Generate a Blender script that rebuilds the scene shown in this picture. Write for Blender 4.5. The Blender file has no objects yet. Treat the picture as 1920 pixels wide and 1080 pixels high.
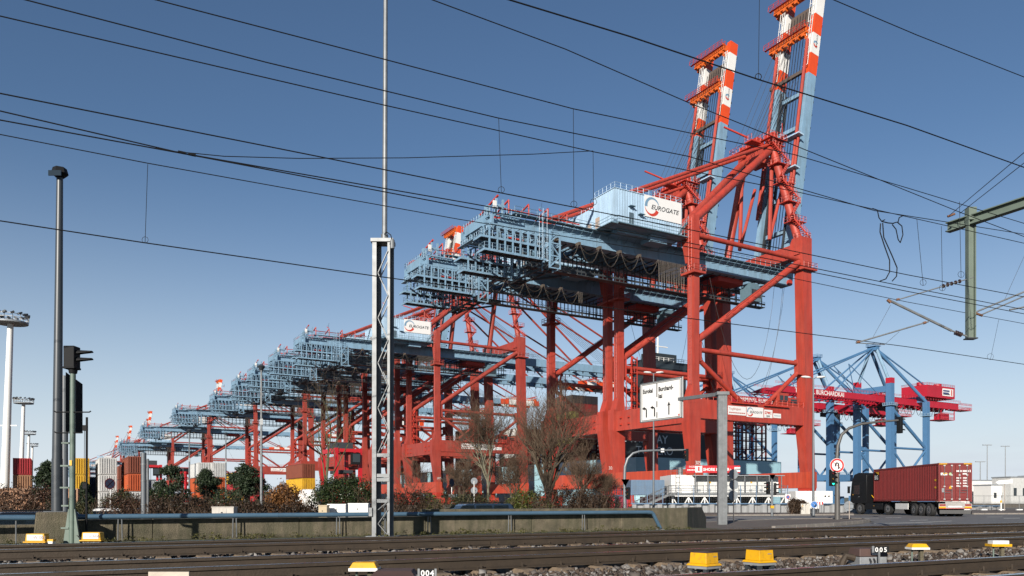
import bpy, math, random
import numpy as np
from mathutils import Vector, Matrix
R = math.radians
rng = random.Random(7)
nrg = np.random.default_rng(5)
scene = bpy.context.scene
col = scene.collection

# ------------------------------------------------------------------ camera, sky, sun, exposure
FPX, HY, HC = 1480.0, 940.0, 1.15            # focal length and horizon row in photo pixels, eye height
cam_d = bpy.data.cameras.new('camera'); cam = bpy.data.objects.new('camera', cam_d); col.objects.link(cam)
cam.location = (0, 0, HC); cam.rotation_euler = (R(90), 0, 0)
cam_d.sensor_width = 36; cam_d.lens = 36 * FPX / 1920; cam_d.shift_y = (HY - 540) / 1920
cam_d.clip_start = .1; cam_d.clip_end = 20000
scene.camera = cam
SUN_EL, SUN_AZ = R(21.2), math.atan2(-.335, -.942)
world = bpy.data.worlds.new('World'); scene.world = world; world.use_nodes = True
wn = world.node_tree.nodes; wl = world.node_tree.links
sky = wn.new('ShaderNodeTexSky'); sky.sky_type = 'NISHITA'; sky.sun_disc = False
sky.sun_elevation = SUN_EL; sky.sun_rotation = SUN_AZ
sky.air_density = 1.0; sky.dust_density = 0; sky.ozone_density = 4; sky.altitude = 0
bg = wn['Background']; bg.inputs[1].default_value = .054
# pale haze towards the horizon all round, with thin cloud banks low in it
tc = wn.new('ShaderNodeTexCoord'); mp = wn.new('ShaderNodeMapping'); mp.inputs['Scale'].default_value = (3.2, 3.2, 26)
nz = wn.new('ShaderNodeTexNoise'); nz.inputs['Scale'].default_value = 2.2; nz.inputs['Detail'].default_value = 7; nz.inputs['Roughness'].default_value = .62
rp = wn.new('ShaderNodeValToRGB'); rp.color_ramp.elements[0].position = .45; rp.color_ramp.elements[1].position = .75
sp = wn.new('ShaderNodeSeparateXYZ')
hz_ = wn.new('ShaderNodeMapRange'); hz_.inputs[1].default_value = .03; hz_.inputs[2].default_value = .42; hz_.inputs[3].default_value = 1; hz_.inputs[4].default_value = 0
pw_ = wn.new('ShaderNodeMath'); pw_.operation = 'POWER'; pw_.inputs[1].default_value = 2.2
hr = wn.new('ShaderNodeMapRange'); hr.inputs[1].default_value = .0; hr.inputs[2].default_value = .085; hr.inputs[3].default_value = .8; hr.inputs[4].default_value = 0
ml = wn.new('ShaderNodeMath'); ml.operation = 'MULTIPLY'
mixh = wn.new('ShaderNodeMix'); mixh.data_type = 'RGBA'; mixh.inputs['B'].default_value = (7.5, 8.3, 9.1, 1)
mixw = wn.new('ShaderNodeMix'); mixw.data_type = 'RGBA'; mixw.inputs['B'].default_value = (6.4, 6.9, 7.7, 1)
wl.new(tc.outputs['Generated'], mp.inputs[0]); wl.new(mp.outputs[0], nz.inputs[0]); wl.new(nz.outputs[0], rp.inputs[0])
wl.new(tc.outputs['Generated'], sp.inputs[0]); wl.new(sp.outputs[2], hr.inputs[0]); wl.new(sp.outputs[2], hz_.inputs[0]); wl.new(hz_.outputs[0], pw_.inputs[0])
wl.new(rp.outputs[0], ml.inputs[0]); wl.new(hr.outputs[0], ml.inputs[1]); wl.new(ml.outputs[0], mixw.inputs['Factor'])
wl.new(sky.outputs[0], mixh.inputs['A']); wl.new(pw_.outputs[0], mixh.inputs['Factor']); wl.new(mixh.outputs['Result'], mixw.inputs['A']); wl.new(mixw.outputs['Result'], bg.inputs[0])
sun_d = bpy.data.lights.new('sun', 'SUN'); sun_d.energy = 5.0; sun_d.angle = R(.53); sun_d.color = (1, .925, .82)
sun = bpy.data.objects.new('sun', sun_d); col.objects.link(sun)
_s = Vector((math.sin(SUN_AZ) * math.cos(SUN_EL), math.cos(SUN_AZ) * math.cos(SUN_EL), math.sin(SUN_EL)))
sun.rotation_euler = _s.to_track_quat('Z', 'Y').to_euler()
vs = scene.view_settings; vs.view_transform = 'Standard'; vs.look = 'None'; vs.gamma = 1; vs.exposure = .79; vs.use_curve_mapping = False

# ------------------------------------------------------------------ places
def at(px, py, Y): return Vector(((px - 960) / FPX * Y, Y, HC - (py - HY) / FPX * Y))
def gx(px, Y): return (px - 960) / FPX * Y
CW = Vector((.8640, .5035, 0)); CQ = Vector((-.5035, .8640, 0)); CO = Vector((34, 148, 0))      # gantry row: towards the water, along the quay
CANG = math.atan2(.5035, .8640)
def uv(u, v, z=0): return CO + CW * u + CQ * v + Vector((0, 0, z))
RD = Vector((.8834, .4686, 0)); RN = Vector((-.4686, .8834, 0)); RANG = math.atan2(.4686, .8834)  # railway: along, across
def sp_(s, p, z=0): return RD * s + RN * p + Vector((0, 0, z))
def on_p(px, py, p):                      # point of a pixel on the vertical plane parallel to the railway at distance p
    t = (px - 960) / FPX; Y = p / (.8834 - .4686 * t); return Vector((t * Y, Y, HC - (py - HY) / FPX * Y))

# ------------------------------------------------------------------ materials
MATS = {}
KA = .58
def kc(c): return tuple(x * KA for x in c)
def mat(name, c, rough=.55, metal=0, var=.12, scale=1.5, streak=0, dirt=(.10, .08, .06), dirt_amt=0, bump=0, bscale=30, spec=.5, coat=0):
    if name in MATS: return MATS[name]
    c = kc(c); dirt = kc(dirt)
    m = bpy.data.materials.new(name); m.use_nodes = True; MATS[name] = m
    n, l = m.node_tree.nodes, m.node_tree.links; b = n['Principled BSDF']
    b.inputs['Roughness'].default_value = rough; b.inputs['Metallic'].default_value = metal
    b.inputs['Specular IOR Level'].default_value = spec
    if coat: b.inputs['Coat Weight'].default_value = coat; b.inputs['Coat Roughness'].default_value = .12
    g = n.new('ShaderNodeNewGeometry') ; oi = n.new('ShaderNodeObjectInfo')
    nt = n.new('ShaderNodeTexNoise'); nt.inputs['Scale'].default_value = scale; nt.inputs['Detail'].default_value = 6; nt.inputs['Roughness'].default_value = .65
    l.new(g.outputs['Position'], nt.inputs['Vector'])
    mr = n.new('ShaderNodeMapRange'); mr.inputs[1].default_value = .25; mr.inputs[2].default_value = .75
    mr.inputs[3].default_value = 1 - var; mr.inputs[4].default_value = 1 + var
    l.new(nt.outputs[0], mr.inputs[0])
    mx = n.new('ShaderNodeMix'); mx.data_type = 'RGBA'; mx.blend_type = 'MULTIPLY'; mx.inputs['Factor'].default_value = 1
    mx.inputs['A'].default_value = (*c, 1); l.new(mr.outputs[0], mx.inputs['B']); out = mx.outputs['Result']
    if streak or dirt_amt:
        mp = n.new('ShaderNodeMapping'); mp.inputs['Scale'].default_value = (1, 1, .10 if streak else 1)
        l.new(g.outputs['Position'], mp.inputs[0])
        n2 = n.new('ShaderNodeTexNoise'); n2.inputs['Scale'].default_value = scale * 2.3; n2.inputs['Detail'].default_value = 5
        l.new(mp.outputs[0], n2.inputs['Vector'])
        r2 = n.new('ShaderNodeMapRange'); r2.inputs[1].default_value = .5; r2.inputs[2].default_value = .8
        r2.inputs[3].default_value = 0; r2.inputs[4].default_value = max(streak, dirt_amt); l.new(n2.outputs[0], r2.inputs[0])
        m2 = n.new('ShaderNodeMix'); m2.data_type = 'RGBA'; m2.inputs['B'].default_value = (*dirt, 1)
        l.new(r2.outputs[0], m2.inputs['Factor']); l.new(out, m2.inputs['A']); out = m2.outputs['Result']
    l.new(out, b.inputs['Base Color'])
    if bump:
        n3 = n.new('ShaderNodeTexNoise'); n3.inputs['Scale'].default_value = bscale; n3.inputs['Detail'].default_value = 6
        l.new(g.outputs['Position'], n3.inputs['Vector'])
        bp = n.new('ShaderNodeBump'); bp.inputs['Strength'].default_value = bump; bp.inputs['Distance'].default_value = .02
        l.new(n3.outputs[0], bp.inputs['Height']); l.new(bp.outputs[0], b.inputs['Normal'])
    return m
def leafmat(name, c1, c2, rough=.6, trans=.25):
    m = bpy.data.materials.new(name); m.use_nodes = True; MATS[name] = m
    n, l = m.node_tree.nodes, m.node_tree.links; b = n['Principled BSDF']; b.inputs['Roughness'].default_value = rough
    b.inputs['Specular IOR Level'].default_value = .3
    g = n.new('ShaderNodeNewGeometry'); rp = n.new('ShaderNodeValToRGB')
    rp.color_ramp.elements[0].color = (*kc(c1), 1); rp.color_ramp.elements[1].color = (*kc(c2), 1)
    l.new(g.outputs['Random Per Island'], rp.inputs[0]); l.new(rp.outputs[0], b.inputs['Base Color'])
    return m
def emat(name, c, s):
    m = bpy.data.materials.new(name); m.use_nodes = True; MATS[name] = m
    b = m.node_tree.nodes['Principled BSDF']; b.inputs['Base Color'].default_value = (*c, 1)
    b.inputs['Emission Color'].default_value = (*c, 1); b.inputs['Emission Strength'].default_value = s; return m
def glass(name, c=(.02, .03, .035)):
    m = mat(name, c, .06, 0, .05, spec=.8); return m

crane_red = mat('crane_red', (.545, .057, .032), .5, 0, .16, .4, streak=.38, dirt=(.32, .045, .030))
sill_red = mat('sill_red', (.60, .070, .027), .5, 0, .12, .5, streak=.3, dirt=(.25, .05, .03))
crane_red2 = mat('crane_red_dull', (.58, .045, .024), .55, 0, .14, .5, streak=.3, dirt=(.14, .03, .02))
crane_red3 = mat('crane_red_weathered', (.42, .046, .028), .55, 0, .2, .35, streak=.45, dirt=(.20, .035, .025))
crane_orange = mat('crane_orange', (.85, .085, .012), .5, 0, .1, .5, streak=.15, dirt=(.3, .05, .02))
crane_blue = mat('crane_blue', (.255, .435, .61), .5, 0, .14, .45, streak=.4, dirt=(.20, .29, .36))
house_blue = mat('house_blue', (.54, .75, .96), .5, 0, .08, .5, streak=.25, dirt=(.34, .46, .54))
crane_white = mat('crane_white', (.92, .92, .90), .5, 0, .06, .5, streak=.12, dirt=(.45, .42, .38))
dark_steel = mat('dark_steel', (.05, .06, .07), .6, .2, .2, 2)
cable = mat('festoon_cable', (.11, .088, .07), .7, 0, .2, 4)
rope = mat('wire_rope', (.05, .05, .055), .6, .3, .2, 4)
grate = mat('walkway_grating', (.16, .27, .34), .6, .2, .15, 3)
sign_white = mat('sign_white', (.95, .95, .94), .45, 0, .03, 1)
logo_blue = mat('logo_blue', (.20, .36, .52), .5); logo_red = mat('logo_red', (.68, .06, .03), .5); logo_ink = mat('logo_ink', (.035, .04, .05), .5)
bk_blue = mat('harbour_blue', (.085, .22, .42), .5, 0, .08, .3, streak=.2, dirt=(.05, .11, .2))
bk_red = mat('harbour_red', (.52, .012, .035), .5, 0, .1, .3, streak=.2, dirt=(.2, .01, .02))
galv = mat('galvanised_steel', (.235, .25, .262), .5, .35, .28, 5, streak=.3, dirt=(.25, .25, .25))
concrete = mat('concrete', (.165, .138, .092), .9, 0, .45, 3.2, streak=.75, dirt=(.055, .055, .03), bump=.9, bscale=45)
moss = mat('mossy_edge', (.075, .078, .03), .95, 0, .4, 6, bump=.6)
def _weather(m, big=(.9, .06), c=(.030, .034, .014), amt=.75, sc=(2.4, 2.4, .5), speck=True):
    n, l = m.node_tree.nodes, m.node_tree.links; b = n['Principled BSDF']; src = b.inputs['Base Color'].links[0].from_socket
    g = n.new('ShaderNodeNewGeometry'); mp = n.new('ShaderNodeMapping'); mp.inputs['Scale'].default_value = sc; l.new(g.outputs['Position'], mp.inputs[0])
    t = n.new('ShaderNodeTexNoise'); t.inputs['Scale'].default_value = big[0]; t.inputs['Detail'].default_value = 9; t.inputs['Roughness'].default_value = .7; l.new(mp.outputs[0], t.inputs['Vector'])
    r = n.new('ShaderNodeMapRange'); r.inputs[1].default_value = .42; r.inputs[2].default_value = .68; r.inputs[3].default_value = 0; r.inputs[4].default_value = amt; l.new(t.outputs[0], r.inputs[0])
    x = n.new('ShaderNodeMix'); x.data_type = 'RGBA'; x.inputs['B'].default_value = (*c, 1); l.new(src, x.inputs['A']); l.new(r.outputs[0], x.inputs['Factor'])
    if not speck: l.new(x.outputs['Result'], b.inputs['Base Color']); return
    v = n.new('ShaderNodeTexVoronoi'); v.inputs['Scale'].default_value = 38; l.new(g.outputs['Position'], v.inputs['Vector'])
    r2 = n.new('ShaderNodeMapRange'); r2.inputs[1].default_value = .0; r2.inputs[2].default_value = .28; r2.inputs[3].default_value = .5; r2.inputs[4].default_value = 0; l.new(v.outputs['Distance'], r2.inputs[0])
    x2 = n.new('ShaderNodeMix'); x2.data_type = 'RGBA'; x2.inputs['B'].default_value = (.22, .19, .15, 1); l.new(x.outputs['Result'], x2.inputs['A']); l.new(r2.outputs[0], x2.inputs['Factor']); l.new(x2.outputs['Result'], b.inputs['Base Color'])
_weather(concrete)
for _m in (crane_red, crane_red3, sill_red): _weather(_m, (.35, 0), (.30, .075, .055), .38, (1, 1, .35), False); _weather(_m, (1.1, 0), (.10, .018, .014), .45, (1.4, 1.4, .12), False)
for _m in (crane_blue, house_blue): _weather(_m, (.8, 0), (.085, .11, .125), .40, (1.2, 1.2, .14), False)
asphalt = mat('asphalt', (.15, .152, .16), .85, 0, .16, .8, dirt=(.05, .05, .052), dirt_amt=.5, bump=.25, bscale=60)
pave = mat('pavement', (.13, .105, .09), .9, 0, .2, 1.2, dirt=(.05, .045, .04), dirt_amt=.4, bump=.25, bscale=50)
kerbm = mat('kerb_stone', (.30, .27, .24), .85, 0, .2, 3)
paint_w = mat('road_paint', (.55, .55, .53), .8, 0, .25, 3, dirt=(.12, .12, .12), dirt_amt=.7)
groundm = mat('yard_ground', (.13, .118, .10), .95, 0, .3, .25, dirt=(.05, .048, .04), dirt_amt=.5)
ballastm = mat('ballast_bed', (.075, .054, .040), .95, 0, .45, 14, dirt=(.035, .028, .022), dirt_amt=.6, bump=1, bscale=22)
waterm = mat('water', (.02, .035, .045), .12, 0, .1, .2, bump=.3, bscale=1.2)
rail_rust = mat('rail_rust', (.058, .040, .025), .75, .15, .3, 4, dirt=(.03, .022, .015), dirt_amt=.5, bump=.25, bscale=40)
rail_top = mat('rail_running_surface', (.62, .68, .78), .22, 1, .1, 6)
sleeperm = mat('concrete_sleeper', (.22, .16, .105), .9, 0, .3, 9, dirt=(.08, .06, .04), dirt_amt=.5, bump=.4)
box_yellow = mat('box_yellow', (.88, .46, .002), .45, 0, .10, 7, dirt=(.30, .19, .05), dirt_amt=.55)
box_brown = mat('box_lid_brown', (.10, .055, .045), .7, 0, .2, 5)
box_grey = mat('box_grey', (.36, .38, .40), .5, .2, .15, 5, dirt=(.15, .14, .13), dirt_amt=.4)
pole_grey = mat('pole_grey_paint', (.16, .18, .20), .45, .1, .1, 2)
pole_dark = mat('pole_dark_paint', (.055, .066, .078), .42, .1, .1, 2)
pipe_blue = mat('pipe_blue', (.085, .165, .25), .4, .0, .10, 2, dirt=(.06, .10, .14), dirt_amt=.4)
signal_green = mat('signal_post_green', (.14, .20, .165), .55, 0, .15, 3, dirt=(.09, .11, .09), dirt_amt=.4)
olive = mat('portal_grey_green', (.175, .225, .185), .55, .1, .12, 2, dirt=(.10, .13, .10), dirt_amt=.35)
blackm = mat('black_plastic', (.012, .013, .015), .65, 0, .1, 3, spec=.15)
copper = mat('fitting_copper', (.30, .15, .09), .55, .5, .2, 6)
insul = mat('insulator_brown', (.06, .03, .025), .25, 0, .1, 3)
tyre = mat('tyre_rubber', (.018, .018, .019), .8, 0, .15, 8)
chrome = mat('wheel_steel', (.5, .5, .5), .35, .8, .1, 5)
white_paint = mat('white_paint', (.95, .95, .93), .5, 0, .05, 1.2, streak=.12, dirt=(.45, .40, .34))
grey_paint = mat('grey_paint', (.30, .33, .36), .55, 0, .1, 1.2, streak=.1)
sheet_pile = mat('sheet_pile_steel', (.34, .35, .36), .7, .1, .15, 1.2, streak=.55, dirt=(.14, .13, .12))
bark = mat('bark_grey', (.10, .072, .045), .9, 0, .25, 6, bump=.4)
bark2 = mat('bark_twig_brown', (.115, .072, .043), .9, 0, .25, 6)
red_paint = mat('red_paint', (.60, .012, .022), .45, 0, .08, 1)
hull_blue = mat('hull_pale_blue', (.40, .66, .76), .5, 0, .05, .12, streak=.12, dirt=(.22, .36, .42))
hull_dark = mat('hull_slate_shaded', (.022, .032, .040), .6, 0, .12, .12)  # slate paint, darkened further to carry the shadow on the deckhouse
lash_red = mat('lashing_bridge_red', (.20, .02, .018), .6, 0, .2, .6)
red_light = mat('lamp_lens_red', (.35, .02, .02), .3); yel_light = mat('lamp_lens_amber', (.4, .2, .02), .3)
green_light = emat('lamp_lens_green', (.02, .75, .5), 1.6)
blue_sign = mat('sign_blue', (.06, .22, .60), .45); red_sign = mat('sign_red', (.65, .03, .03), .45)
cab_black = mat('cab_black_paint', (.010, .011, .013), .38, 0, .05, 1, coat=.05, spec=.15)
glass_d = glass('dark_glass')
CC = {}
def cmat(key, c): CC[key] = mat('container_' + key, c, .6, 0, .13, 1.1, streak=.35, dirt=(c[0] * .35 + .03, c[1] * .35 + .02, c[2] * .35 + .015)); return CC[key]
cmat('maroon', (.22, .022, .020)); cmat('red', (.42, .015, .022)); cmat('brown', (.23, .055, .025)); cmat('orange', (.55, .095, .02))
cmat('yellow', (.74, .42, .015)); cmat('white', (.66, .67, .66)); cmat('grey', (.42, .46, .49)); cmat('blue', (.07, .14, .24))
cmat('black', (.02, .018, .022)); cmat('olive', (.19, .17, .035)); cmat('rusty', (.40, .20, .10)); cmat('cream', (.62, .56, .42)); cmat('darkred', (.14, .025, .02))

# ------------------------------------------------------------------ mesh building
UP = Vector((0, 0, 1))
class MB:
    def __init__(s): s.v = []; s.f = []
    def add(s, vs, fs):
        o = len(s.v); s.v += [tuple(v) for v in vs]; s.f += [tuple(i + o for i in f) for f in fs]; return s
    def box(s, x0, x1, y0, y1, z0, z1): return s.frus(z0, (x0, x1, y0, y1), z1, (x0, x1, y0, y1))
    def frus(s, z0, a, z1, b):
        return s.add([(a[0], a[2], z0), (a[1], a[2], z0), (a[1], a[3], z0), (a[0], a[3], z0), (b[0], b[2], z1), (b[1], b[2], z1), (b[1], b[3], z1), (b[0], b[3], z1)],
                     [(0, 3, 2, 1), (4, 5, 6, 7), (0, 1, 5, 4), (1, 2, 6, 5), (2, 3, 7, 6), (3, 0, 4, 7)])
    def beam(s, a, b, w, h, up=UP):
        a = Vector(a); b = Vector(b); d = (b - a).normalized()
        if abs(d.dot(up)) > .995: up = Vector((0, 1, 0))
        x = d.cross(up).normalized() * (w / 2); y = x.cross(d).normalized() * (h / 2)
        return s.add([a - x - y, a + x - y, a + x + y, a - x + y, b - x - y, b + x - y, b + x + y, b - x + y],
                     [(0, 3, 2, 1), (4, 5, 6, 7), (0, 1, 5, 4), (1, 2, 6, 5), (2, 3, 7, 6), (3, 0, 4, 7)])
    def tube(s, a, b, r, n=8, r2=None, cap=True):
        a = Vector(a); b = Vector(b); d = (b - a)
        if d.length < 1e-6: return s
        d.normalize(); up = UP if abs(d.z) < .95 else Vector((1, 0, 0))
        x = d.cross(up).normalized(); y = x.cross(d); r2 = r if r2 is None else r2
        cs = [(math.cos(2 * math.pi * i / n), math.sin(2 * math.pi * i / n)) for i in range(n)]
        vs = [a + (x * c + y * q) * r for c, q in cs] + [b + (x * c + y * q) * r2 for c, q in cs]
        fs = [(i, (i + 1) % n, n + (i + 1) % n, n + i) for i in range(n)]
        if cap: fs += [tuple(range(n - 1, -1, -1)), tuple(range(n, 2 * n))]
        return s.add(vs, fs)
    def path(s, pts, r, n=5, cap=True):
        pts = [Vector(p) for p in pts]; rr = r if isinstance(r, (list, tuple)) else [r] * len(pts)
        vs = []; fs = []; m = len(pts); x = None
        for i, p in enumerate(pts):
            d = (pts[min(i + 1, m - 1)] - pts[max(i - 1, 0)]).normalized()
            if x is None:
                up = UP if abs(d.z) < .95 else Vector((1, 0, 0)); x = d.cross(up).normalized()
            else: x = (x - d * x.dot(d)).normalized()
            y = x.cross(d)
            vs += [p + (x * math.cos(2 * math.pi * k / n) + y * math.sin(2 * math.pi * k / n)) * rr[i] for k in range(n)]
        for i in range(m - 1):
            for k in range(n): fs.append((i * n + k, i * n + (k + 1) % n, (i + 1) * n + (k + 1) % n, (i + 1) * n + k))
        if cap: fs += [tuple(range(n - 1, -1, -1)), tuple((m - 1) * n + k for k in range(n))]
        return s.add(vs, fs)
    def prism(s, poly, axis, t0, t1):            # poly of 2-D points extruded along axis 'x','y','z'
        n = len(poly)
        def P(a, b, t): return {'x': (t, a, b), 'y': (a, t, b), 'z': (a, b, t)}[axis]
        vs = [P(a, b, t0) for a, b in poly] + [P(a, b, t1) for a, b in poly]
        return s.add(vs, [tuple(range(n)), tuple(range(2 * n - 1, n - 1, -1))] + [(i, n + i, n + (i + 1) % n, (i + 1) % n) for i in range(n)])
    def rail(s, pts, h=1.1, step=2.0, r=.035, n=4, mid=True):
        pts = [Vector(p) for p in pts]
        for a, b in zip(pts[:-1], pts[1:]):
            L = (b - a).length; k = max(1, round(L / step))
            for lv in ((h, h * .5) if mid else (h,)): s.tube(a + UP * lv, b + UP * lv, r, n, cap=False)
            for i in range(k + 1): q = a.lerp(b, i / k); s.tube(q, q + UP * h, r, n, cap=False)
        return s
    def ladder(s, a, b, side, w=.5, cage=False, r=.03):
        a = Vector(a); b = Vector(b); side = Vector(side).normalized() * (w / 2)
        s.tube(a - side, b - side, r, 4, cap=False); s.tube(a + side, b + side, r, 4, cap=False)
        L = (b - a).length; k = int(L / .6)
        for i in range(k): q = a.lerp(b, (i + .5) / k); s.tube(q - side, q + side, r * .8, 3, cap=False)
        return s
    def disc(s, c, nrm, r, n=24, t=.01, rin=0):
        c = Vector(c); d = Vector(nrm).normalized(); up = UP if abs(d.z) < .95 else Vector((1, 0, 0)); x = d.cross(up).normalized(); y = x.cross(d)
        cs = [x * math.cos(2 * math.pi * i / n) + y * math.sin(2 * math.pi * i / n) for i in range(n)]
        if not rin:
            vs = [c + q * r for q in cs] + [c + q * r + d * t for q in cs]
            return s.add(vs, [tuple(range(n)), tuple(range(2 * n - 1, n - 1, -1))] + [(i, (i + 1) % n, n + (i + 1) % n, n + i) for i in range(n)])
        vs = [c + d * t + q * r for q in cs] + [c + d * t + q * rin for q in cs]
        return s.add(vs, [(i, (i + 1) % n, n + (i + 1) % n, n + i) for i in range(n)])
    def build(s, name, m, parent=None, smooth=35, bevel=0, kind=None):
        me = bpy.data.meshes.new(name); me.from_pydata(s.v, [], s.f); me.materials.append(m)
        if smooth:
            me.polygons.foreach_set('use_smooth', [True] * len(me.polygons)); me.set_sharp_from_angle(angle=R(smooth))
        me.update(); o = link(name, me, parent)
        if bevel: bv = o.modifiers.new('bevel', 'BEVEL'); bv.width = bevel; bv.segments = 2; bv.limit_method = 'ANGLE'
        if kind: o['kind'] = kind
        return o
def link(name, data, parent=None):
    o = bpy.data.objects.new(name, data); col.objects.link(o)
    if parent: o.parent = parent
    return o
def tag(o, label, cat, group=None):
    o['label'] = label; o['category'] = cat
    if group: o['group'] = group
    return o
def thing(name, label, cat, loc=(0, 0, 0), rz=0, group=None):
    o = link(name, None); o.location = loc; o.rotation_euler = (0, 0, rz); o.empty_display_size = .3
    return tag(o, label, cat, group)
def struct(o): o['kind'] = 'structure'; return o
def kids(o): return [c for c in bpy.data.objects if c.parent is o]
def copy_tree(o, parent=None):
    ch = kids_map.get(o.name)
    c = o.copy(); col.objects.link(c); c.parent = parent
    for k in (ch if ch is not None else kids(o)): copy_tree(k, c)
    return c
kids_map = {}
def dup(o, loc, rz=None, label=None, group=None):
    kids_map.clear()
    for x in bpy.data.objects:
        if x.parent: kids_map.setdefault(x.parent.name, []).append(x)
    for x in bpy.data.objects: kids_map.setdefault(x.name, [])
    c = copy_tree(o); c.location = loc
    if rz is not None: c.rotation_euler = (0, 0, rz)
    if label: c['label'] = label
    if group: c['group'] = group
    return c
def text(name, s, size, m, parent, origin, xdir, ydir, align='LEFT', shear=0, sx=1.0, off=0):
    cu = bpy.data.curves.new('t', 'FONT'); cu.body = s; cu.size = size; cu.align_x = align; cu.shear = shear; cu.resolution_u = 3; cu.offset = off
    tmp = bpy.data.objects.new('t', cu); col.objects.link(tmp); bpy.context.view_layer.update()
    me = bpy.data.meshes.new_from_object(tmp); bpy.data.objects.remove(tmp); bpy.data.curves.remove(cu)
    me.name = name; x = Vector(xdir).normalized(); y = Vector(ydir).normalized(); z = x.cross(y); o3 = Vector(origin)
    for v in me.vertices: v.co = o3 + x * (v.co.x * sx) + y * v.co.y + z * v.co.z
    me.materials.clear(); me.materials.append(m)
    return link(name, me, parent)
def arc(mb, c, x, y, r0, r1, a0, a1, n=18, taper=None):
    c = Vector(c); x = Vector(x).normalized(); y = Vector(y).normalized(); vs = []; fs = []
    for i in range(n + 1):
        t = i / n; a = R(a0 + (a1 - a0) * t); q = x * math.cos(a) + y * math.sin(a)
        w = 1 if taper is None else taper(t)
        vs += [c + q * r1, c + q * (r1 - (r1 - r0) * w)]
    for i in range(n): fs.append((2 * i, 2 * i + 1, 2 * i + 3, 2 * i + 2))
    return mb.add(vs, fs)
# ------------------------------------------------------------------ red ship-to-shore gantry cranes
def panel(name, o, x, y, w, h, t, m, parent):
    o = Vector(o); x = Vector(x).normalized(); y = Vector(y).normalized(); n = x.cross(y)
    a = [o, o + x * w, o + x * w + y * h, o + y * h]; b = [p + n * t for p in a]
    return MB().add(a + b, [(0, 3, 2, 1), (4, 5, 6, 7), (0, 1, 5, 4), (1, 2, 6, 5), (2, 3, 7, 6), (3, 0, 4, 7)]).build(name, m, parent, smooth=0)
def terminal_board(parent, o, x, y, w, h, e=.06):
    o = Vector(o); x = Vector(x); y = Vector(y); n = x.cross(y)
    p = panel('company_board', o, x, y, w, h, e, sign_white, parent)
    f = o + n * (e + .015); c = f + x * (w * .20) + y * (h * .50); r = h * .44
    arc(MB(), c, x, y, r * .62, r, 20, 185, taper=lambda t: .25 + .75 * t).build('logo_arc', logo_blue, p, 0)
    arc(MB(), c, x, y, r * .62, r, 185, 335, taper=lambda t: .08 + 1.1 * t).build('logo_arc', logo_red, p, 0)
    text('lettering', 'EUROGATE', h * .30, logo_ink, p, f + x * (w * .17) + y * (h * .40) + n * .015, x, y, shear=.28, sx=w * .80 / (h * .30 * 5.55), off=.004 * h)
    return p
X, Y_, Z = Vector((1, 0, 0)), Vector((0, 1, 0)), Vector((0, 0, 1))
G, B = 30.5, 22.5
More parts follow.
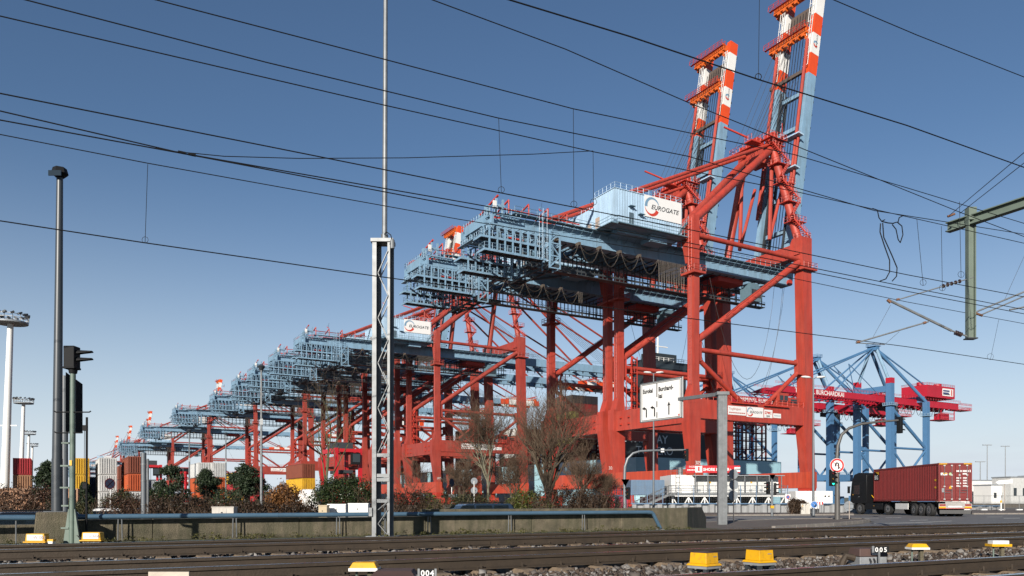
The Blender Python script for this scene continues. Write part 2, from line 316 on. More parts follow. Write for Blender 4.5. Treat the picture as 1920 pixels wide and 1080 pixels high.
def crane_body(root):
    P = lambda mb, n, m, par=None, **k: mb.build(n, m, par or root, **k)
    # legs
    for v in (0, B):
        s = 1 if v == 0 else -1
        lg = MB(); lg.frus(7.2, (-.75, .85, v - 1, v + 1), 16.2, (-2.1, .85, v - 1.02, v + 1.02)); lg.box(-2.1, .85, v - 1.02, v + 1.02, 16.2, 20.4)
        lg.frus(20.4, (-1.5, .85, v - 1.02, v + 1.02), 23, (-.7, .72, v - .86, v + .86)); lg.box(-.7, .72, v - .86, v + .86, 23, 54.6)
        for z in (26.5, 30.5, 35.2, 40, 47.5): lg.box(-.715, .735, v - .875, v + .875, z, z + .07)
        for k in range(3): lg.box(-2.115, .865, v - 1.035, v + 1.035, 16.9 + 1.3 * k, 16.95 + 1.3 * k)
        L = P(lg, 'leg', crane_red)
        cl = MB(); cl.box(-1.5, 1.5, v - 1.8, v + 1.8, 43.6, 44.0); cl.rail([(-1.5, v - 1.8, 44), (1.5, v - 1.8, 44), (1.5, v + 1.8, 44), (-1.5, v + 1.8, 44), (-1.5, v - 1.8, 44)], 1.1, 1.2, .05)
        P(cl, 'collar_platform', crane_red, L)
        ld = MB().ladder((-1.0, v - .2, 44), (-1.0, v - .2, 54), (0, 1, 0), .8, r=.06); ld.ladder((-1.0, v - .2, 23), (-1.0, v - .2, 43.6), (0, 1, 0), .5, r=.05); P(ld, 'ladder', crane_red2, L)
        inner = MB().frus(46, (-.6, .6, v + s * 1 - .5, v + s * 1 + .5), 53.5, (-.6, .6, v + s * 2.4 - .9, v + s * 2.4 + .9)); P(inner, 'gusset', crane_red, L)
        wg = MB(); wg.frus(7.2, (30.6, 32.7, v - 1.05, v + 1.05), 16, (29.3, 32.4, v - 1.1, v + 1.1)); wg.box(29.3, 32.35, v - 1.1, v + 1.1, 16, 20.6)
        wg.frus(20.6, (29.6, 32.3, v - 1.1, v + 1.1), 24, (29.75, 32.2, v - 1.1, v + 1.1)); wg.frus(24, (29.75, 32.2, v - 1.1, v + 1.1), 50, (28.95, 31.5, v - 1.1, v + 1.1))
        wg.frus(50, (28.95, 31.6, v - 1.15, v + 1.15), 55.4, (28.6, 31.6, v - 1.15, v + 1.15))
        W = P(wg, 'leg', crane_red)
        cl = MB(); cl.box(28.3, 32.4, v - 1.9, v + 1.9, 48.6, 48.95); cl.rail([(28.3, v - 1.9, 49), (32.4, v - 1.9, 49), (32.4, v + 1.9, 49), (28.3, v + 1.9, 49)], 1.1, 1.3, .05)
        P(cl, 'collar_platform', crane_red, W); cl = MB()
        cl.rail([(28.7, v - 1, 55.4), (31.5, v - 1, 55.4), (31.5, v + 1, 55.4), (28.7, v + 1, 55.4), (28.7, v - 1, 55.4)], 1.1, 1, .05); P(cl, 'leg_top_railing', crane_red, W)
        # portal beam and bracing of this side frame
        pb = MB().box(.85, 29.3, v - 1.0, v + 1.0, 16.7, 20.3); PB = P(pb, 'portal_beam', crane_red)
        rl = MB(); rl.rail([(1, v + s * -1, 20.3), (29.2, v + s * -1, 20.3)], 1.1, 1.6, .045)
        for u0 in (8.5, 17.5): rl.box(u0, u0 + 7, v - 1.5, v - 1.0, 20.0, 20.25)
        P(rl, 'handrail', crane_red2, PB)
        P(MB().tube((.8, v, 29.7), (29.4, v, 29.5), .47, 14), 'tie_tube', crane_red)
        P(MB().tube((.8, v, 51.2), (28.9, v, 51.0), .48, 14), 'tie_tube', crane_red)
        P(MB().tube((.6, v, 31.2), (28.9, v, 50.3), .68, 16), 'diagonal_brace', crane_red)
        P(MB().tube((.8, v, 28.2), (13.0, v, 20.2), .45, 12), 'diagonal_brace', crane_red)
        P(MB().tube((29.4, v, 28.2), (19.0, v, 20.2), .45, 12), 'diagonal_brace', crane_red)
        P(MB().box(28.2, 29.8, v - .5, v + .5, 27.2, 30.3), 'gusset', crane_red); P(MB().box(.8, 1.7, v - .5, v + .5, 27.5, 31.5), 'gusset', crane_red)
        # small pipe rail round the big diagonal
        pw = MB()
        for k in range(9): t = .25 + k * .07; pw.tube((.6 + 28.3 * t, v - .05, 31.2 + 19.1 * t), (.6 + 28.3 * t, v - .05, 31.2 + 19.1 * t + .02), .75, 10)
        pw.path([(7.5, v - .9, 36.6), (11, v - .9, 39.4), (22, v - .9, 46.7)], .05, 4); P(pw, 'pipe_run', rope)
    # feet
    for u, zt in ((0, 7.2), (31.6, 7.2)):
        sb = MB().box(u - 1.0, u + 1.0, -1.6, 24.1, 3.9, zt); P(sb, 'sill_beam', sill_red)
        for v in (0, B):
            bo = MB().frus(2.4, (u - .8, u + .8, v - 1.2, v + 1.2), 3.9, (u - .9, u + .9, v - 1.6, v + 1.6))
            bo.box(u - .7, u + .7, v - 4.2, v + 4.2, 1.5, 2.4)
            for k in range(4):
                a = v - 3.6 + k * 2.4; bo.box(u - .6, u + .6, a - .9, a + .9, .7, 1.5)
                for w in (-.5, .5): bo.tube((u - .35, a + w, .42), (u + .35, a + w, .42), .4, 12)
            P(bo, 'wheel_bogie', crane_red2)
    P(MB().box(-1.45, .45, 1.02, B - 1.02, 15.9, 20.0), 'portal_cross_beam', crane_red)
    tw = MB()
    for a in (-.8, .6):
        for b in (17.2, 19.0): tw.box(a - .07, a + .07, b - .07, b + .07, 20, 31)
    for k in range(6): tw.box(-.8, .6, 17.2, 19, 20 + 1.9 * k, 20.06 + 1.9 * k); tw.rail([(-.8, 17.2, 20 + 1.9 * k), (.6, 17.2, 20 + 1.9 * k)], 1, .7, .04); tw.beam((-.8, 17.3, 20 + 1.9 * k), (.6, 18.8, 21.9 + 1.9 * k), .5, .08)
    P(tw, 'stair_tower', crane_red2)
    for u in (0, 30): P(MB().box(u - 1.1, u + 1.1, 1.0, B - 1.0, 51.6, 54.4), 'upper_cross_beam', crane_red)
    # equipment on the landside cross beam, number plates and boards on the near portal beam
    for v in (2.5, 5.2, 17.0, 19.6):
        for z in (17, 18.4): P(MB().box(-1.8, -1.46, v, v + .45, z, z + .35), 'fender_stub', crane_red2)
    hs = MB().box(22.2, 25.0, -.8, .8, 20.35, 23.0); hs.box(25.2, 28.2, -.7, .7, 20.35, 22.2); H = P(hs, 'checker_cabin', crane_red)
    [P(MB().box(a, b, c, c + .06, z0, z1), 'pane', glass_d, H) for a, b, c, z0, z1 in ((22.5, 23.5, -.84, 21.2, 22.5), (23.8, 24.8, -.84, 21.2, 22.5), (25.8, 27.6, -.74, 21.1, 21.9))]
    bd = panel('name_board', (7.9, -1.02, 17.8), X, Z, 4.8, 1.7, .05, sign_white, root)
    text('lettering', 'Tragfähigkeit', .62, mat('board_ink_red', (.6, .2, .16), .6), bd, (8.1, -1.1, 18.75), X, Z); [panel('print_line', (8.1 + .55 * i, -1.08, 18.1), X, Z, .46, .22, .01, mat('board_ink_red', (.6, .2, .16), .6), bd) for i in range(8)]
    terminal_board(root, (12.9, -1.02, 17.6), X, Z, 4.6, 2.0, .05)
    zb = panel('maker_board', (17.75, -1.02, 17.7), X, Z, 2.3, 1.6, .05, sign_white, root); text('lettering', 'ZPMC', .72, logo_red, zb, (17.85, -1.1, 18.45), X, Z, off=.02); text('lettering', '2009', .5, logo_ink, zb, (18.3, -1.1, 17.85), X, Z, off=.015)
    wb = panel('name_board', (20.3, -1.02, 17.8), X, Z, 2.2, .9, .05, sign_white, root); [panel('print_line', (20.45 + .32 * i, -1.08, 18.12), X, Z, .25, .26, .01, mat('board_ink_grey', (.5, .6, .65), .6), wb) for i in range(6)]
    # waterside mast
    for v, a, k in ((0, 8.0, 0), (B, 15.8, 1)):
        m = P(MB().tube((30.2, v + (1 if not k else -1), 55), (30.2, a, 77.6), .85, 16), 'mast_leg', crane_red)
        base = MB().frus(52, (28.6, 31.6, v - .6 if k == 0 else v - 3.2, v + 3.2 if k == 0 else v + .6), 55.6, (28.9, 31.3, v - .2 if k == 0 else v - 1.6, v + 1.6 if k == 0 else v + .2)); P(base, 'mast_foot', crane_red, m)
        if k == 0:
            for i in range(5):
                t0 = i / 5 + .04; t1 = (i + 1) / 5; c = Vector((30.2, 1 + 7 * t1, 55 + 22.6 * t1)); c0 = Vector((30.2, 1 + 7 * t0, 55 + 22.6 * t0))
                ldg = MB().box(c.x - 1.5, c.x + 2.2, c.y - 1.5, c.y + 1.2, c.z - .15, c.z)
                ldg.rail([(c.x - 1.5, c.y + 1.2, c.z), (c.x - 1.5, c.y - 1.5, c.z), (c.x + 2.2, c.y - 1.5, c.z), (c.x + 2.2, c.y + 1.2, c.z)], 1.1, .9, .045)
                sgn = 1 if i % 2 else -1
                for q in range(12):
                    tt = q / 11; pz = c0.z + (c.z - c0.z) * tt; px = c0.x + sgn * (-1.7 + 3.4 * tt); ldg.box(px - .2, px + .2, c0.y + (c.y - c0.y) * tt - 1.7, c0.y + (c.y - c0.y) * tt - .9, pz - .04, pz + .04)
                ldg.beam((c0.x - sgn * 1.7, c0.y - 1.7, c0.z), (c0.x + sgn * 1.7, c.y - 1.7, c.z), .08, .3)
                ldg.rail([(c0.x - sgn * 1.7, c0.y - 1.75, c0.z), (c0.x + sgn * 1.7, c.y - 1.75, c.z)], 1.0, .8, .045); P(ldg, 'stair_landing', crane_red2, m)
    P(MB().box(29.2, 31.2, 7, 16.8, 76.4, 78.4).box(28.6, 31.8, 10, 14, 74.8, 76.4), 'apex_beam', crane_red)
    ap = MB()
    for a in ((27.6, 28.5, 6, 17.8), (31.6, 32.5, 6, 17.8), (28.5, 31.6, 6, 6.9), (28.5, 31.6, 16.9, 17.8)): ap.box(*a, 78.5, 78.62)
    ap.rail([(27.6, 6, 78.6), (32.5, 6, 78.6), (32.5, 17.8, 78.6), (27.6, 17.8, 78.6), (27.6, 6, 78.6)], 1.2, 1.0, .06)
    ap.box(24, 26.8, 8, 10, 77.6, 77.85); ap.rail([(24, 8, 77.9), (24, 10, 77.9), (26.8, 10, 77.9)], 1.1, 1, .05)
    for v in (7.5, 9, 14.6, 16.2): ap.tube((30, v - .3, 79.7), (30, v + .3, 79.7), .8, 14)
    ap.beam((27, 12, 80.4), (21.5, 13.5, 82), .3, .3); ap.tube((31, 6, 78.9), (31, 6, 82), .08, 5); ap.box(29, 31, 11, 13, 79, 80.6); P(ap, 'apex_platform', crane_red2)
    P(MB().box(30.7, 31.9, 9.2, 10.4, 80.0, 80.25), 'lamp_head', crane_white)
    P(MB().tube((30.1, 8.0, 77.2), (.5, 0, 54.2), .75, 16), 'backstay', crane_red); P(MB().tube((30.1, 15.6, 77.2), (-.1, 2.6, 53.6), .75, 16), 'backstay', crane_red)
    for v in (8.2, 14.6):
        P(MB().tube((29.4, v, 77.9), (-28.5, v + .3, 51.0), .36, 10), 'rear_stay', crane_red)
        P(MB().beam((-28.6, v + .3, 50.4), (-27.4, v + .3, 51.8), .6, .9), 'stay_anchor', crane_red2)
    P(MB().tube((0, 9.6, 62.8), (0, 9.6, 57), .2, 8), 'stay_prop', crane_red)
    # main girders
    for v in (7.0, 15.5):
        gi = MB().box(-22, 33.2, v - .75, v + .75, 47.7, 50.3); gi.box(-22, 33.2, v - .95, v + .95, 50.3, 50.45); gi.prism([(-40, 47.7), (-22, 47.7), (-22, 50.3), (-34, 49.9), (-40, 48.9)], 'y', v - .75, v + .75); gi.box(-40, 33.2, v - 1.0, v + .9, 47.45, 47.7)
        for k in range(18): gi.box(-21 + 3 * k, -20.92 + 3 * k, v - .82, v - .75, 47.7, 50.3)
        g = P(gi, 'main_girder', crane_blue)
        s = -1 if v < 10 else 1; o = v + s * 1.0
        wk = MB().box(-36, 32, min(o, o + s * 1.2), max(o, o + s * 1.2), 50.15, 50.25)
        for k in range(34): wk.beam((-35.5 + 2 * k, o, 50.1), (-35.5 + 2 * k, o + s * 1.2, 50.1), .12, .12); wk.beam((-35.5 + 2 * k, o, 49.2), (-35.5 + 2 * k, o + s * 1.1, 50.05), .08, .08)
        wk.rail([(-36, o + s * 1.2, 50.25), (-18, o + s * 1.2, 50.25)], 1.1, 1.5, .04); wk.rail([(-.5, o + s * 1.2, 50.25), (32, o + s * 1.2, 50.25)], 1.1, 1.5, .04); P(wk, 'girder_walkway', grate, g)
    for u in (-40, -31, -22, 3, 14, 24, 32): P(MB().box(u - .5, u + .5, 7.75, 14.75, 48.2, 49.8), 'girder_tie', crane_blue)
    lw = MB().box(-30, 31, 10.7, 12.3, 43.5, 43.65)
    for k in range(31):
        u = -30 + 2 * k; lw.box(u - .08, u + .08, 10.65, 10.8, 43.6, 47.6); lw.box(u - .08, u + .08, 12.2, 12.35, 43.6, 47.6); lw.beam((u, 7, 47.4), (u, 15.5, 47.4), .15, .2)
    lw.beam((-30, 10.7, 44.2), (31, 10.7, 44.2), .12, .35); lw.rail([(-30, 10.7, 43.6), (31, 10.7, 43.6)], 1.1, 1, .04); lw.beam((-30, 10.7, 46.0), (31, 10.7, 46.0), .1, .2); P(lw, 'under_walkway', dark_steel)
    # machinery house
    hb = MB().box(-17.6, -.9, 1.2, 21.0, 50.55, 51.15); hb.box(-15.5, -2, 3, 19, 49.9, 50.55); hb.box(-8.5, -4.5, 2.2, 5, 49.2, 50.5); P(hb, 'house_base', crane_blue)
    hz = MB(); hz.box(-17.0, -1.1, 1.9, 8.2, 51.15, 57.2); hz.box(-16.2, -1.5, 8.2, 20.4, 51.15, 56.2)
    for k in range(27): u = -16.7 + .58 * k; hz.box(u, u + .2, 1.84, 1.9, 51.2, 57.15)
    for k in range(11): v = 2.2 + .56 * k; hz.box(-17.06, -17.0, v, v + .2, 51.2, 57.15)
    for k in range(20): v = 8.6 + .58 * k; hz.box(-16.26, -16.2, v, v + .2, 51.2, 56.15)
    hh = P(hz, 'machinery_house', house_blue)
    rr = MB().box(-17.15, -.95, 1.75, 8.3, 57.2, 57.32); rr.rail([(-16.9, 8, 57.3), (-16.9, 2, 57.3), (-1.2, 2, 57.3), (-1.2, 8, 57.3)], 1.1, 1.3, .04); rr.rail([(-16, 8.3, 56.2), (-16, 20.2, 56.2)], 1.1, 1.3, .04); P(rr, 'roof_edge', house_blue, hh)
    terminal_board(root, (-10.3, 1.78, 53.35), X, Z, 8.9, 3.95)
    hw = MB().box(-17.4, -.9, .4, 1.85, 50.6, 50.75); hw.rail([(-17.4, 1.8, 50.7), (-17.4, .4, 50.7), (-9.5, .4, 50.7)], 1.1, 1, .045); hw.rail([(-9.5, .4, 50.7), (-.9, .4, 50.7)], 1.1, 1, .045)
    hw.box(-18.9, -17.4, .4, 20, 50.3, 50.45); hw.rail([(-18.9, 20, 50.4), (-18.9, .4, 50.4), (-17.4, .4, 50.4)], 1.1, 1.2, .045)
    for u in (-14, -11.8): hw.box(u, u + 1.2, 1.1, 1.84, 54.4 if u < -12 else 53.3, 54.5 if u < -12 else 53.4)
    for q in range(9): hw.box(-3.2 + q * .25, -2.9 + q * .25, .2, 1.0, 50.9 + q * .3, 50.98 + q * .3)
    hw.rail([(-3.2, .2, 50.9), (-1, .2, 53.5)], 1, .8, .045); P(hw, 'house_gallery', grate, hh)
    P(MB().box(-13.8, -12.8, 1.76, 1.83, 51.3, 53.4), 'door', mat('door_dark', (.10, .15, .19), .5), hh)
    [P(MB().box(a, a + .1, b, b + 1.2, 51.3, 53.4), 'door', mat('door_beige', (.55, .42, .33), .5), hh) for a, b in ((-17.1, 6.4), (-16.32, 10), (-16.32, 14))]
    # red pipe davits on the girder top
    for u in (-36.5, -32.5, -28.5, -24.5):
        d = MB().tube((u, 6, 50.4), (u, 6, 52.7 - .02 * (u + 40)), .13, 6).beam((u, 6, 52.6), (u, 10.2, 51.7), .2, .25); P(d, 'pipe_davit', crane_red2)
    P(MB().tube((-37, 8.6, 52.1), (-20, 8.6, 52.1), .12, 6).tube((-37, 14.6, 51.7), (-20, 14.6, 51.7), .12, 6), 'pipe_run', crane_red2)
    P(MB().beam((-38.6, 12.5, 51.6), (-38.6, 6, 53.0), .25, .3), 'pipe_davit', crane_red2)
    # tail: open winch deck and two-storey maintenance platforms
    wd = MB()
    for v in (5.0, 6.0, 8.0, 10, 12.4, 14.5, 16.6): wd.beam((-41.5, v, 50.5), (-36, v, 50.5), .22, .22)
    for k in range(8): wd.beam((-41.4 + .77 * k, 5, 50.4), (-41.4 + .77 * k, 16.6, 50.4), .12, .12)
    wd.rail([(-36, 5, 50.6), (-41.5, 5, 50.6), (-41.5, 16.6, 50.6), (-36, 16.6, 50.6)], 1.1, 1.0, .05)
    for u, v in ((-40.2, 6.4), (-38.9, 6.4), (-40.2, 12.4), (-38.9, 12.4)): wd.beam((u, v, 50.5), (u + .2, v, 53.6 if v < 8 else 52.6), .34, .34)
    wd.box(-40.4, -38.5, 6.1, 6.7, 52.2, 52.6); wd.box(-41.3, -40.6, 7.4, 8.4, 50.6, 52.6); wd.box(-41, -39.6, 9.4, 11, 50.6, 51.6); wd.box(-37.6, -36.6, 7.4, 9, 50.6, 52.0)
    for v in (5.4, 9, 13, 16.4): wd.box(-41.6, -41.2, v - .3, v + .3, 47.6, 50.4)
    wd.rail([(-41.7, 5, 47.7), (-41.7, 16.6, 47.7)], 1.1, .9, .05); wd.box(-42.4, -41.6, 5, 16.6, 47.5, 47.6)
    W_ = P(wd, 'winch_deck', crane_blue); W_.location = (1.3, 0, -1.0)
    P(MB().tube((-37.8, 9.4, 51.5), (-37.8, 12.0, 51.5), .75, 14), 'winch_drum', crane_red2, W_); P(MB().tube((-40.6, 13.6, 51.3), (-40.6, 15.8, 51.3), .65, 14), 'winch_drum', crane_red2, W_)
    P(MB().box(-41.2, -40.6, 5.2, 5.5, 51.4, 52.7), 'switch_box', crane_white, W_)
    for v0, v1, ue in ((4.1, 6.1, -42.2), (16.5, 18.4, -39.8)):
        tp = MB(); fl = MB()
        for z, e in ((43.0, ue), (45.1, ue - .6)):
            fl.box(e, -30.2, v0 + .1, v1 - .1, z - .1, z - .02); tp.beam((e, v0, z - .12), (-30.2, v0, z - .12), .16, .36); tp.beam((e, v1, z - .12), (-30.2, v1, z - .12), .16, .36); tp.beam((e, v0, z - .12), (e, v1 + .8, z - .12), .16, .36)
        tp.beam((ue, v0, 47.3), (-30.2, v0, 47.3), .14, .22)
        for k in range(9):
            u = ue + .9 + 1.5 * k
            for v in (v0, v1): tp.box(u - .12, u + .12, v - .12, v + .12, 42.9, 47.4)
            tp.beam((u, v0, 47.3), (u, v1 + .5, 47.5), .16, .2); fl.beam((u, v0, 42.85), (u, v1, 42.85), .16, .22)
        for z in (43.0, 45.1): tp.rail([(-30.4, v0, z), (ue, v0, z), (ue, v1, z)], 1.1, 1.5, .045); tp.rail([(ue, v1, z), (-30.4, v1, z)], 1.1, 1.5, .045)
        T = P(tp, 'maintenance_platform', crane_blue); P(fl, 'platform_grating', dark_steel, T)  # grating coloured dark to carry the shade inside the platforms
        for k in range(7):
            u = ue + 1.6 + 1.55 * k; P(MB().box(u, u + .9, v0 + .9, v0 + 1.5, 43.05, 43.6 + .25 * (k % 3)), 'interior_shade_box', (crane_blue, dark_steel, grate)[k % 3], T); P(MB().box(u + .1, u + .7, v0 + .9, v0 + 1.4, 45.1, 45.7 + .3 * ((k + 1) % 3)), 'interior_shade_box', (dark_steel, grate, crane_blue)[k % 3], T)  # boxes added as filling behind the posts, standing in for the dark shaded inside
        if v0 < 10:
            P(MB().ladder((-30.4, v0 - .1, 42.8), (-30.4, v0 - .1, 51.6), (1, 0, 0), .8, r=.06).ladder((-31.4, v0 - .3, 42.8), (-31.4, v0 - .3, 50.6), (1, 0, 0), .6, r=.06), 'ladder', crane_blue, T)
            P(MB().tube((-37.5, 4.6, 45.6), (-34.5, 4.6, 45.6), .22, 8), 'winch_drum', crane_red2, T)
    tw = MB()
    for u in (-29.4, -27.3):
        for v in (4.1, 6.4): tw.box(u - .13, u + .13, v - .13, v + .13, 41.6, 48.2)
    for a, b in (((-29.4, 4.1, 46), (-27.3, 4.1, 48)), ((-29.4, 4.1, 46), (-27.3, 4.1, 43.8)), ((-27.3, 4.1, 43.8), (-29.4, 4.1, 41.8))): tw.beam(a, b, .18, .18)
    for z in (41.7, 43.8, 46, 48): tw.beam((-29.4, 4.1, z), (-27.3, 4.1, z), .18, .2); tw.beam((-27.3, 4.1, z), (-27.3, 6.4, z), .18, .2)
    P(tw, 'access_tower', crane_blue)
    un = MB()
    for k in range(6): un.beam((-29.4, 4.4 + 2.6 * k, 42.2), (-27.4, 4.4 + 2.6 * k, 42.2), .2, .35)
    un.beam((-29.4, 4, 42.2), (-29.4, 18.4, 42.2), .25, .35); un.beam((-27.4, 4, 42.2), (-27.4, 18.4, 42.2), .25, .35); un.beam((-29.4, 5, 42.2), (-21, 10, 43.6), .25, .35); un.beam((-29.4, 17, 42.2), (-21, 13, 43.6), .25, .35)
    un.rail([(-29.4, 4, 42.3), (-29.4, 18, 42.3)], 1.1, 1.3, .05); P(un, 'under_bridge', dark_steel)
    # trolley, cabin and rope gear under the girders
    tr = MB().box(14, 21, 7.6, 14.9, 46.4, 47.4); tr.box(15, 17, 8.5, 14, 47.4, 49.2); P(tr, 'trolley', crane_red2)
    cb = MB().frus(42.8, (21, 24.2, 5.6, 8.4), 45.6, (21, 24.6, 5.6, 8.4)); cb.box(21.5, 24, 6, 8, 45.6, 46.6); c_ = P(cb, 'operator_cabin', grate)
    P(MB().box(21.4, 24.1, 5.52, 5.6, 43.6, 45.2), 'pane', glass_d, c_)
    for k, (e0, e1, dip) in enumerate((((33.5, 7.5, 48.2), (2.5, 1.5, 34), 24.6), ((33.8, 8.2, 48.2), (3.0, 1.5, 30), 23.6), ((32.0, 9, 48), (10, 6, 46), 25.5))):
        a0, b0 = Vector(e0), Vector(e1); pts = []
        for i in range(17):
            t = i / 16; p = a0.lerp(b0, t); lin = p.z; w4 = 4 * t * (1 - t); p.z = lin - w4 * (max(a0.z, b0.z) - dip) * (.85 if k < 2 else .9); p.x = a0.x + (b0.x - a0.x) * (t ** 1.15); pts.append(p)
        P(MB().path(pts, .045, 4, cap=False), 'hoist_rope', rope)
    # festoon cable
    fc = MB(); n0 = [-27 + 4.6 * i for i in range(5)]
    def sag(a, b, s, v):
        pts = []
        for i in range(9): t = i / 8; pts.append((a + (b - a) * t, v, 47.2 - s * 4 * t * (1 - t)))
        return pts
    for a in n0:
        for j, s in enumerate((1.5, 3.1)): fc.path(sag(a + .1 * j, a + 4.5 - .1 * j, s, 5.2 - .12 * j), .038, 4, cap=False)
        fc.box(a - .25, a + .25, 5.0, 6.0, 47.0, 47.5)
    for i in range(11):
        a = -4 + .62 * i
        for j in range(1): fc.path(sag(a, a + .36, 4.9 + .5 * math.sin(i * 2.1 + j), 5.2 - .2 * j), .045, 4, cap=False)
    P(fc, 'festoon_cable', cable)
crane_orange2 = mat('crane_orange_yellowish', (.78, .14, .015), .55, 0, .2, .8, streak=.35, dirt=(.2, .05, .02))
def boom_parts(root, raised):
    if raised:
        lean = math.atan(.165); ax = Vector((math.sin(lean), 0, math.cos(lean))); nr = Vector((math.cos(lean), 0, -math.sin(lean))); h = Vector((33.4, 0, 48.6)); L = 69
    else: ax = Vector((1, 0, 0)); nr = Vector((0, 0, -1)); h = Vector((33.6, 0, 49.0)); L = 69
    def bp(l, v, d=0): return h + ax * l + nr * d + Y_ * v
    stripes = [(0, 47.5, crane_blue), (47.5, 52.2, crane_orange), (52.2, 56.9, crane_white), (56.9, 61.4, crane_orange), (61.4, 66, crane_white), (66, L, crane_orange)]
    bm = MB().tube(bp(-.4, 5.8), bp(-.4, 8.4), .7, 12).tube(bp(-.4, 14.2), bp(-.4, 16.8), .7, 12); hinge = bm.build('boom_hinge', crane_red2, root)
    for v in (7.0, 15.5):
        for a, b, m in stripes:
            MB().beam(bp(a + (.0 if a else 0), v), bp(b, v), 1.25, 2.5, nr).build('boom_section', m, root)
        ck = MB()
        for k in range(22): ck.beam(bp(3 + 3 * k, v, 1.25), bp(3 + 3 * k, v, 2.0), .12, .5)
        ck.build('rail_bracket', dark_steel, root, kind='stuff')
        dd = -2.4
        ck = MB()
        for i in range(3): ck.beam(bp(49, v + .6 * i - .6, -1.9), bp(66, v + .6 * i - .6, -1.9), .1, .1)
        for i in range(9): ck.beam(bp(49 + 2.1 * i, v - .7, -1.9), bp(49 + 2.1 * i, v + .7, -1.9), .1, .1)
        ck.build('boom_ladder', crane_white, root)
        if raised:
            MB().tube(bp(16, v, -2.2), bp(55, v, -2.1), .36, 8).build('forestay', crane_red, root)
            MB().tube(bp(17, v - .9, -2.5), bp(33, v - .9, -2.4), .3, 8).build('forestay', crane_red, root)
            MB().tube((30.2, v + 1, 76.5), (29.6, v + 1.2, 57.5), .42, 8).tube((29.6, v + 1.2, 57.5), (34.2, v + 1, 72), .36, 8).build('forestay', crane_red, root)
        else:
            MB().tube((30.4, v + .9, 77.6), bp(31, v, -1.3), .36, 8).build('forestay', crane_red, root)
            MB().tube((30.4, v + .3, 77.8), bp(60, v, -1.3), .34, 8).build('forestay', crane_red, root)
    for l in (4, 12, 20, 28, 36, 44): MB().beam(bp(l, 7.6), bp(l, 14.9), .7, .9, ax).build('boom_tie', crane_blue, root)
    for l in (57.6, 67.3):
        m = MB().beam(bp(l, 7.4, -1.7), bp(l, 18.0, -1.7), 1.3, 1.5, ax); m.beam(bp(l, 16.2, -.6), bp(l, 17.8, -.6), 1.7, 2.6, ax)
        for k in range(6): m.beam(bp(l - .9, 8 + 1.6 * k, -2.0), bp(l - .9, 8.8 + 1.6 * k, -2.0), .8, .8, ax)
        for k in range(4): m.beam(bp(l - 2.2 + k, 7.7 + .2 * k, -1.7), bp(l - 1.4 + k, 7.7 + .2 * k, -1.7), .3, .9)
        m.build('boom_cross_beam', crane_orange2, root)
        q = MB()
        for j in (.6, 1.2): q.beam(bp(l + j, 7, -2.6), bp(l + j, 18.6, -2.6), .09, .09); q.beam(bp(l + j, 7, -3.6), bp(l + j, 18.6, -3.6), .09, .09)
        for k in range(9): q.beam(bp(l, 7 + 1.45 * k, -2.6), bp(l + 1.2, 7 + 1.45 * k, -2.6), .09, .09); q.beam(bp(l, 7 + 1.45 * k, -3.6), bp(l + 1.2, 7 + 1.45 * k, -3.6), .09, .09)
        q.beam(bp(l, 7, -3.1), bp(l, 18.6, -3.1), .5, .06, ax); q.build('cross_walkway', crane_red2, root)
    MB().beam(bp(48.6, 7.6, -1), bp(48.6, 17.5, -1), .6, .8, ax).build('boom_cross_beam', mat('screen_brown', (.12, .09, .075), .7), root)
    if raised:
        ec = bp(54.5, 6.355, -.1)
        arc(MB(), ec, nr, ax, .38, .75, 30, 180).build('logo_arc', logo_blue, root, 0); arc(MB(), ec, nr, ax, .38, .75, 190, 330).build('logo_arc', logo_red, root, 0)
        text('lettering', 'EUROGATE', .62, logo_ink, root, bp(53.6, 6.35, .35), ax, -nr)
    MB().beam(bp(63, 8, .3), bp(63, 14.6, .3), .6, 4, ax).build('boom_screen', mat('screen_brown', (.12, .09, .075), .7), root)
    if raised:
        rp = MB()
        for i in range(7): rp.tube((30, 9 + i, 79.5), bp(47 + i * .8, 9 + i, -1.2), .06, 3, cap=False); 
        for i in range(9): rp.tube(bp(2, 8.4 + .8 * i, -.3), bp(64, 8.4 + .8 * i, -.3), .09, 3, cap=False)
        for i in range(4): rp.tube((26, 8.5 + 2 * i, 79), bp(58, 8.5 + 2 * i, -3), .05, 3, cap=False)
        rp.build('boom_rope', rope, root)
        lt = MB()
        for v in (8.3, 14.0):
            lt.beam(bp(1, v, -.9), bp(46, v, -.9), .35, .35); lt.beam(bp(1, v, .9), bp(46, v, .9), .35, .35)
            for k in range(18): lt.beam(bp(1 + 2.5 * k, v, -.9 if k % 2 else .9), bp(3.5 + 2.5 * k, v, .9 if k % 2 else -.9), .15, .15)
        lt.build('boom_lattice', dark_steel, root)
        pl = MB()
        for l in (24.5, 32): pl.beam(bp(l, 5.0, -2.8), bp(l, 9.2, -2.8), 1.6, .3, ax)
        pl.build('service_step', house_blue, root)
    else:
        rp = MB()
        for i in range(6): rp.tube((30, 9 + i, 79.4), bp(45, 9 + i, -1), .06, 3, cap=False)
        rp.build('boom_rope', rope, root)
        fl = MB()
        fl.rail([bp(1, 5.6, -1.4), bp(66, 5.6, -1.4)], 1.1, 2, .045); fl.build('handrail', grate, root)
CRG = 'red gantry cranes in the row along the quay'
def foot_number(root, n):
    text('leg_number', n, 1.0, sign_white, root, (-.55, -1.05, 8.0), X, Z); text('leg_number', n, 1.0, sign_white, root, (-.78, .8, 8.0), -Y_, Z)
crA = thing('gantry_crane', 'nearest red gantry crane, boom raised, with large logo board on its pale blue machinery house', 'crane', CO, CANG, CRG)
crane_body(crA); boom_parts(crA, True); 
bpy.context.view_layer.update()
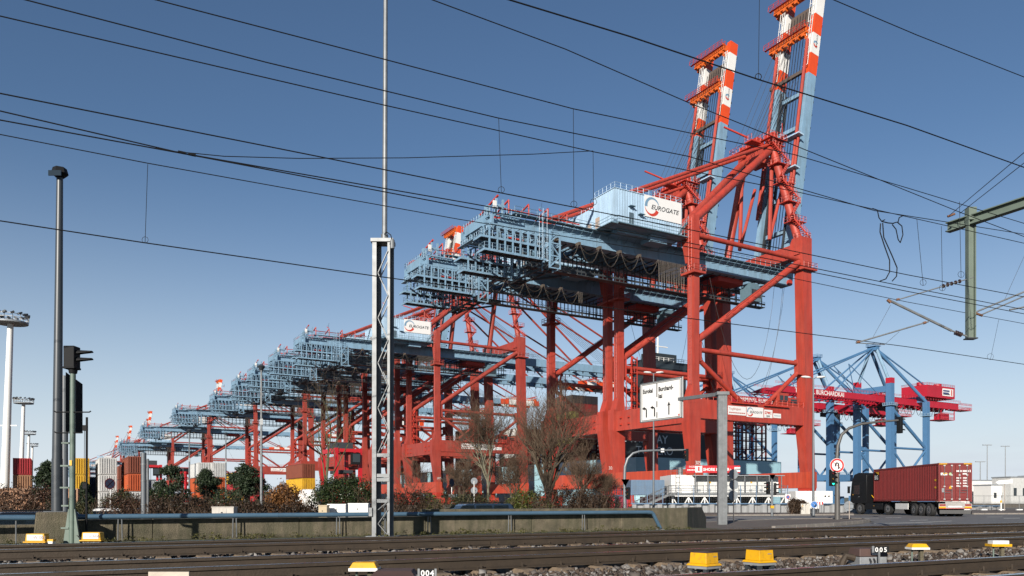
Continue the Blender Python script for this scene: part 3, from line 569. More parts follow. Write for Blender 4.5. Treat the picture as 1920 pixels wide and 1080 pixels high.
crL = thing('gantry_crane', 'red gantry crane behind the lattice mast, boom lowered, logo board right of the mast', 'crane', uv(0, 114), CANG, CRG)
kids_map.clear()
for x in list(bpy.data.objects):
    if x.parent: kids_map.setdefault(x.parent.name, []).append(x)
boomset = {'boom_hinge', 'boom_section', 'rail_bracket', 'boom_ladder', 'forestay', 'boom_tie', 'boom_cross_beam', 'cross_walkway', 'boom_screen', 'boom_rope', 'boom_lattice', 'service_step'}
for c in kids_map[crA.name]:
    if c.name.split('.')[0] in boomset: continue
    kids_map.setdefault(c.name, [])
    for g in kids_map[c.name]:
        kids_map.setdefault(g.name, [])
        for h in kids_map[g.name]: kids_map.setdefault(h.name, [])
    copy_tree(c, crL)
boom_parts(crL, False)
crB = dup(crA, uv(0, 26.4), CANG, 'second red gantry crane with raised boom, standing against the nearest crane')
more = [(crL, 147, 'red gantry crane with lowered boom, its platform first left of the lattice mast crane'),
        (crA, 180, 'red gantry crane whose raised orange tip peeks over the second crane platform'),
        (crL, 211, 'red gantry crane with lowered boom, fourth stepped platform from the lattice mast'),
        (crL, 263, 'red gantry crane with lowered boom, lowest platform of the tight middle cluster')]
for src, t, lb in more: dup(src, uv(0, t), CANG, lb)
ru, rv = Vector((math.cos(CANG), math.sin(CANG), 0)), Vector((-math.sin(CANG), math.cos(CANG), 0))
for px, py, lb in ((318, 778, 'red gantry crane standing alone left of the cluster, boom lowered'), (259, 808, 'far red gantry crane with lowered boom just above the brown container stack'), (219, 836, 'far red gantry crane with lowered boom just above the white container stack')):
    Yt = FPX * (47.5 - HC) / (HY - py); tail = at(px, py, Yt); tail.z = 0; dup(crL, tail + ru * 41.6 - rv * 15.5, CANG, lb)
for px, py, lb in ((413, 712, 'red gantry crane whose orange boom tip rises behind the middle cluster'), (283, 771, 'far red gantry crane with the tallest raised boom on the left'), (246, 798, 'far red gantry crane with the middle raised boom above the containers'),
                   (221, 817, 'far red gantry crane with the lowest raised boom above the containers')):
    Yt = FPX * (117 - HC) / (HY - py); tip = at(px, py, Yt); tip.z = 0; dup(crA, tip - ru * 44.5 - rv * 11, CANG, lb)
def repaint(root, m):
    for o in bpy.data.objects:
        p = o.parent
        if p is None: continue
        while p.parent: p = p.parent
        if p is root and o.type == 'MESH' and len(o.data.materials) and o.data.materials[0] is crane_red: o.material_slots[0].link = 'OBJECT'; o.material_slots[0].material = m
for k_, c_ in enumerate([o for o in bpy.data.objects if o.name.startswith('gantry_crane') and o not in (crA, crB)]):
    repaint(c_, crane_red3)
foot_number(crA, '305'); foot_number(crB, '302'); foot_number(crL, '303')
# ------------------------------------------------------------------ ground, water, roads
def gz(x, y):
    a = x * .8834 + y * .4686; p = -x * .4686 + y * .8834; return -.62 if -40 < a < 18 and 20.6 < p < 40 else -.03
def gp(px, py, z=0): Yd = (HC - z) * FPX / (py - HY); return Vector((gx(px, Yd), Yd, z))
def sheet(name, pts, m, z=None):
    pts = [Vector(p) for p in pts]
    if z is not None: pts = [Vector((p.x, p.y, z)) for p in pts]
    a = sum(pts[i].x * pts[(i + 1) % len(pts)].y - pts[(i + 1) % len(pts)].x * pts[i].y for i in range(len(pts)))
    if a < 0: pts.reverse()
    return struct(MB().add(pts, [tuple(range(len(pts)))]).build(name, m, None, 0))
sheet('water', [(-9000, -3000, 0), (9000, -3000, 0), (9000, 12000, 0), (-9000, 12000, 0)], waterm, -3.0)
gm = MB()                                            # the near quay, with a quay wall down to the water, and the far shores
def slab(pts, z0, z1):
    n = len(pts); a = sum(pts[i].x * pts[(i + 1) % n].y - pts[(i + 1) % n].x * pts[i].y for i in range(n))
    if a < 0: pts = pts[::-1]
    gm.add([(p.x, p.y, z1) for p in pts] + [(p.x, p.y, z0) for p in pts], [tuple(range(n))] + [(i, i + n, (i + 1) % n + n, (i + 1) % n) for i in range(n)])
qy = [uv(-2500, -900), uv(1200, -900), uv(1200, -30), uv(36, -30), uv(36, 2500), uv(-2500, 2500)]
hole = [sp_(-40, 20.6), sp_(18, 20.6), sp_(18, 40), sp_(-40, 40)]              # the sunken lane where cars park behind the wall
ring_ = qy + [qy[0]] + [hole[0], hole[3], hole[2], hole[1], hole[0]]
gm.add([(p.x, p.y, -.03) for p in ring_], [tuple(range(len(ring_)))])
gm.add([(p.x, p.y, z) for z in (-.03, -4) for p in qy], [(i, i + 6, (i + 1) % 6 + 6, (i + 1) % 6) for i in range(6)])
gm.add([(p.x, p.y, z) for z in (-.03, -.62) for p in hole], [(i, (i + 1) % 4, (i + 1) % 4 + 4, i + 4) for i in range(4)] + [(4, 5, 6, 7)])
slab([uv(240, 20), uv(1600, 20), uv(1600, 2500), uv(240, 2500)], -4, -.03)
slab([uv(-6000, 2600), uv(6000, 2600), uv(6000, 6000), uv(-6000, 6000)], -4, -.03)
struct(gm.build('ground', groundm, None, 0))
sheet('road', [gp(1345, 981.5), gp(1480, 976.2), gp(1600, 975), gp(1640, 978.5), gp(1600, 985), gp(1500, 991), gp(1750, 1003), gp(2600, 1000), gp(2900, 963), gp(1822, 964.5), gp(1600, 966), gp(1250, 967.6), gp(1000, 968), gp(1000, 981.5)], asphalt, 0)
def slabs(name, pts, z1, m):
    mb = MB(); pts = [Vector(p) for p in pts]; n = len(pts)
    a = sum(pts[i].x * pts[(i + 1) % n].y - pts[(i + 1) % n].x * pts[i].y for i in range(n))
    if a < 0: pts.reverse()
    mb.add([(p.x, p.y, z1) for p in pts] + [(p.x, p.y, -.1) for p in pts], [tuple(range(n))] + [(i, i + n, (i + 1) % n + n, (i + 1) % n) for i in range(n)])
    return struct(mb.build(name, m, None, 0))
isl = [gp(1000, 981.5), gp(1345, 981.5), gp(1480, 976.2), gp(1595, 974.8), gp(1618, 975.6), gp(1629, 977.4), gp(1615, 980), gp(1560, 985), gp(1450, 991.5), gp(1250, 1001), gp(1000, 1001)]
slabs('traffic_island', isl, .09, pave)
slabs('pavement', [gp(1000, 967.6), gp(1300, 967.4), gp(1600, 965.8), gp(1600, 963), gp(1000, 963)], .10, pave)
slabs('pavement', [gp(1822, 964.3), gp(2900, 962.6), gp(2900, 956), gp(1822, 957.5)], .10, pave)
def kerb_run(pts, name='kerb'):
    root = struct(link(name, None)); root.empty_display_size = .2; me = None
    for a, b in zip(pts[:-1], pts[1:]):
        L = (b - a).length; k = max(1, int(L / 1.0)); d = (b - a) / k; ang = math.atan2(d.y, d.x)
        for i in range(k):
            if me is None: o = MB().box(-.485, .485, -.08, .08, -.05, .125).build('kerb_block', kerbm, root, bevel=0); me = o.data
            else: o = link('kerb_block', me, root)
            o.location = a + d * (i + .5); o.rotation_euler = (0, 0, ang); o.scale = (d.length, 1, 1)
    return root
kerb_run([gp(1300, 984), gp(1345, 981.4), gp(1480, 976.1), gp(1595, 974.7), gp(1618, 975.5), gp(1630, 977.4), gp(1615, 980.1), gp(1560, 985.1), gp(1450, 991.8)])
kerb_run([gp(1360, 967.5), gp(1480, 966.9), gp(1600, 966)]); kerb_run([gp(1824, 964.6), gp(1990, 964.1)])
def mark(pts): return sheet('road_marking', [gp(*p) for p in pts], paint_w, .004)
mark([(1500, 975.4), (1540, 974.6), (1533, 974.0), (1496, 974.6)]); mark([(1365, 971.0), (1460, 970.4), (1460, 970.0), (1365, 970.5)]); mark([(1420, 978.1), (1500, 975.6), (1500, 975.1), (1420, 977.4)])
mark([(1638, 982.6), (1720, 980.6), (1785, 977.2), (1784, 976.6), (1716, 979.8), (1638, 981.5)]); mark([(1706, 976.2), (1740, 975.5), (1740, 974.8), (1706, 975.4)])
mark([(1620, 972.2), (1648, 971.6), (1648, 971.1), (1620, 971.6)]); mark([(1882, 972.3), (1912, 971.9), (1912, 971.2), (1882, 971.5)]); mark([(1360, 974), (1470, 972.6), (1470, 972.1), (1360, 973.4)])
mark([(1660, 971), (1690, 970.6), (1690, 970.1), (1660, 970.5)]); mark([(1850, 969.6), (1880, 969.2), (1880, 968.8), (1850, 969.1)])

# ------------------------------------------------------------------ containers
def container_mesh(L, H, key):
    W = 2.44; m = MB(); p = .28; n = int((L - .5) / p)
    for sgn in (-1, 1):                                   # corrugated long sides
        vs = []; y0 = sgn * (W / 2 - .01)
        for i in range(n + 1):
            x = .25 + (L - .5) * i / n
            for dx, d in ((0, 0), (.07, 0), (.11, .045), (.21, .045)):
                if x + dx < L - .2: vs.append((x + dx, y0 - sgn * d))
        k = len(vs); m.add([(a, b, .16) for a, b in vs] + [(a, b, H - .1) for a, b in vs], [(i, i + 1, k + i + 1, k + i) if sgn < 0 else (i + 1, i, k + i, k + i + 1) for i in range(k - 1)])
    vs = []                                               # far corrugated end
    for i in range(8):
        for dx, d in ((0, 0), (.08, 0), (.12, .04), (.24, .04)): vs.append((L - .03 - d, -W / 2 + .12 + i * .28 + dx))
    k = len(vs); m.add([(a, b, .16) for a, b in vs] + [(a, b, H - .1) for a, b in vs], [(i, i + 1, k + i + 1, k + i) for i in range(k - 1)])
    m.box(.06, .09, -W / 2 + .1, W / 2 - .1, .14, H - .1)
    m.box(.02, L - .02, -W / 2 + .02, W / 2 - .02, H - .1, H - .03); m.box(.05, L - .05, -W / 2 + .05, W / 2 - .05, .12, .16)
    for x in (0, L - .17):
        for y in (-W / 2, W / 2 - .12): m.box(x, x + .17, y, y + .12, 0, H)
    for y in (-W / 2, W / 2 - .1):
        for z in (.03, H - .13): m.box(.17, L - .17, y, y + .1, z, z + .12)
    for x in (.01, L - .13):
        for z in (.03, H - .13): m.box(x, x + .12, -W / 2 + .12, W / 2 - .12, z, z + .12)
    me = bpy.data.meshes.new('container_' + key); me.from_pydata(m.v, [], m.f); me.materials.append(CC['red']); me.update(); return me
CM = {}
def cmesh(L, H):
    if (L, H) not in CM: CM[(L, H)] = container_mesh(L, H, f'{L}')
    return CM[(L, H)]
def door_meshes():
    ms = {}
    for k, (y0, y1) in enumerate(((-1.1, -.01), (.01, 1.1))):
        d = MB(); d.box(-.02, .03, y0, y1, .17, 2.44)
        for z in (.45, .9, 1.35, 1.8): d.box(-.045, -.02, y0 + .1, y1 - .1, z, z + .22)
        me = bpy.data.meshes.new('door'); me.from_pydata(d.v, [], d.f); me.materials.append(CC['red']); ms[k] = me
    b = MB()
    for y in (-.8, -.3, .3, .8): b.tube((-.07, y, .1), (-.07, y, 2.5), .025, 5)
    me = bpy.data.meshes.new('lock_bar'); me.from_pydata(b.v, [], b.f); me.materials.append(galv); ms['bar'] = me
    return ms
DM = door_meshes()
def setm(o, m): o.material_slots[0].link = 'OBJECT'; o.material_slots[0].material = m
def container(loc, ang, key, label, L=12.19, H=2.59, group='containers stacked in the yard', doors=False, corr=False):
    m = CC[key]
    if doors:
        r = thing('shipping_container', label, 'container', loc, ang, group); b = link('body', cmesh(L, H), r); setm(b, m)
        if corr:
            e = MB()
            for i in range(7): e.box(-.06, .06, -1.08 + i * .315, -1.08 + i * .315 + .17, .16, H - .14)
            e.build('end_wall', m, r)
        else:
            for k in (0, 1): d = link('door', DM[k], r); setm(d, m)
            link('lock_bar', DM['bar'], r)
        return r
    o = link('shipping_container', cmesh(L, H), None); setm(o, m); o.location = loc; o.rotation_euler = (0, 0, ang); return tag(o, label, 'container', group)
QA = CANG + math.pi / 2
def stack(px, Y, keys, labels, L=12.19, H=2.59, ang=QA, corr=True, z0=0):
    base = at(px, HY, Y); base.z = 0
    off = Vector((math.cos(ang - math.pi / 2), math.sin(ang - math.pi / 2), 0)) * 1.22
    for k, (c, lb) in enumerate(zip(keys, labels)):
        if c: container(base + off + Vector((0, 0, z0 + k * (H + .05))), ang, c, lb, L, H, doors=True, corr=corr)
stack(24, 122, ['brown', 'rusty', 'red'], ['brown container at the foot of the stack beside the white light mast', 'rust streaked pale container under the bright red one by the light mast', 'bright red container topping the leftmost stack beside the white light mast'])
stack(134, 122, ['yellow', 'yellow', 'yellow'], ['yellow container at the foot of the yellow stack behind the signal', 'yellow container in the middle of the yellow stack', 'yellow container topping the stack behind the signal post'])
stack(186, 121, ['white', 'white', 'white'], ['white container at the foot of the white stack', 'white container in the middle of the white stack behind the round sign', 'white container topping the white stack'])
stack(167, 132, ['blue', 'blue'], ['dark blue container at the foot of the stack left of the white one', 'dark blue container topping the stack left of the white one'])
stack(240, 117, ['white', 'orange', 'brown'], ['white container at the foot of the brown topped stack', 'orange red container in the middle of the brown topped stack', 'brown container topping the stack right of the white one'])
stack(222, 150, ['brown', 'brown', 'brown'], ['brown container at the foot of the narrow stack between white and brown', 'brown container second in the narrow stack between white and brown', 'brown container topping the narrow stack between white and brown'])
stack(285, 155, ['grey', 'grey', ], ['grey container at the foot of the stack by the grey stub pole', 'grey container topping the stack right of the grey stub pole'])
stack(372, 155, ['orange', 'orange', 'white'], ['orange container at the foot of the left white topped stack', 'orange container under the left white one beyond the pines', 'left of two white containers above the pines'], H=2.9)
stack(398, 155, ['orange', 'orange', 'white'], ['orange container at the foot of the right white topped stack', 'orange container under the right white one beyond the pines', 'right of two white containers above the pines'], H=2.9)
stack(437, 185, ['yellow', 'red', 'yellow'], ['yellow container at the foot of the far yellow topped stack', 'red container in the middle of the far yellow topped stack', 'yellow container topping the far stack beyond the pines'])
stack(476, 185, ['red', 'darkred', 'red'], ['red container at the foot of the far red stack', 'dark red container in the middle of the far red stack', 'red container topping the far stack behind the lamp post'])
stack(567, 150, ['white', 'yellow', 'brown'], ['white container at the foot of the yellow and brown stack', 'yellow container under the brown one beside the russet bush', 'brown container topping the stack beside the russet bush'], H=2.75)
b0 = at(-14, HY, 88); b0.z = 0
container(b0, CANG - .30, 'rusty', 'rusty container lying broadside in front of the leftmost stack', 9.0, 2.59, doors=False)

# ------------------------------------------------------------------ ship at the quay
ship = thing('container_ship', 'pale blue container ship moored behind the red cranes', 'ship', CO, CANG)
hp = [(38, 63.5), (40, 62), (95, 62), (97, 63.5), (97, 330), (85, 360), (67, 375), (50, 360), (38, 330)]
MB().prism(hp, 'z', -3, 13.6).build('hull', hull_blue, ship, 0)
MB().prism([(a + (1 if a < 60 else -1), b + (1 if b < 70 else -1)) for a, b in hp], 'z', 13.6, 14).build('deck', hull_dark, ship, 0)
db = MB().box(38.2, 68, 63.2, 74, 14, 23.5).build('stern_block', hull_dark, ship, 0)
LM = mat('ship_letter', (.8, .88, .92), .6)
text('lettering', 'ALL THE WAY', 3.2, LM, db, (49.3, 63.1, 17.8), X, Z, 'RIGHT', off=.04)
text('lettering', 'TO ZERO', 3.2, LM, db, (51.4, 63.1, 14.5), X, Z, 'RIGHT')
dk = MB().box(53, 70, 78, 84, 14, 41).box(52, 72, 77, 83, 41, 44.6).box(56, 67, 79, 83, 44.6, 47.4).build('deckhouse', hull_dark, ship, 0)
for k in range(5):
    for z in (30, 34, 38): MB().box(54 + 3.2 * k, 55.8 + 3.2 * k, 77.9, 77.97, z, z + 1.2).build('window', glass_d, dk, 0)
MB().box(53, 71, 76.9, 76.97, 42.4, 43.8).build('window', glass_d, dk, 0)
ms = MB().tube((61, 81, 47.4), (61, 81, 53), .3, 6).beam((57, 81, 50), (65, 81, 50), .3, .3).rail([(52, 77, 44.6), (72, 77, 44.6)], 1.1, 2, .08); ms.build('radar_mast', crane_white, dk)
def lash(v, z1, n=12):
    m = MB()
    for k in range(n + 1):
        u = 40 + 4.4 * k
        for w in (0, 1.6): m.box(u - .22, u + .22, v + w - .2, v + w + .2, 13.9, z1)
        if k < n: m.beam((u, v, 14.2), (u + 4.4, v, 17.4), .2, .25); m.beam((u, v, z1 - 3), (u + 4.4, v, z1), .2, .25)
    for z in np.arange(17.4, z1 + .1, 2.6): m.box(39.8, 40.2 + 4.4 * n, v - .25, v + 1.8, z, z + .25); m.rail([(40, v, z), (40 + 4.4 * n, v, z)], 1.1, 2.2, .07)
    m.beam((40, v + .8, 14.2), (40, v + .8, z1), .3, 1.6); return m.build('lashing_bridge', lash_red, ship)
for v, z1 in ((66, 26.5), (76, 26.5), (95, 27), (113, 26), (131, 26), (149, 25)): lash(v, z1)
tn = ('lowest', 'second', 'third', 'fourth', 'fifth', 'sixth', 'seventh', 'eighth', 'ninth')
bays = [(97.5, 'bay nearest the dark deckhouse', [['black', 'red', 'olive', 'red', 'olive', 'olive', 'darkred', 'black'], ['red', 'brown', 'darkred', 'olive', 'olive', 'maroon', 'darkred', 'black'], ['grey', 'red', 'brown', 'olive', 'olive', 'darkred', 'maroon', 'black'], ['brown', 'white', 'red', 'olive', 'olive', 'maroon', 'darkred', 'black']]),
        (133, 'middle bay of the ship', [['maroon', 'white', 'maroon', 'brown', 'white'], ['red', 'maroon', 'grey', 'maroon', 'brown'], ['maroon', 'cream', 'brown', 'red', 'maroon'], ['grey', 'maroon', 'white', 'brown', 'darkred']]),
        (170, 'bay beyond the bare tree', [['orange', 'cream', 'maroon', 'grey', 'white', 'maroon'], ['white', 'red', 'black', 'maroon', 'brown', 'red'], ['maroon', 'grey', 'brown', 'red', 'white', 'brown'], ['blue', 'red', 'maroon', 'brown', 'grey', 'maroon']]),
        (235, 'farthest bay toward the bow', [['orange', 'cream', 'cream', 'black', 'maroon', 'grey'], ['red', 'maroon', 'grey', 'blue', 'brown', 'white'], ['maroon', 'orange', 'red', 'white', 'maroon', 'brown']])]
for v, nm, cols in bays:
    for i, cl in enumerate(cols):
        for k, c in enumerate(cl):
            container(uv(41 + 2.55 * i, v, 14.3 + 2.62 * k), QA, c, f"{ {'maroon': 'maroon', 'darkred': 'dark red'}.get(c, c)} container on the ship, {tn[k]} tier, {tn[i] if i else 'quayside'} row, {nm}", group='containers on the ship')
for t, v, i, k in (('MAERSK', 170, 0, 1), ('MAERSK', 235, 0, 2)):
    tt = text('lettering', t, 2.2, logo_ink, None, uv(41 - 1.28, v + 11.2, 14.3 + 2.62 * k + .5), -CQ, Z, sx=1.15); tt.parent = ship; tt.matrix_parent_inverse = (Matrix.Translation(CO) @ Matrix.Rotation(CANG, 4, 'Z')).inverted()

# ------------------------------------------------------------------ blue and red cranes of the opposite quay
BKG = 'blue and red gantry cranes on the opposite quay'
def blue_crane():
    r = thing('harbour_crane', 'nearest blue gantry crane with red boom, right of the last red leg', 'crane', uv(244.8, 126), CANG + math.pi, BKG)
    P = lambda mb, n, m, par=None: mb.build(n, m, par or r)
    for y in (0, -18):
        l = P(MB().box(-1.35, 1.35, y - 1.4, y + 1.4, 4, 58), 'leg', bk_blue); P(MB().box(-1.4, 1.4, y - 1.45, y + 1.45, 58, 60.6), 'leg_cap', bk_red, l)
        c = MB().box(-2.4, 2.4, y - 2.4, y + 2.4, 47.2, 47.5).rail([(-2.4, y - 2.4, 47.5), (2.4, y - 2.4, 47.5), (2.4, y + 2.4, 47.5), (-2.4, y + 2.4, 47.5), (-2.4, y - 2.4, 47.5)], 1.1, 1.2, .08); P(c, 'collar_platform', crane_blue, l)
        l2 = P(MB().box(-30.2, -27.8, y - 1.2, y + 1.2, 4, 51), 'leg', bk_blue)
        c = MB().box(-31.2, -26.8, y - 2, y + 2, 43.6, 43.9).rail([(-31.2, y + 2, 43.9), (-26.8, y + 2, 43.9), (-26.8, y - 2, 43.9), (-31.2, y - 2, 43.9)], 1.1, 1.2, .08); P(c, 'collar_platform', crane_blue, l2)
        P(MB().box(-28, -1.5, y - 1.3, y + 1.3, 12, 15.2), 'portal_beam', bk_blue)
        P(MB().tube((-1.5, y, 27), (-28.6, y, 27), .55, 10), 'tie_tube', bk_blue); P(MB().tube((-1.4, y, 46), (-28.5, y, 27.5), .8, 10), 'diagonal_brace', bk_blue)
        P(MB().tube((-1.5, y, 26.5), (-14.5, y, 15), .55, 8), 'diagonal_brace', bk_blue); P(MB().tube((-28.2, y, 26.5), (-15, y, 15), .55, 8), 'diagonal_brace', bk_blue)
        P(MB().box(-4, 4, y - 3.4, y + 3.4, 0, 4) if False else MB().box(-1.2, 1.2, y - 4, y + 4, 0, 3.9), 'wheel_bogie', bk_blue); P(MB().box(-30, -28, y - 4, y + 4, 0, 3.9), 'wheel_bogie', bk_blue)
        P(MB().tube((0, y, 58), (0, -9 + (1.6 if y == 0 else -1.6), 76), .75, 10), 'mast_leg', crane_blue)
        P(MB().tube((-.5, -9 + (1.6 if y == 0 else -1.6), 75.6), (-28.5, y, 51), .8, 10), 'backstay', bk_blue)
    P(MB().rail([(-27, 1.3, 15.2), (-2, 1.3, 15.2)], 1.1, 1.5, .09), 'handrail', crane_blue)
    for x in (0, -29): P(MB().box(x - 1.1, x + 1.1, -16.5, -1.5, 54 if x == 0 else 50.8, 57 if x == 0 else 53.8), 'cross_beam', bk_blue)
    for x in (0, -29): P(MB().box(x - 1.2, x + 1.2, -16.5, -1.5, 12, 15), 'cross_beam', bk_blue)
    P(MB().box(-1.2, 1.2, -11.5, -6.5, 75, 77).box(-2, 2, -11.8, -6.2, 77, 77.2).rail([(-2, -6.2, 77.2), (2, -6.2, 77.2), (2, -11.8, 77.2), (-2, -11.8, 77.2), (-2, -6.2, 77.2)], 1.2, 1, .09), 'apex_head', bk_blue)
    for y in (-5, -13):
        g = P(MB().box(-64, 4, y - .8, y + .8, 49.3, 52.6), 'main_girder', bk_red); b = P(MB().box(4.4, 68, y - .75, y + .75, 49.6, 52.4).frus(49.6, (68, 80, y - .75, y + .75), 52.4, (68, 72, y - .75, y + .75)), 'boom', bk_red)
        q = MB().box(-64, 78, y + 1, y + 2, 49.0, 49.15) if y == -5 else MB().box(-64, 78, y - 2, y - 1, 49.0, 49.15)
        q.rail([(-64, y + (2 if y == -5 else -2), 52.7), (76, y + (2 if y == -5 else -2), 52.7)], 1.1, 2.2, .07)
        for k in range(36): q.box(-63 + 4 * k, -62.7 + 4 * k, y - .9, y + .9, 48.6, 49.3)
        P(q, 'girder_walkway', bk_red, g)
        P(MB().tube((0, -9 + (.8 if y == -5 else -.8), 76.4), (34, y, 52.6), .38, 7), 'forestay', bk_blue); P(MB().tube((0, -9 + (.8 if y == -5 else -.8), 76.6), (66, y, 52.6), .38, 7), 'forestay', bk_blue)
        P(MB().tube((-.5, -9 + (.8 if y == -5 else -.8), 76.4), (-52, y, 54), .38, 7), 'rear_stay', bk_blue)
        P(MB().tube((1.5, y, 53), (24, y, 66), .2, 5).tube((24, y, 66), (14, -9, 53), .2, 5), 'stay_link', bk_blue)
    text('lettering', 'TERMINAL BURCHARDKAI', 2.9, sign_white, r, (62, -4.18, 50.0), -X, Z, sx=.98, off=.05)
    for x in (-60, -45, -15, 12, 30, 50, 66): P(MB().box(x - .5, x + .5, -12.2, -5.8, 50, 52), 'girder_tie', bk_red)
    h = P(MB().box(-57, -33, -16, -2, 54.2, 60.2), 'machinery_house', bk_red); P(MB().tube((-38, -9, 60.2), (-38, -9, 62.4), 1.6, 12), 'roof_vent', bk_red, h); P(MB().tube((-50, -7, 60.2), (-50, -7, 62), 2, 12), 'roof_vent', bk_red, h)
    bd = panel('company_board', (-46, -1.98, 55.4), -X, Z, 9.5, 3.8, .06, sign_white, r); [panel('print_line', (-46.6, -1.9, z), -X, Z, 5.6 - .6 * i, .8, .02, mat('board_navy', (.05, .07, .2), .5), bd) for i, z in enumerate((57.6, 56.4))]; panel('logo_bar', (-53.6, -1.9, 55.8), -X, Z, .9, 3.0, .02, logo_red, bd); panel('logo_bar', (-46.6, -1.9, 56.0), -X, Z, 6, .5, .02, logo_ink, bd)
    P(MB().rail([(-57, -2, 60.2), (-33, -2, 60.2), (-33, -16, 60.2)], 1.1, 2, .09), 'handrail', bk_red, h)
    P(MB().box(-60, -48, -12, -4, 43.5, 43.8).rail([(-60, -4, 43.8), (-48, -4, 43.8)], 1.2, 1.2, .09).rail([(-60, -4, 46), (-48, -4, 46)], 1.2, 1.2, .09).box(-60, -59.7, -4.2, -3.8, 43.6, 49.4).box(-48.3, -48, -4.2, -3.8, 43.6, 49.4).box(-57, -50, -9, -5, 44, 47), 'maintenance_platform', bk_red)
    P(MB().box(-76, -64, -10, -4, 49.4, 49.7).rail([(-64, -4, 49.7), (-76, -4, 49.7), (-76, -10, 49.7)], 1.3, 1.2, .1).rail([(-64, -4, 51.6), (-76, -4, 51.6)], 1.3, 1.2, .1), 'tail_platform', bk_red)
    P(MB().box(-14, -8, -12.5, -5.5, 46.6, 48.6).box(-11, -8.4, -5.4, -3, 43.2, 46.4), 'trolley', dark_steel)
    f = MB()
    for k in range(9):
        a = -44 + 5 * k; f.path([(a + 5 * t / 6, -2.4, 48.6 - 4.4 * 4 * (t / 6) * (1 - t / 6)) for t in range(7)], .13, 4, cap=False)
    P(f, 'festoon_cable', rope); return r
bc = blue_crane()
dup(bc, uv(244.8, 160), None, 'second blue gantry crane with red boom, partly behind the last red leg')
dup(bc, uv(244.8, 222), None, 'third blue gantry crane with red boom, mostly hidden behind the red portal')
dup(bc, uv(520, 900), CANG - .6, 'far blue gantry crane seen small between the red legs by the lamp post')
# ------------------------------------------------------------------ railway: bed, sleepers, rails
bm = MB(); ps = np.arange(1.0, 17.21, .3); ss = np.arange(-12, 62, .6); nv = len(ps)
for a in ss:
    for p in ps:
        z = .185 + .05 * math.sin(p * 3.1 + a * .7) * math.sin(a * 1.9) * .4 + nrg.normal(0, .012)
        if p > 16.6: z = .1 if p < 17.1 else -.05
        bm.v.append(tuple(sp_(a, p, z)))
for i in range(len(ss) - 1):
    for j in range(nv - 1): bm.f.append((i * nv + j, (i + 1) * nv + j, (i + 1) * nv + j + 1, i * nv + j + 1))
struct(bm.build('ballast_bed', ballastm))
struct(MB().prism([(-14, 16.4), (17.4, 16.4), (17.8, 19.75), (17.2, 20.4), (-14, 20.4)], 'z', -.05, .275).build('verge', moss, None, 0)).rotation_euler = (0, 0, RANG)
RAILP = [(-.075, .27), (.075, .27), (.075, .283), (.012, .30), (.012, .385), (.036, .393), (.036, .425), (.03, .43), (-.03, .43), (-.036, .425), (-.036, .393), (-.012, .385), (-.012, .30), (-.075, .283)]
slm = MB().frus(.10, (-.15, .15, -1.3, 1.3), .235, (-.11, .11, -1.3, 1.3)); slm.frus(.235, (-.11, .11, .45, 1.1), .262, (-.1, .1, .5, 1.05)); slm.frus(.235, (-.11, .11, -1.1, -.45), .262, (-.1, .1, -1.05, -.5))
sl_me = None
for tn_, (pa, pb, s0, s1) in {'far': (15.45, 13.95, -5, 34), 'middle': (10.75, 9.25, -4, 26), 'near': (6.05, 4.55, -1, 17)}.items():
    tr = struct(link('rail_track', None)); tr.location = sp_(0, (pa + pb) / 2); tr.rotation_euler = (0, 0, RANG); tr['label'] = f'{tn_} railway track of rusty rails on concrete sleepers'
    for y in ((pa - pb) / 2, -(pa - pb) / 2):
        r = MB().prism([(a + y, b) for a, b in RAILP], 'x', -12, 62).build('rail', rail_rust, tr)
        MB().box(-12, 62, y - .033, y + .033, .4305, .433).build('running_surface', rail_top, r, 0)
        if tn_ != 'near':                      # joint bars
            for x0 in ((3.1, 12.4) if y > 0 else (6.2, 15.8)): MB().box(x0, x0 + .7, y - .034, y - .012, .30, .37).build('fishplate', rail_rust, r, 0)
    cl = MB(); k = 0
    for i, s in enumerate(np.arange(s0, s1, .6)):
        if sl_me is None: o = slm.build('sleeper', sleeperm, tr, 0); sl_me = o.data
        else: o = link('sleeper', sl_me, tr)
        o.location = (s, 0, rng.uniform(-.006, .006)); o.rotation_euler = (0, 0, rng.uniform(-.01, .01))
        for y in ((pa - pb) / 2, -(pa - pb) / 2):
            for d in (-.12, .12):
                cl.box(s - .055, s + .055, y + d - .035, y + d + .035, .262, .29); cl.tube((s, y + d, .285), (s, y + d, .345), .014, 5); cl.tube((s - .045, y + d * .8, .30), (s + .045, y + d * .8, .305), .012, 5)
    cl.build('rail_fastenings', rail_rust, tr, kind='stuff')
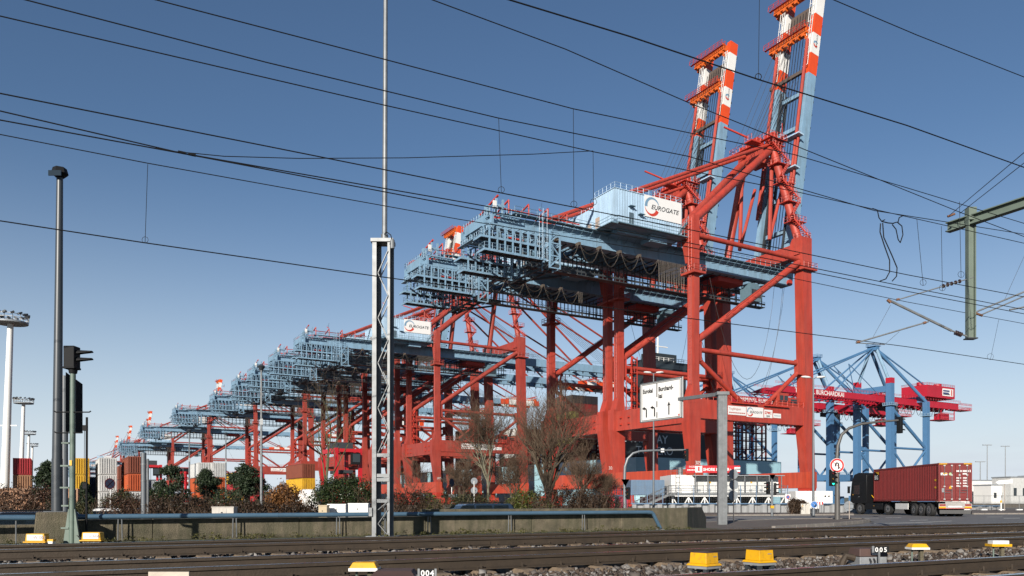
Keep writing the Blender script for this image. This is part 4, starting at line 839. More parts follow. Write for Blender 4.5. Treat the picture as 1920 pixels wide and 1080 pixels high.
# loose ballast stones: one mass of thousands
def stones(n, prange, srange, zr, size, seed):
    g = np.random.default_rng(seed)
    base = np.array([[1, 0, 0], [-1, 0, 0], [0, 1, 0], [0, -1, 0], [0, 0, 1], [0, 0, -1], [.6, .6, .55], [-.6, .6, .5], [-.6, -.6, .6], [.6, -.6, .5]], float)
    ft = np.array([[0, 6, 4], [6, 2, 4], [2, 7, 4], [7, 1, 4], [1, 8, 4], [8, 3, 4], [3, 9, 4], [9, 0, 4], [0, 2, 6], [2, 1, 7], [1, 3, 8], [3, 0, 9], [2, 0, 5], [1, 2, 5], [3, 1, 5], [0, 3, 5]])
    p = g.uniform(*prange, n); s = g.uniform(*srange, n); z = g.uniform(*zr, n)
    c = np.stack([.8834 * s - .4686 * p, .4686 * s + .8834 * p, z], 1)
    v = base[None] * (1 + g.normal(0, .18, (n, 10, 1))) * g.uniform(.6, 1.25, (n, 1, 3)) * (g.gamma(6, size / 6, (n, 1, 1)))
    q = g.normal(size=(n, 4)); q /= np.linalg.norm(q, axis=1, keepdims=True); w_, x, y, zz = q.T
    Rm = np.stack([np.stack([1 - 2 * (y * y + zz * zz), 2 * (x * y - w_ * zz), 2 * (x * zz + w_ * y)], 1), np.stack([2 * (x * y + w_ * zz), 1 - 2 * (x * x + zz * zz), 2 * (y * zz - w_ * x)], 1), np.stack([2 * (x * zz - w_ * y), 2 * (y * zz + w_ * x), 1 - 2 * (x * x + y * y)], 1)], 1)
    v = np.einsum('nij,nkj->nki', Rm, v) + c[:, None]
    f = (ft[None] + (np.arange(n) * 10)[:, None, None]).reshape(-1, 3)
    me = bpy.data.meshes.new('ballast_stones'); V = v.reshape(-1, 3)
    me.vertices.add(len(V)); me.vertices.foreach_set('co', V.ravel()); me.loops.add(f.size); me.loops.foreach_set('vertex_index', f.ravel().astype(np.int32))
    me.polygons.add(len(f)); me.polygons.foreach_set('loop_start', np.arange(0, f.size, 3, dtype=np.int32)); me.update(calc_edges=True); me.validate(); return me
stm = leafmat('ballast_stone', (.035, .026, .020), (.34, .32, .30), .9)
_cr = stm.node_tree.nodes['Color Ramp'].color_ramp
for _p, _c in ((.35, (.055, .038, .028)), (.62, (.085, .075, .068)), (.88, (.15, .14, .13))): _e = _cr.elements.new(_p); _e.color = (*_c, 1)
for me, lb in ((stones(22000, (6.3, 9.0), (-2, 19), (.17, .24), .027, 1), 'loose grey and brown ballast between the two near tracks'), (stones(12000, (11.0, 13.8), (-3, 30), (.18, .245), .031, 2), 'loose ballast stones between the two far tracks'),
               (stones(5000, (9.4, 10.6), (-3, 22), (.18, .235), .034, 3), 'loose ballast stones inside the middle track'), (stones(9000, (3.6, 6.0), (1, 13), (.17, .23), .027, 4), 'loose ballast stones inside the near track'), (stones(5000, (14.1, 15.3), (-3, 34), (.18, .235), .034, 6), 'loose ballast stones inside the far track')):
    me.materials.append(stm); o = link('ballast_stones', me); o['kind'] = 'stuff'; o['label'] = lb

# ------------------------------------------------------------------ concrete flood wall, pipe, posts
wall = thing('concrete_wall', 'low stained concrete wall running behind the far track', 'wall', sp_(0, 19.7), RANG)
edges = [-14, -10.6, -7.3, -4.1, -.9, 1.2, 4.5, 7.85, 11.1, 14.2, 16.8]
for a, b in zip(edges[:-1], edges[1:]):
    zt = .65 if b <= -.9 else (.75 if b <= 7.9 else .935)
    MB().box(a + .006, b - .006, 0, .42, .0, zt + rng.uniform(-.008, .008)).build('wall_panel', concrete, wall, 0, bevel=.015)
_e = Matrix.Rotation(-RANG, 3, 'Z') @ (Vector((.358, .934, 0))); _n = Vector((-_e.y, _e.x, 0)) * .4; _a = Vector((16.806, 0, 0)); _b = _a + _e * 4.7; _c = _a + _e * 3.4
MB().add([_a, _b, _b + _n, _a + _n] + [_a + UP * .94, _c + UP * .94, _c + _n + UP * .94, _a + _n + UP * .94] + [_b + UP * .55, _b + _n + UP * .55],
         [(0, 3, 2, 1), (0, 1, 8, 5, 4), (1, 2, 9, 8), (8, 9, 6, 5), (4, 5, 6, 7), (2, 3, 7, 6, 9), (3, 0, 4, 7)]).build('wing_wall', concrete, wall, 0)
def pipe_pt(px, dz=0): q = on_p(px, HY, 19.5); return Vector((q.x, q.y, .815 + dz))
pr_ = thing('pipe', 'long blue grey pipe carried along the face of the concrete wall', 'pipe', (0, 0, 0))
pts = [pipe_pt(146), pipe_pt(400), pipe_pt(700), pipe_pt(1000), pipe_pt(1218)]
MB().path(pts, .057, 14).build('pipe_run', pipe_blue, pr_); MB().path([pipe_pt(1214, -.01), pipe_pt(1222, -.01), pipe_pt(1225, -.06), pipe_pt(1238, -.50)], .055, 12).build('pipe_elbow', pipe_blue, pr_)
q = pipe_pt(1238, -.52); MB().box(q.x - .14, q.x + .14, q.y - .1, q.y + .1, .27, .295).build('base_plate', galv, pr_, 0)
for px in (520, 897): q = pipe_pt(px); MB().path([q - RD * .012, q + RD * .012], .061, 14).build('pipe_joint', pipe_blue, pr_)
for px in (225, 440, 634, 805, 956, 1094):
    q = pipe_pt(px); st = MB()
    for d in (-.035, .035): a = q + RD * d - UP * .05; st.tube(Vector((a.x + (d * .3), a.y, .29)), a, .013, 6)
    st.build('support_post', galv, pr_); b = q; MB().box(b.x - .11, b.x + .11, b.y - .08, b.y + .08, .262, .285).build('base_plate', concrete, pr_, 0)
pl_ = thing('pipe', 'blue grey pipe end left of the lamp post block', 'pipe'); MB().path([on_p(-120, 972, 19.2), on_p(0, 970.6, 19.2), on_p(66, 970.6, 19.2)], .06, 14).build('pipe_run', pipe_blue, pl_)
q = on_p(30, 980, 19.2); MB().tube((q.x, q.y, .27), (q.x, q.y, .78), .014, 6).build('support_post', galv, pl_)

blk = on_p(101, HY, 19.15); block = thing('concrete_block', 'stained concrete footing block carrying the tall lamp post', 'footing', (blk.x, blk.y, 0), RANG)
MB().frus(.1, (-.38, .38, -.3, .3), .925, (-.31, .31, -.24, .24)).build('block', concrete, block, 0, bevel=.02)
MB().box(-.19, .19, -.14, .14, .926, .945).build('base_plate', galv, block, 0)
lp = thing('lamp_post', 'tall dark grey lamp post with lantern head on the concrete block', 'lamp post', (blk.x + .07, blk.y, .945))
MB().tube((0, 0, 0), (0, 0, 1.1), .108, 20, .105).build('base_sleeve', pole_dark, lp); MB().tube((0, 0, 1.1), (.055, 0, 7.05), .098, 20, .062).build('pole', pole_dark, lp)
MB().tube((.055, 0, 7.0), (.055, 0, 7.08), .08, 10, .16).tube((.055, 0, 7.08), (.055, 0, 7.2), .165, 6, .13).build('lantern', blackm, lp)
MB().box(-.09, .17, -.17, -.15, 6.98, 7.09).build('lantern_glass', glass_d, lp, 0)
sb = on_p(121, HY, 20.6); sbt = thing('sign_board', 'board with dark back and pale edge on a grey pole behind the lamp post', 'sign', (sb.x, sb.y, 0))
MB().tube((0, 0, 0), (0, 0, 4.0), .075, 14).build('pole', pole_grey, sbt)
MB().add([(.10, -.05, 2.72), (.155, -.22, 2.72), (.27, .26, 2.72), (.22, .34, 2.72), (.10, -.05, 4.02), (.155, -.22, 4.05), (.27, .26, 3.85), (.22, .34, 3.84)], [(0, 3, 2, 1), (4, 5, 6, 7), (1, 2, 6, 5), (2, 3, 7, 6), (3, 0, 4, 7)]).build('board', blackm, sbt, 0)
MB().add([(.095, -.05, 2.72), (.15, -.222, 2.72), (.15, -.222, 4.05), (.095, -.05, 4.02)], [(0, 1, 2, 3)]).build('board_edge', galv, sbt, 0)
for z in (2.9, 3.8): MB().beam((0, 0, z), (.2, .1, z), .05, .06).build('bracket', galv, sbt)

# lattice catenary mast
mq = on_p(718, HY, 18.05); mast = thing('lattice_mast', 'galvanised lattice mast with slim tube top standing before the wall', 'mast', (mq.x, mq.y, 0), 0)
w2 = .235
for sx in (-1, 1):
    for sy in (-.17, .17):
        if sy > 0 and sx < 0: continue
    c = MB(); a = .17 if sx < 0 else .11
    x0, x1 = (-w2, -w2 + a) if sx < 0 else (w2 - a, w2)
    f = .10 if sx < 0 else .06
    c.frus(.33, (x0, x0 + f, -.17, -.155), 7.28, (x0 + .01, x0 + f + .01, -.17, -.155)); c.frus(.33, (x0, x0 + .014, -.155, .17), 7.28, (x0 + .01, x0 + .024, -.155, .17))
    c.frus(.33, (x0 + .014, x1, .12, .135), 7.28, (x0 + .024, x1 + .01, .12, .135)); c.build('channel', galv, mast, 0)
xl, xr = -w2 + .15, w2 - .09
for yy in (-.178, .178):
    z = 2.3; k = 0
    while z < 7.0:
        a, b = ((xl, yy, z), (xr, yy, z + .52)) if k % 2 == 0 else ((xr, yy, z), (xl, yy, z + .52)); MB().beam(a, b, .014, .06, Vector((0, 1, 0))).build('lacing_bar', galv, mast, 0); z += .53; k += 1
    for zz in (1.12, 1.62, 1.72, 2.2): MB().box(xl - .03, xr + .03, yy - .006, yy + .006, zz, zz + .08).build('batten_plate', galv, mast, 0)
    for a, b in (((xl, yy, .95), (xr, yy, 1.15)), ((xl, yy, .62), (xr, yy, .36)), ((xl, yy, .62), (xr, yy, .95))): MB().beam(a, b, .012, .05, Vector((0, 1, 0))).build('lacing_bar', galv, mast, 0)
MB().box(xr - .1, xr - .06, -.1, -.06, .36, 1.1).build('down_pipe', dark_steel, mast, 0)
MB().box(-.37, .37, -.26, .26, .26, .33).build('base_plate', galv, mast, 0, bevel=.008); MB().box(-.26, .27, -.2, .2, 7.28, 7.36).build('cap_plate', galv, mast, 0)
MB().tube((.04, 0, 7.36), (.04, 0, 7.5), .085, 14).tube((.04, 0, 7.5), (.07, 0, 14.5), .062, 14, .048).build('top_tube', galv, mast)
MB().path([(.05, -.1, 7.48), (.12, -.2, 7.5), (.22, -.22, 7.42), (.26, -.22, 7.26), (.2, -.22, 7.2), (.24, -.2, 7.34)], .012, 6).build('earth_cable', blackm, mast)
MB().tube((.26, -.22, 7.1), (.26, -.22, 7.3), .05, 10).build('clamp', galv, mast); MB().box(-.30, -.22, -.22, -.17, .80, 1.0).build('marker_plate', galv, mast, 0)

# light signal on green post
sq = at(135, HY, 15.25); sig = thing('railway_signal', 'black two-hood railway signal on slim green post by the wall', 'signal', (sq.x, sq.y, .0))
MB().tube((0, 0, .28), (.02, 0, 3.78), .055, 16, .05).build('post', signal_green, sig)
for d in (-1, 1): MB().prism([(d * .05, .28), (d * .17, .28), (d * .065, 1.0), (d * .05, 1.0)] if d > 0 else [(-.17, .28), (-.05, .28), (-.05, 1.0), (-.065, 1.0)], 'y', -.02, .02).build('foot_bracket', signal_green, sig, 0)
MB().box(-.3, .3, -.12, .12, .26, .285).build('base_plate', signal_green, sig, 0)
MB().box(-.11, .10, -.11, .12, 3.72, 4.14).box(-.12, .11, -.12, .13, 3.70, 3.74).build('signal_head', blackm, sig, 0, bevel=.012)
for z in (4.0, 3.86):
    h = MB(); n = 9; vs = []
    for i in range(n):
        a = math.pi * (i / (n - 1)); vs += [(.10, .01 + .075 * math.cos(a), z + .075 * math.sin(a)), (.38, .01 + .06 * math.cos(a), z + .03 + .03 * math.sin(a))]
    h.add(vs, [(2 * i, 2 * i + 1, 2 * i + 3, 2 * i + 2) for i in range(n - 1)]); h.build('lamp_hood', blackm, sig)
MB().tube((.02, 0, 3.62), (.02, 0, 3.74), .07, 12, .09).build('head_socket', blackm, sig)
for z, a, b in ((2.87, -.33, .38), (2.47, -.32, .22)): MB().path([(a, -.03, z + .02), (a + .04, -.03, z), (b - .03, -.03, z), (b, -.03, z + .02)], .013, 6).build('step_rung', blackm, sig)
for z, x in ((2.26, -.12), (1.82, -.14), (1.40, -.15), (1.05, -.12), (.62, -.13)): MB().box(x - .06, -.04, -.05, .05, z, z + .03).build('step_plate', signal_green, sig, 0)
MB().box(-.015, .03, -.062, -.05, 1.84, 1.94).build('number_tag', box_yellow, sig, 0)
MB().path([(.1, 0, .5), (.2, -.02, .42), (.26, -.03, .34)], .02, 6).build('cable', blackm, sig)
tq = at(162, HY, 16.9); tp_ = thing('instrument_post', 'thin black post with two small boxes right of the signal', 'post', (tq.x, tq.y, 0))
MB().tube((0, 0, .3), (.01, 0, 2.95), .024, 8).build('post', blackm, tp_); MB().box(-.07, .02, -.03, .03, 2.66, 2.78).build('box', blackm, tp_, 0); MB().box(-.07, .02, -.03, .03, 1.42, 1.54).build('box', blackm, tp_, 0); MB().tube((-.05, 0, 1.5), (-.04, 0, 2.7), .006, 4).build('wire', rope, tp_)

# ------------------------------------------------------------------ trackside boxes and markers
def flat_box(px, py, p, txt, lab):
    q = on_p(px, py, p); r = thing('track_box', lab, 'trackside box', (q.x, q.y, q.z), RANG * .0)
    MB().prism([(-.185, 0), (.185, 0), (.17, .145), (-.17, .145)], 'y', -.06, .10).build('cover', box_yellow, r, 0, bevel=.012); MB().box(-.21, .21, -.09, .12, -.025, .0).build('flange', box_yellow, r, 0, bevel=.006)
    MB().box(-.145, .145, -.066, -.061, .02, .125).build('name_plate', sign_white, r, 0); text('lettering', txt, .085, mat('plate_ink', (.35, .25, .25), .6), r, (-.12, -.069, .045), X, Z)
    for x in (-.15, -.06, .05, .14): MB().tube((x, -.03, -.07), (x, -.03, -.025), .022, 8).build('gland', galv, r)
    MB().box(-.17, .17, -.04, .1, -.1, -.03).build('foot', dark_steel, r, 0); return r
r = flat_box(69, 1015, 17.2, '⊙ W 003', 'yellow trackside box with plate W 003 left of the signal'); MB().box(.21, .32, -.03, .07, .0, .04).build('junction_lid', box_yellow, r, 0); MB().box(.22, .31, -.03, .07, -.06, .0).build('junction_body', sign_white, r, 0)
flat_box(173.5, 1012, 17.2, '• GI 606', 'yellow trackside box with plate GI 606 right of the signal')
def yellow_box(px, py, p, lab, rot):
    q = on_p(px, py, p); r = thing('track_box', lab, 'trackside box', (q.x, q.y, q.z), rot, 'yellow boxes between the near tracks')
    MB().frus(0, (-.155, .155, -.155, .155), .165, (-.145, .145, -.145, .145)).build('cover', box_yellow, r, 0, bevel=.008); MB().box(-.15, .15, -.15, .15, .166, .172).build('lid', box_brown, r, 0, bevel=.004)
    MB().frus(-.03, (-.19, .19, -.19, .19), 0, (-.17, .17, -.17, .17)).build('flange', box_yellow, r, 0); MB().box(-.175, .175, -.175, .175, -.075, -.03).build('frame', box_grey, r, 0)
    for x in (-.13, .13):
        for y in (-.13, .13): MB().box(x - .03, x + .03, y - .03, y + .03, -.16, -.075).build('foot', dark_steel, r, 0)
    MB().box(.02, .10, -.157, -.154, .1, .112).build('type_plate', box_grey, r, 0); r.scale = (.84, .84, .84); return r
yellow_box(1320, 1056, 7.75, 'left of two yellow lidded boxes on feet beside the near rail', R(40)); yellow_box(1424, 1050, 7.75, 'right of two yellow lidded boxes on feet beside the near rail', R(28))
q = on_p(1627, 1057, 7.45); pm = thing('point_machine', 'grey point machine with brown lid beside the 005 marker', 'point machine', (q.x, q.y, q.z - .02), .12)
MB().box(-.2, .2, -.14, .16, 0, .125).build('housing', box_grey, pm, 0, bevel=.008); MB().frus(.13, (-.21, .22, -.15, .17), .24, (-.19, .20, -.12, .14)).build('lid', box_brown, pm, 0, bevel=.01)
MB().box(-.03, .085, -.165, -.15, .155, .225).build('name_plate', sign_white, pm, 0); text('lettering', 'W 005', .036, mat('plate_ink', (.35, .25, .25), .6), pm, (-.02, -.168, .18), X, Z)
for x in (-.06, .0, .06): MB().path([(x, -.15, .1), (x - .01, -.2, .07), (x - .02, -.19, .0)], .012, 6).build('cable', rope, pm)
MB().path([(-.2, 0, .1), (-.32, .02, .13), (-.36, .02, .05), (-.38, .02, -.02)], .05, 8).build('drive_rod', rail_rust, pm)
q = on_p(1648, 1058, 7.2); nm = thing('number_marker', 'black 005 number marker on a short post', 'marker', (q.x, q.y, q.z), -.08)
MB().box(-.012, .012, -.012, .012, 0, .19).build('post', galv, nm, 0); MB().box(-.065, .13, -.01, .01, .16, .245).build('plate', blackm, nm, 0); MB().box(-.095, -.065, -.012, .012, .16, .25).build('plate_edge', galv, nm, 0)
for k, d in enumerate('005'): text('digit', d, .085, sign_white, nm, (-.055 + .058 * k, -.012, .172), X, Z, off=.002)
def low_lamp(px, py, p, lab, s=1.0, flat=False):
    q = on_p(px, py, p); r = thing('track_lamp_box', lab, 'trackside box', (q.x, q.y, q.z), .0)
    if not flat:
        MB().frus(.0, (-.13 * s, .13 * s, -.1, .1), .055, (-.1 * s, .1 * s, -.07, .07)).build('cover', box_yellow, r, 0, bevel=.006); MB().box(-.135 * s, .135 * s, -.105, .105, -.03, 0).build('rim', sign_white, r, 0)
    else:
        MB().box(-.16, .16, -.1, .1, -.02, .02).build('rim', box_yellow, r, 0); MB().box(-.13, .13, -.07, .07, .02, .075).build('cover', sign_white, r, 0)
    MB().box(.03, .08, -.03, .03, -.25, -.02).build('post', concrete, r, 0); MB().tube((-.08, 0, -.25), (-.08, 0, -.02), .012, 6).build('cable', signal_green, r); return r
low_lamp(1720, 1026, 7.6, 'low yellow capped box with white rim right of the 005 marker'); low_lamp(1872, 1022, 7.6, 'low box with white top and yellow band near the right edge', flat=True); low_lamp(684, 1064, 7.6, 'low yellow capped box with white rim beside the 004 marker', 1.05)
q = on_p(738, 1078, 7.3); p2 = thing('point_machine', 'brown lidded point machine with white discs beside the 004 marker', 'point machine', (q.x, q.y, q.z - .13), .05)
MB().box(-.2, .2, -.12, .3, 0, .13).build('housing', box_grey, p2, 0, bevel=.008); MB().frus(.13, (-.21, .21, -.14, .34), .17, (-.17, .17, -.02, .32)).build('lid', box_brown, p2, 0); MB().box(-.16, .02, -.126, -.12, .02, .11).build('opening', blackm, p2, 0)
for x, z in ((.13, .07), (.09, .03)): MB().disc((x, -.128, z), (0, 1, 0), .028, 16, .01).build('cable_disc', sign_white, p2)
q = on_p(801, 1078, 7.0); n4 = thing('number_marker', 'black 004 number marker at the bottom edge', 'marker', (q.x, q.y, q.z - .02), .0)
MB().box(-.07, .07, -.008, .008, .0, .075).build('plate', blackm, n4, 0); [MB().box(a, a + .02, -.01, .01, -.01, .08).build('plate_edge', galv, n4, 0) for a in (-.09, .07)]; MB().box(-.012, .012, -.01, .01, -.25, 0).build('post', galv, n4, 0)
for k, d in enumerate('004'): text('digit', d, .075, sign_white, n4, (-.06 + .044 * k, -.01, .012), X, Z, off=.002)
q = on_p(317, 1072, 7.2); wb = tag(MB().box(-.17, .17, -.01, .01, -.28, 0).build('white_board', mat('board_cream', (.66, .58, .48), .7, 0, .2, 6), None, 0), 'weathered cream board standing at the bottom edge', 'board'); wb.location = q

# ------------------------------------------------------------------ overhead wires and their support
def wire(pxs, p, lab, r=.0085, name='overhead_wire', n=24):
    pts = []
    for (a, b), (c, d) in zip(pxs[:-1], pxs[1:]): pts += [on_p(a + (c - a) * i / 6, b + (d - b) * i / 6, p) for i in range(6)]
    pts.append(on_p(*pxs[-1], p))
    if name == 'overhead_wire' and len(pxs) > 2 and r > .004 and lab[:6] != 'nearly': pts = [pts[0] + (pts[0] - pts[3]).normalized() * 32] + pts + [pts[-1] + (pts[-1] - pts[-4]).normalized() * 32]
    return tag(MB().path(pts, r, 6).build(name, blackm, None), lab, 'wire', 'overhead railway wires')
WL = [([(-60, 403), (0, 414), (270, 455), (700, 517), (1200, 585), (1700, 650), (1980, 692)], 14.7, 'lowest contact wire crossing the whole picture at mid height', .010),
      ([(-60, 240), (0, 252), (277, 306), (560, 357), (860, 411), (1290, 481), (1700, 566), (1980, 618)], 14.7, 'catenary wire above the lowest contact wire', .008),
      ([(-60, 163), (0, 175), (500, 274), (930, 360), (1290, 430), (1700, 515), (1980, 568)], 10.0, 'contact wire dropping from the upper left edge past the machinery house', .0075),
      ([(-60, 195), (0, 208), (340, 287), (880, 381), (1290, 455), (1700, 538), (1980, 592)], 10.4, 'upper of two close wires left of the lattice mast top', .0075),
      ([(-60, 211), (0, 225), (360, 291), (880, 390), (1290, 463), (1700, 546), (1980, 600)], 10.4, 'lower of two close wires left of the lattice mast top', .0075),
      ([(-60, 17), (0, 30), (720, 197), (1110, 284), (1500, 361), (1920, 456), (1990, 470)], 10.4, 'wire leaving the left edge highest and passing the boom foot', .007),
      ([(30, -5), (500, 117), (933, 221), (1290, 293), (1640, 395), (1990, 450)], 10.0, 'wire from the top left corner with a dropper over the tail platform', .007),
      ([(275, -5), (640, 90), (1075, 204), (1490, 290), (1700, 352), (1990, 440)], 10.0, 'wire from the top edge left of the mast with a dropper above the machinery house', .007),
      ([(790, -8), (1060, 92), (1290, 192), (1560, 301), (1800, 398), (1990, 470)], 9.0, 'wire from the top edge crossing both raised booms', .0065),
      ([(930, -8), (1180, 68), (1425, 150), (1700, 235), (1960, 328)], 5.4, 'thick contact wire crossing both raised booms near the top', .006),
      ([(1545, -8), (1720, 66), (1960, 160)], 5.4, 'wire in the top right corner', .0045)]
for a, p, lb, r_ in WL: wire(a, p, lb, r_)
wire([(318, 283), (420, 293), (560, 297), (760, 296), (1000, 289), (1112, 283)], 10.4, 'nearly level tie wire left of the machinery house', .0055)
for (x0, y0, x1, y1, p, lb) in ((277, 308, 272, 455, 14.7, 'dropper wire left of the lattice mast'), (935, 222, 940, 361, 10.0, 'dropper wire over the tail platform'), (1075, 205, 1076, 388, 10.0, 'dropper wire above the machinery house'), (1112, 285, 1113, 384, 10.4, 'short dropper wire beside the machinery house'),
                              (1424, -8, 1422, 149, 5.4, 'dropper wire between the raised booms'), (1719, 410, 1731, 535, 10.4, 'left dropper wire beside the jumper cables'), (1765, 424, 1767, 545, 10.4, 'middle dropper wire right of the jumper cables'), (1799, 378, 1802, 520, 10.0, 'right dropper wire by the hanging post'), (1873, 598, 1857, 674, 14.7, 'dropper wire at the lower right')):
    o = wire([(x0, y0), (x1, y1)], p, lb, .0045 if p > 6 else .0025, 'dropper_wire'); o['group'] = 'dropper wires'
    t = on_p(x1, y1, p); Yk = t.y / FPX * 6
    tag(MB().path([t + Vector((math.cos(a), 0, math.sin(a) + .9)) * Yk for a in np.linspace(0, 6.2, 9)], .004, 5).build('wire_loop', blackm, None), 'small wire loop at the foot of the ' + lb, 'wire', 'wire loops')
for px, py in ((341, 286), (360, 290)): o = tag(MB().tube(on_p(px - 7, py - 1.5, 10.38), on_p(px + 7, py + 1.5, 10.38), .018, 8).build('wire_clamp', blackm, None), ('left' if px < 350 else 'right') + ' small clamp on the close wires at left', 'clamp', 'wire clamps')
jc = thing('jumper_cable', 'looping black jumper cables hung between wires above the blue cranes', 'cable')
for pth in ([(1636, 391), (1645, 394), (1648, 408), (1653, 415), (1659, 412)], [(1694, 404), (1686, 408), (1684, 416), (1676, 418)], [(1653, 415), (1665, 418), (1676, 419)], [(1651, 419), (1650, 435), (1658, 460), (1668, 488), (1668, 510), (1661, 523), (1650, 527)], [(1655, 418), (1657, 445), (1672, 478), (1682, 502), (1681, 518), (1673, 527)],
            [(1673, 421), (1680, 430), (1684, 449), (1688, 455), (1693, 440), (1691, 424), (1683, 417)]):
    MB().path([on_p(a, b, 10.3) for a, b in pth], .011, 6).build('cable', blackm, jc)
po = at(1820, HY, 20.3); gt = thing('wire_support', 'grey green hanging post and beam carrying the overhead wires at right', 'catenary support', (po.x, po.y, 0), 0)
def L_(px, py, Y=20.3): return at(px, py, Y) - Vector((po.x, po.y, 0))
zt, zb = L_(1820, 412).z, L_(1822, 634).z
for d in (-.085, .0, .085): MB().box(d - (.012 if d else .07), d + (.012 if d else .07), -.08 if d else -.006, .08 if d else .006, zb, zt).build('hanging_post', olive, gt, 0)
MB().box(-.13, .13, -.11, .11, zb - .03, zb).build('end_plate', dark_steel, gt, 0)
e0 = RN * .62 + UP * (zt - .02); e1 = -RN * 14.5 + UP * (zt + .12)
for d in (-.11, .11): MB().beam(e0 + UP * d, e1 + UP * d, .2, .025).build('beam_flange', olive, gt, 0)
MB().beam(e0, e1, .015, .2).build('beam_web', olive, gt, 0); MB().box(-.1, .1, -.1, .1, zt - .02, zt + .3).build('head_plate', olive, gt, 0)
pm_ = -RN * 14.5; MB().beam(pm_, pm_ + UP * (zt + .4), .25, .25).build('mast', olive, gt, 0)
def tb(a, b, r, m, nm): return MB().tube(a, b, r, 10).build(nm, m, gt)
tb(L_(1667, 563), L_(1784, 620), .032, galv, 'cantilever_tube'); tb(L_(1784, 620), L_(1820, 633), .02, galv, 'cantilever_tube')
tb(L_(1680, 563), L_(1764, 538), .016, galv, 'stay_tube'); tb(L_(1764, 538), L_(1829, 519), .014, galv, 'stay_tube')
for k in range(5): tb(L_(1768 + 7.6 * k, 536.5 - 2.2 * k), L_(1770 + 7.6 * k, 536 - 2.2 * k), .052, insul, 'insulator_disc')
for k in range(4): tb(L_(1791 + 3.4 * k, 623.4 + 1.3 * k), L_(1792.5 + 3.4 * k, 624 + 1.3 * k), .062, insul, 'insulator_disc')
tb(L_(1605, 643), L_(1741, 603), .02, galv, 'steady_arm'); tb(L_(1664, 562), L_(1670, 567), .04, copper, 'clamp'); tb(L_(1681, 562), L_(1686, 561), .03, copper, 'clamp'); tb(L_(1731, 606), L_(1736, 604.5), .035, copper, 'clamp'); tb(L_(1606, 642), L_(1612, 641), .035, copper, 'clamp')
tb(L_(1670, 572), L_(1637, 632), .004, rope, 'hanger_wire'); tb(L_(1686, 622), L_(1660, 645), .004, rope, 'hanger_wire'); tb(L_(1607, 643), L_(1659, 646), .012, galv, 'registration_arm')
tb(L_(1825, 587), L_(1935, 541), .022, galv, 'cantilever_tube'); tb(L_(1838, 591), L_(1935, 549), .018, galv, 'cantilever_tube'); tb(L_(1826, 586), L_(1842, 592), .03, copper, 'clamp'); tb(L_(1893, 581), L_(1935, 573), .022, galv, 'steady_arm'); tb(L_(1884, 561), L_(1925, 470), .004, rope, 'hanger_wire')
for a, b, c, d in ((1780, 404, 1925, 282), (1800, 400, 1940, 290)): tb(L_(a, b), L_(c, d, 15), .008, rope, 'guy_wire')
tb(L_(1777, 406), L_(1790, 401), .03, copper, 'clamp')
# ------------------------------------------------------------------ truck with container
tA = math.atan2(12.15, .70); tl = at(1759.7, HY, 59.2)
truck = thing('container_truck', 'black tractor truck hauling a red brown container on the road', 'truck', (tl.x, tl.y, 0), tA)
def TP(mb, n, m, par=None, **k): return mb.build(n, m, par or truck, **k)
# local x = forwards from the container's rear-left corner, local y = left, container spans y -2.44..0
tr_ = TP(MB().box(.2, 11.6, -1.75, -.7, .95, 1.12).box(.2, 11.6, -1.6, -1.45, .72, .95).box(.2, 11.6, -.99, -.84, .72, .95), 'trailer_frame', dark_steel)
TP(MB().box(-.02, .06, -2.42, -.02, .60, .98).box(-.01, .05, -1.9, -.5, .98, 1.1), 'rear_board', mat('rear_board_grey', (.42, .40, .38), .6, 0, .25, 4), tr_)
for y in (-2.36, -.50): TP(MB().box(-.05, -.02, y, y + .44, .82, .93), 'tail_lamp', red_light, tr_); TP(MB().box(-.05, -.02, y - .02, y + .48, .64, .76), 'marker_strip', box_yellow, tr_)
TP(MB().box(-.05, -.02, -1.7, -.7, .70, .80), 'number_plate', sign_white, tr_); TP(MB().box(-.045, -.02, -2.42, -.02, .60, .63), 'marker_strip', red_sign, tr_); TP(MB().box(.0, .1, -2.35, -.1, .22, .50), 'mud_flap', mat('flap_rubber', (.10, .10, .10), .8), tr_)
TP(MB().box(5.2, 7.6, -.06, -.01, .50, .98), 'side_guard', white_paint, tr_); TP(MB().box(5.2, 7.6, -2.43, -2.38, .50, .98), 'side_guard', white_paint, tr_)
def wheel(x, y, r=.50, w=.34, par=None, spoke=True):
    s = 1 if y > -1.2 else -1; t = MB().tube((x, y - w / 2, r), (x, y + w / 2, r), r, 24); W = TP(t, 'wheel', tyre, par)
    f = y + s * (w / 2 + .004); TP(MB().disc((x, f, r), (0, -s, 0), r * .58, 20, .01), 'rim', chrome, W); TP(MB().disc((x, f + s * .012, r), (0, -s, 0), r * .24, 12, .03), 'hub', dark_steel, W)
    for k in range(8): a = k * math.pi / 4; TP(MB().disc((x + r * .42 * math.cos(a), f + s * .006, r + r * .42 * math.sin(a)), (0, -s, 0), .04, 6, .005), 'rim_hole', blackm, W)
    return W
for x in (1.6, 2.9, 4.2):
    for y in (-.2, -2.24): wheel(x, y, .5, .36)
    for y0 in (-.40, -2.44):
        g = MB(); n = 10
        g.path([(x + .6 * math.cos(a), y0 + .2, .5 + .6 * math.sin(a)) for a in np.linspace(.1, 3.04, n)], .035, 4); TP(g, 'mudguard', blackm, tr_)
cont = thing('shipping_container', 'red brown container with white locking bars on the truck', 'container', (tl.x, tl.y, 1.13), tA)
H = 2.86; b = link('body', cmesh(12.19, 2.9), cont); setm(b, CC['maroon']); b.location = (0, -1.22, 0)
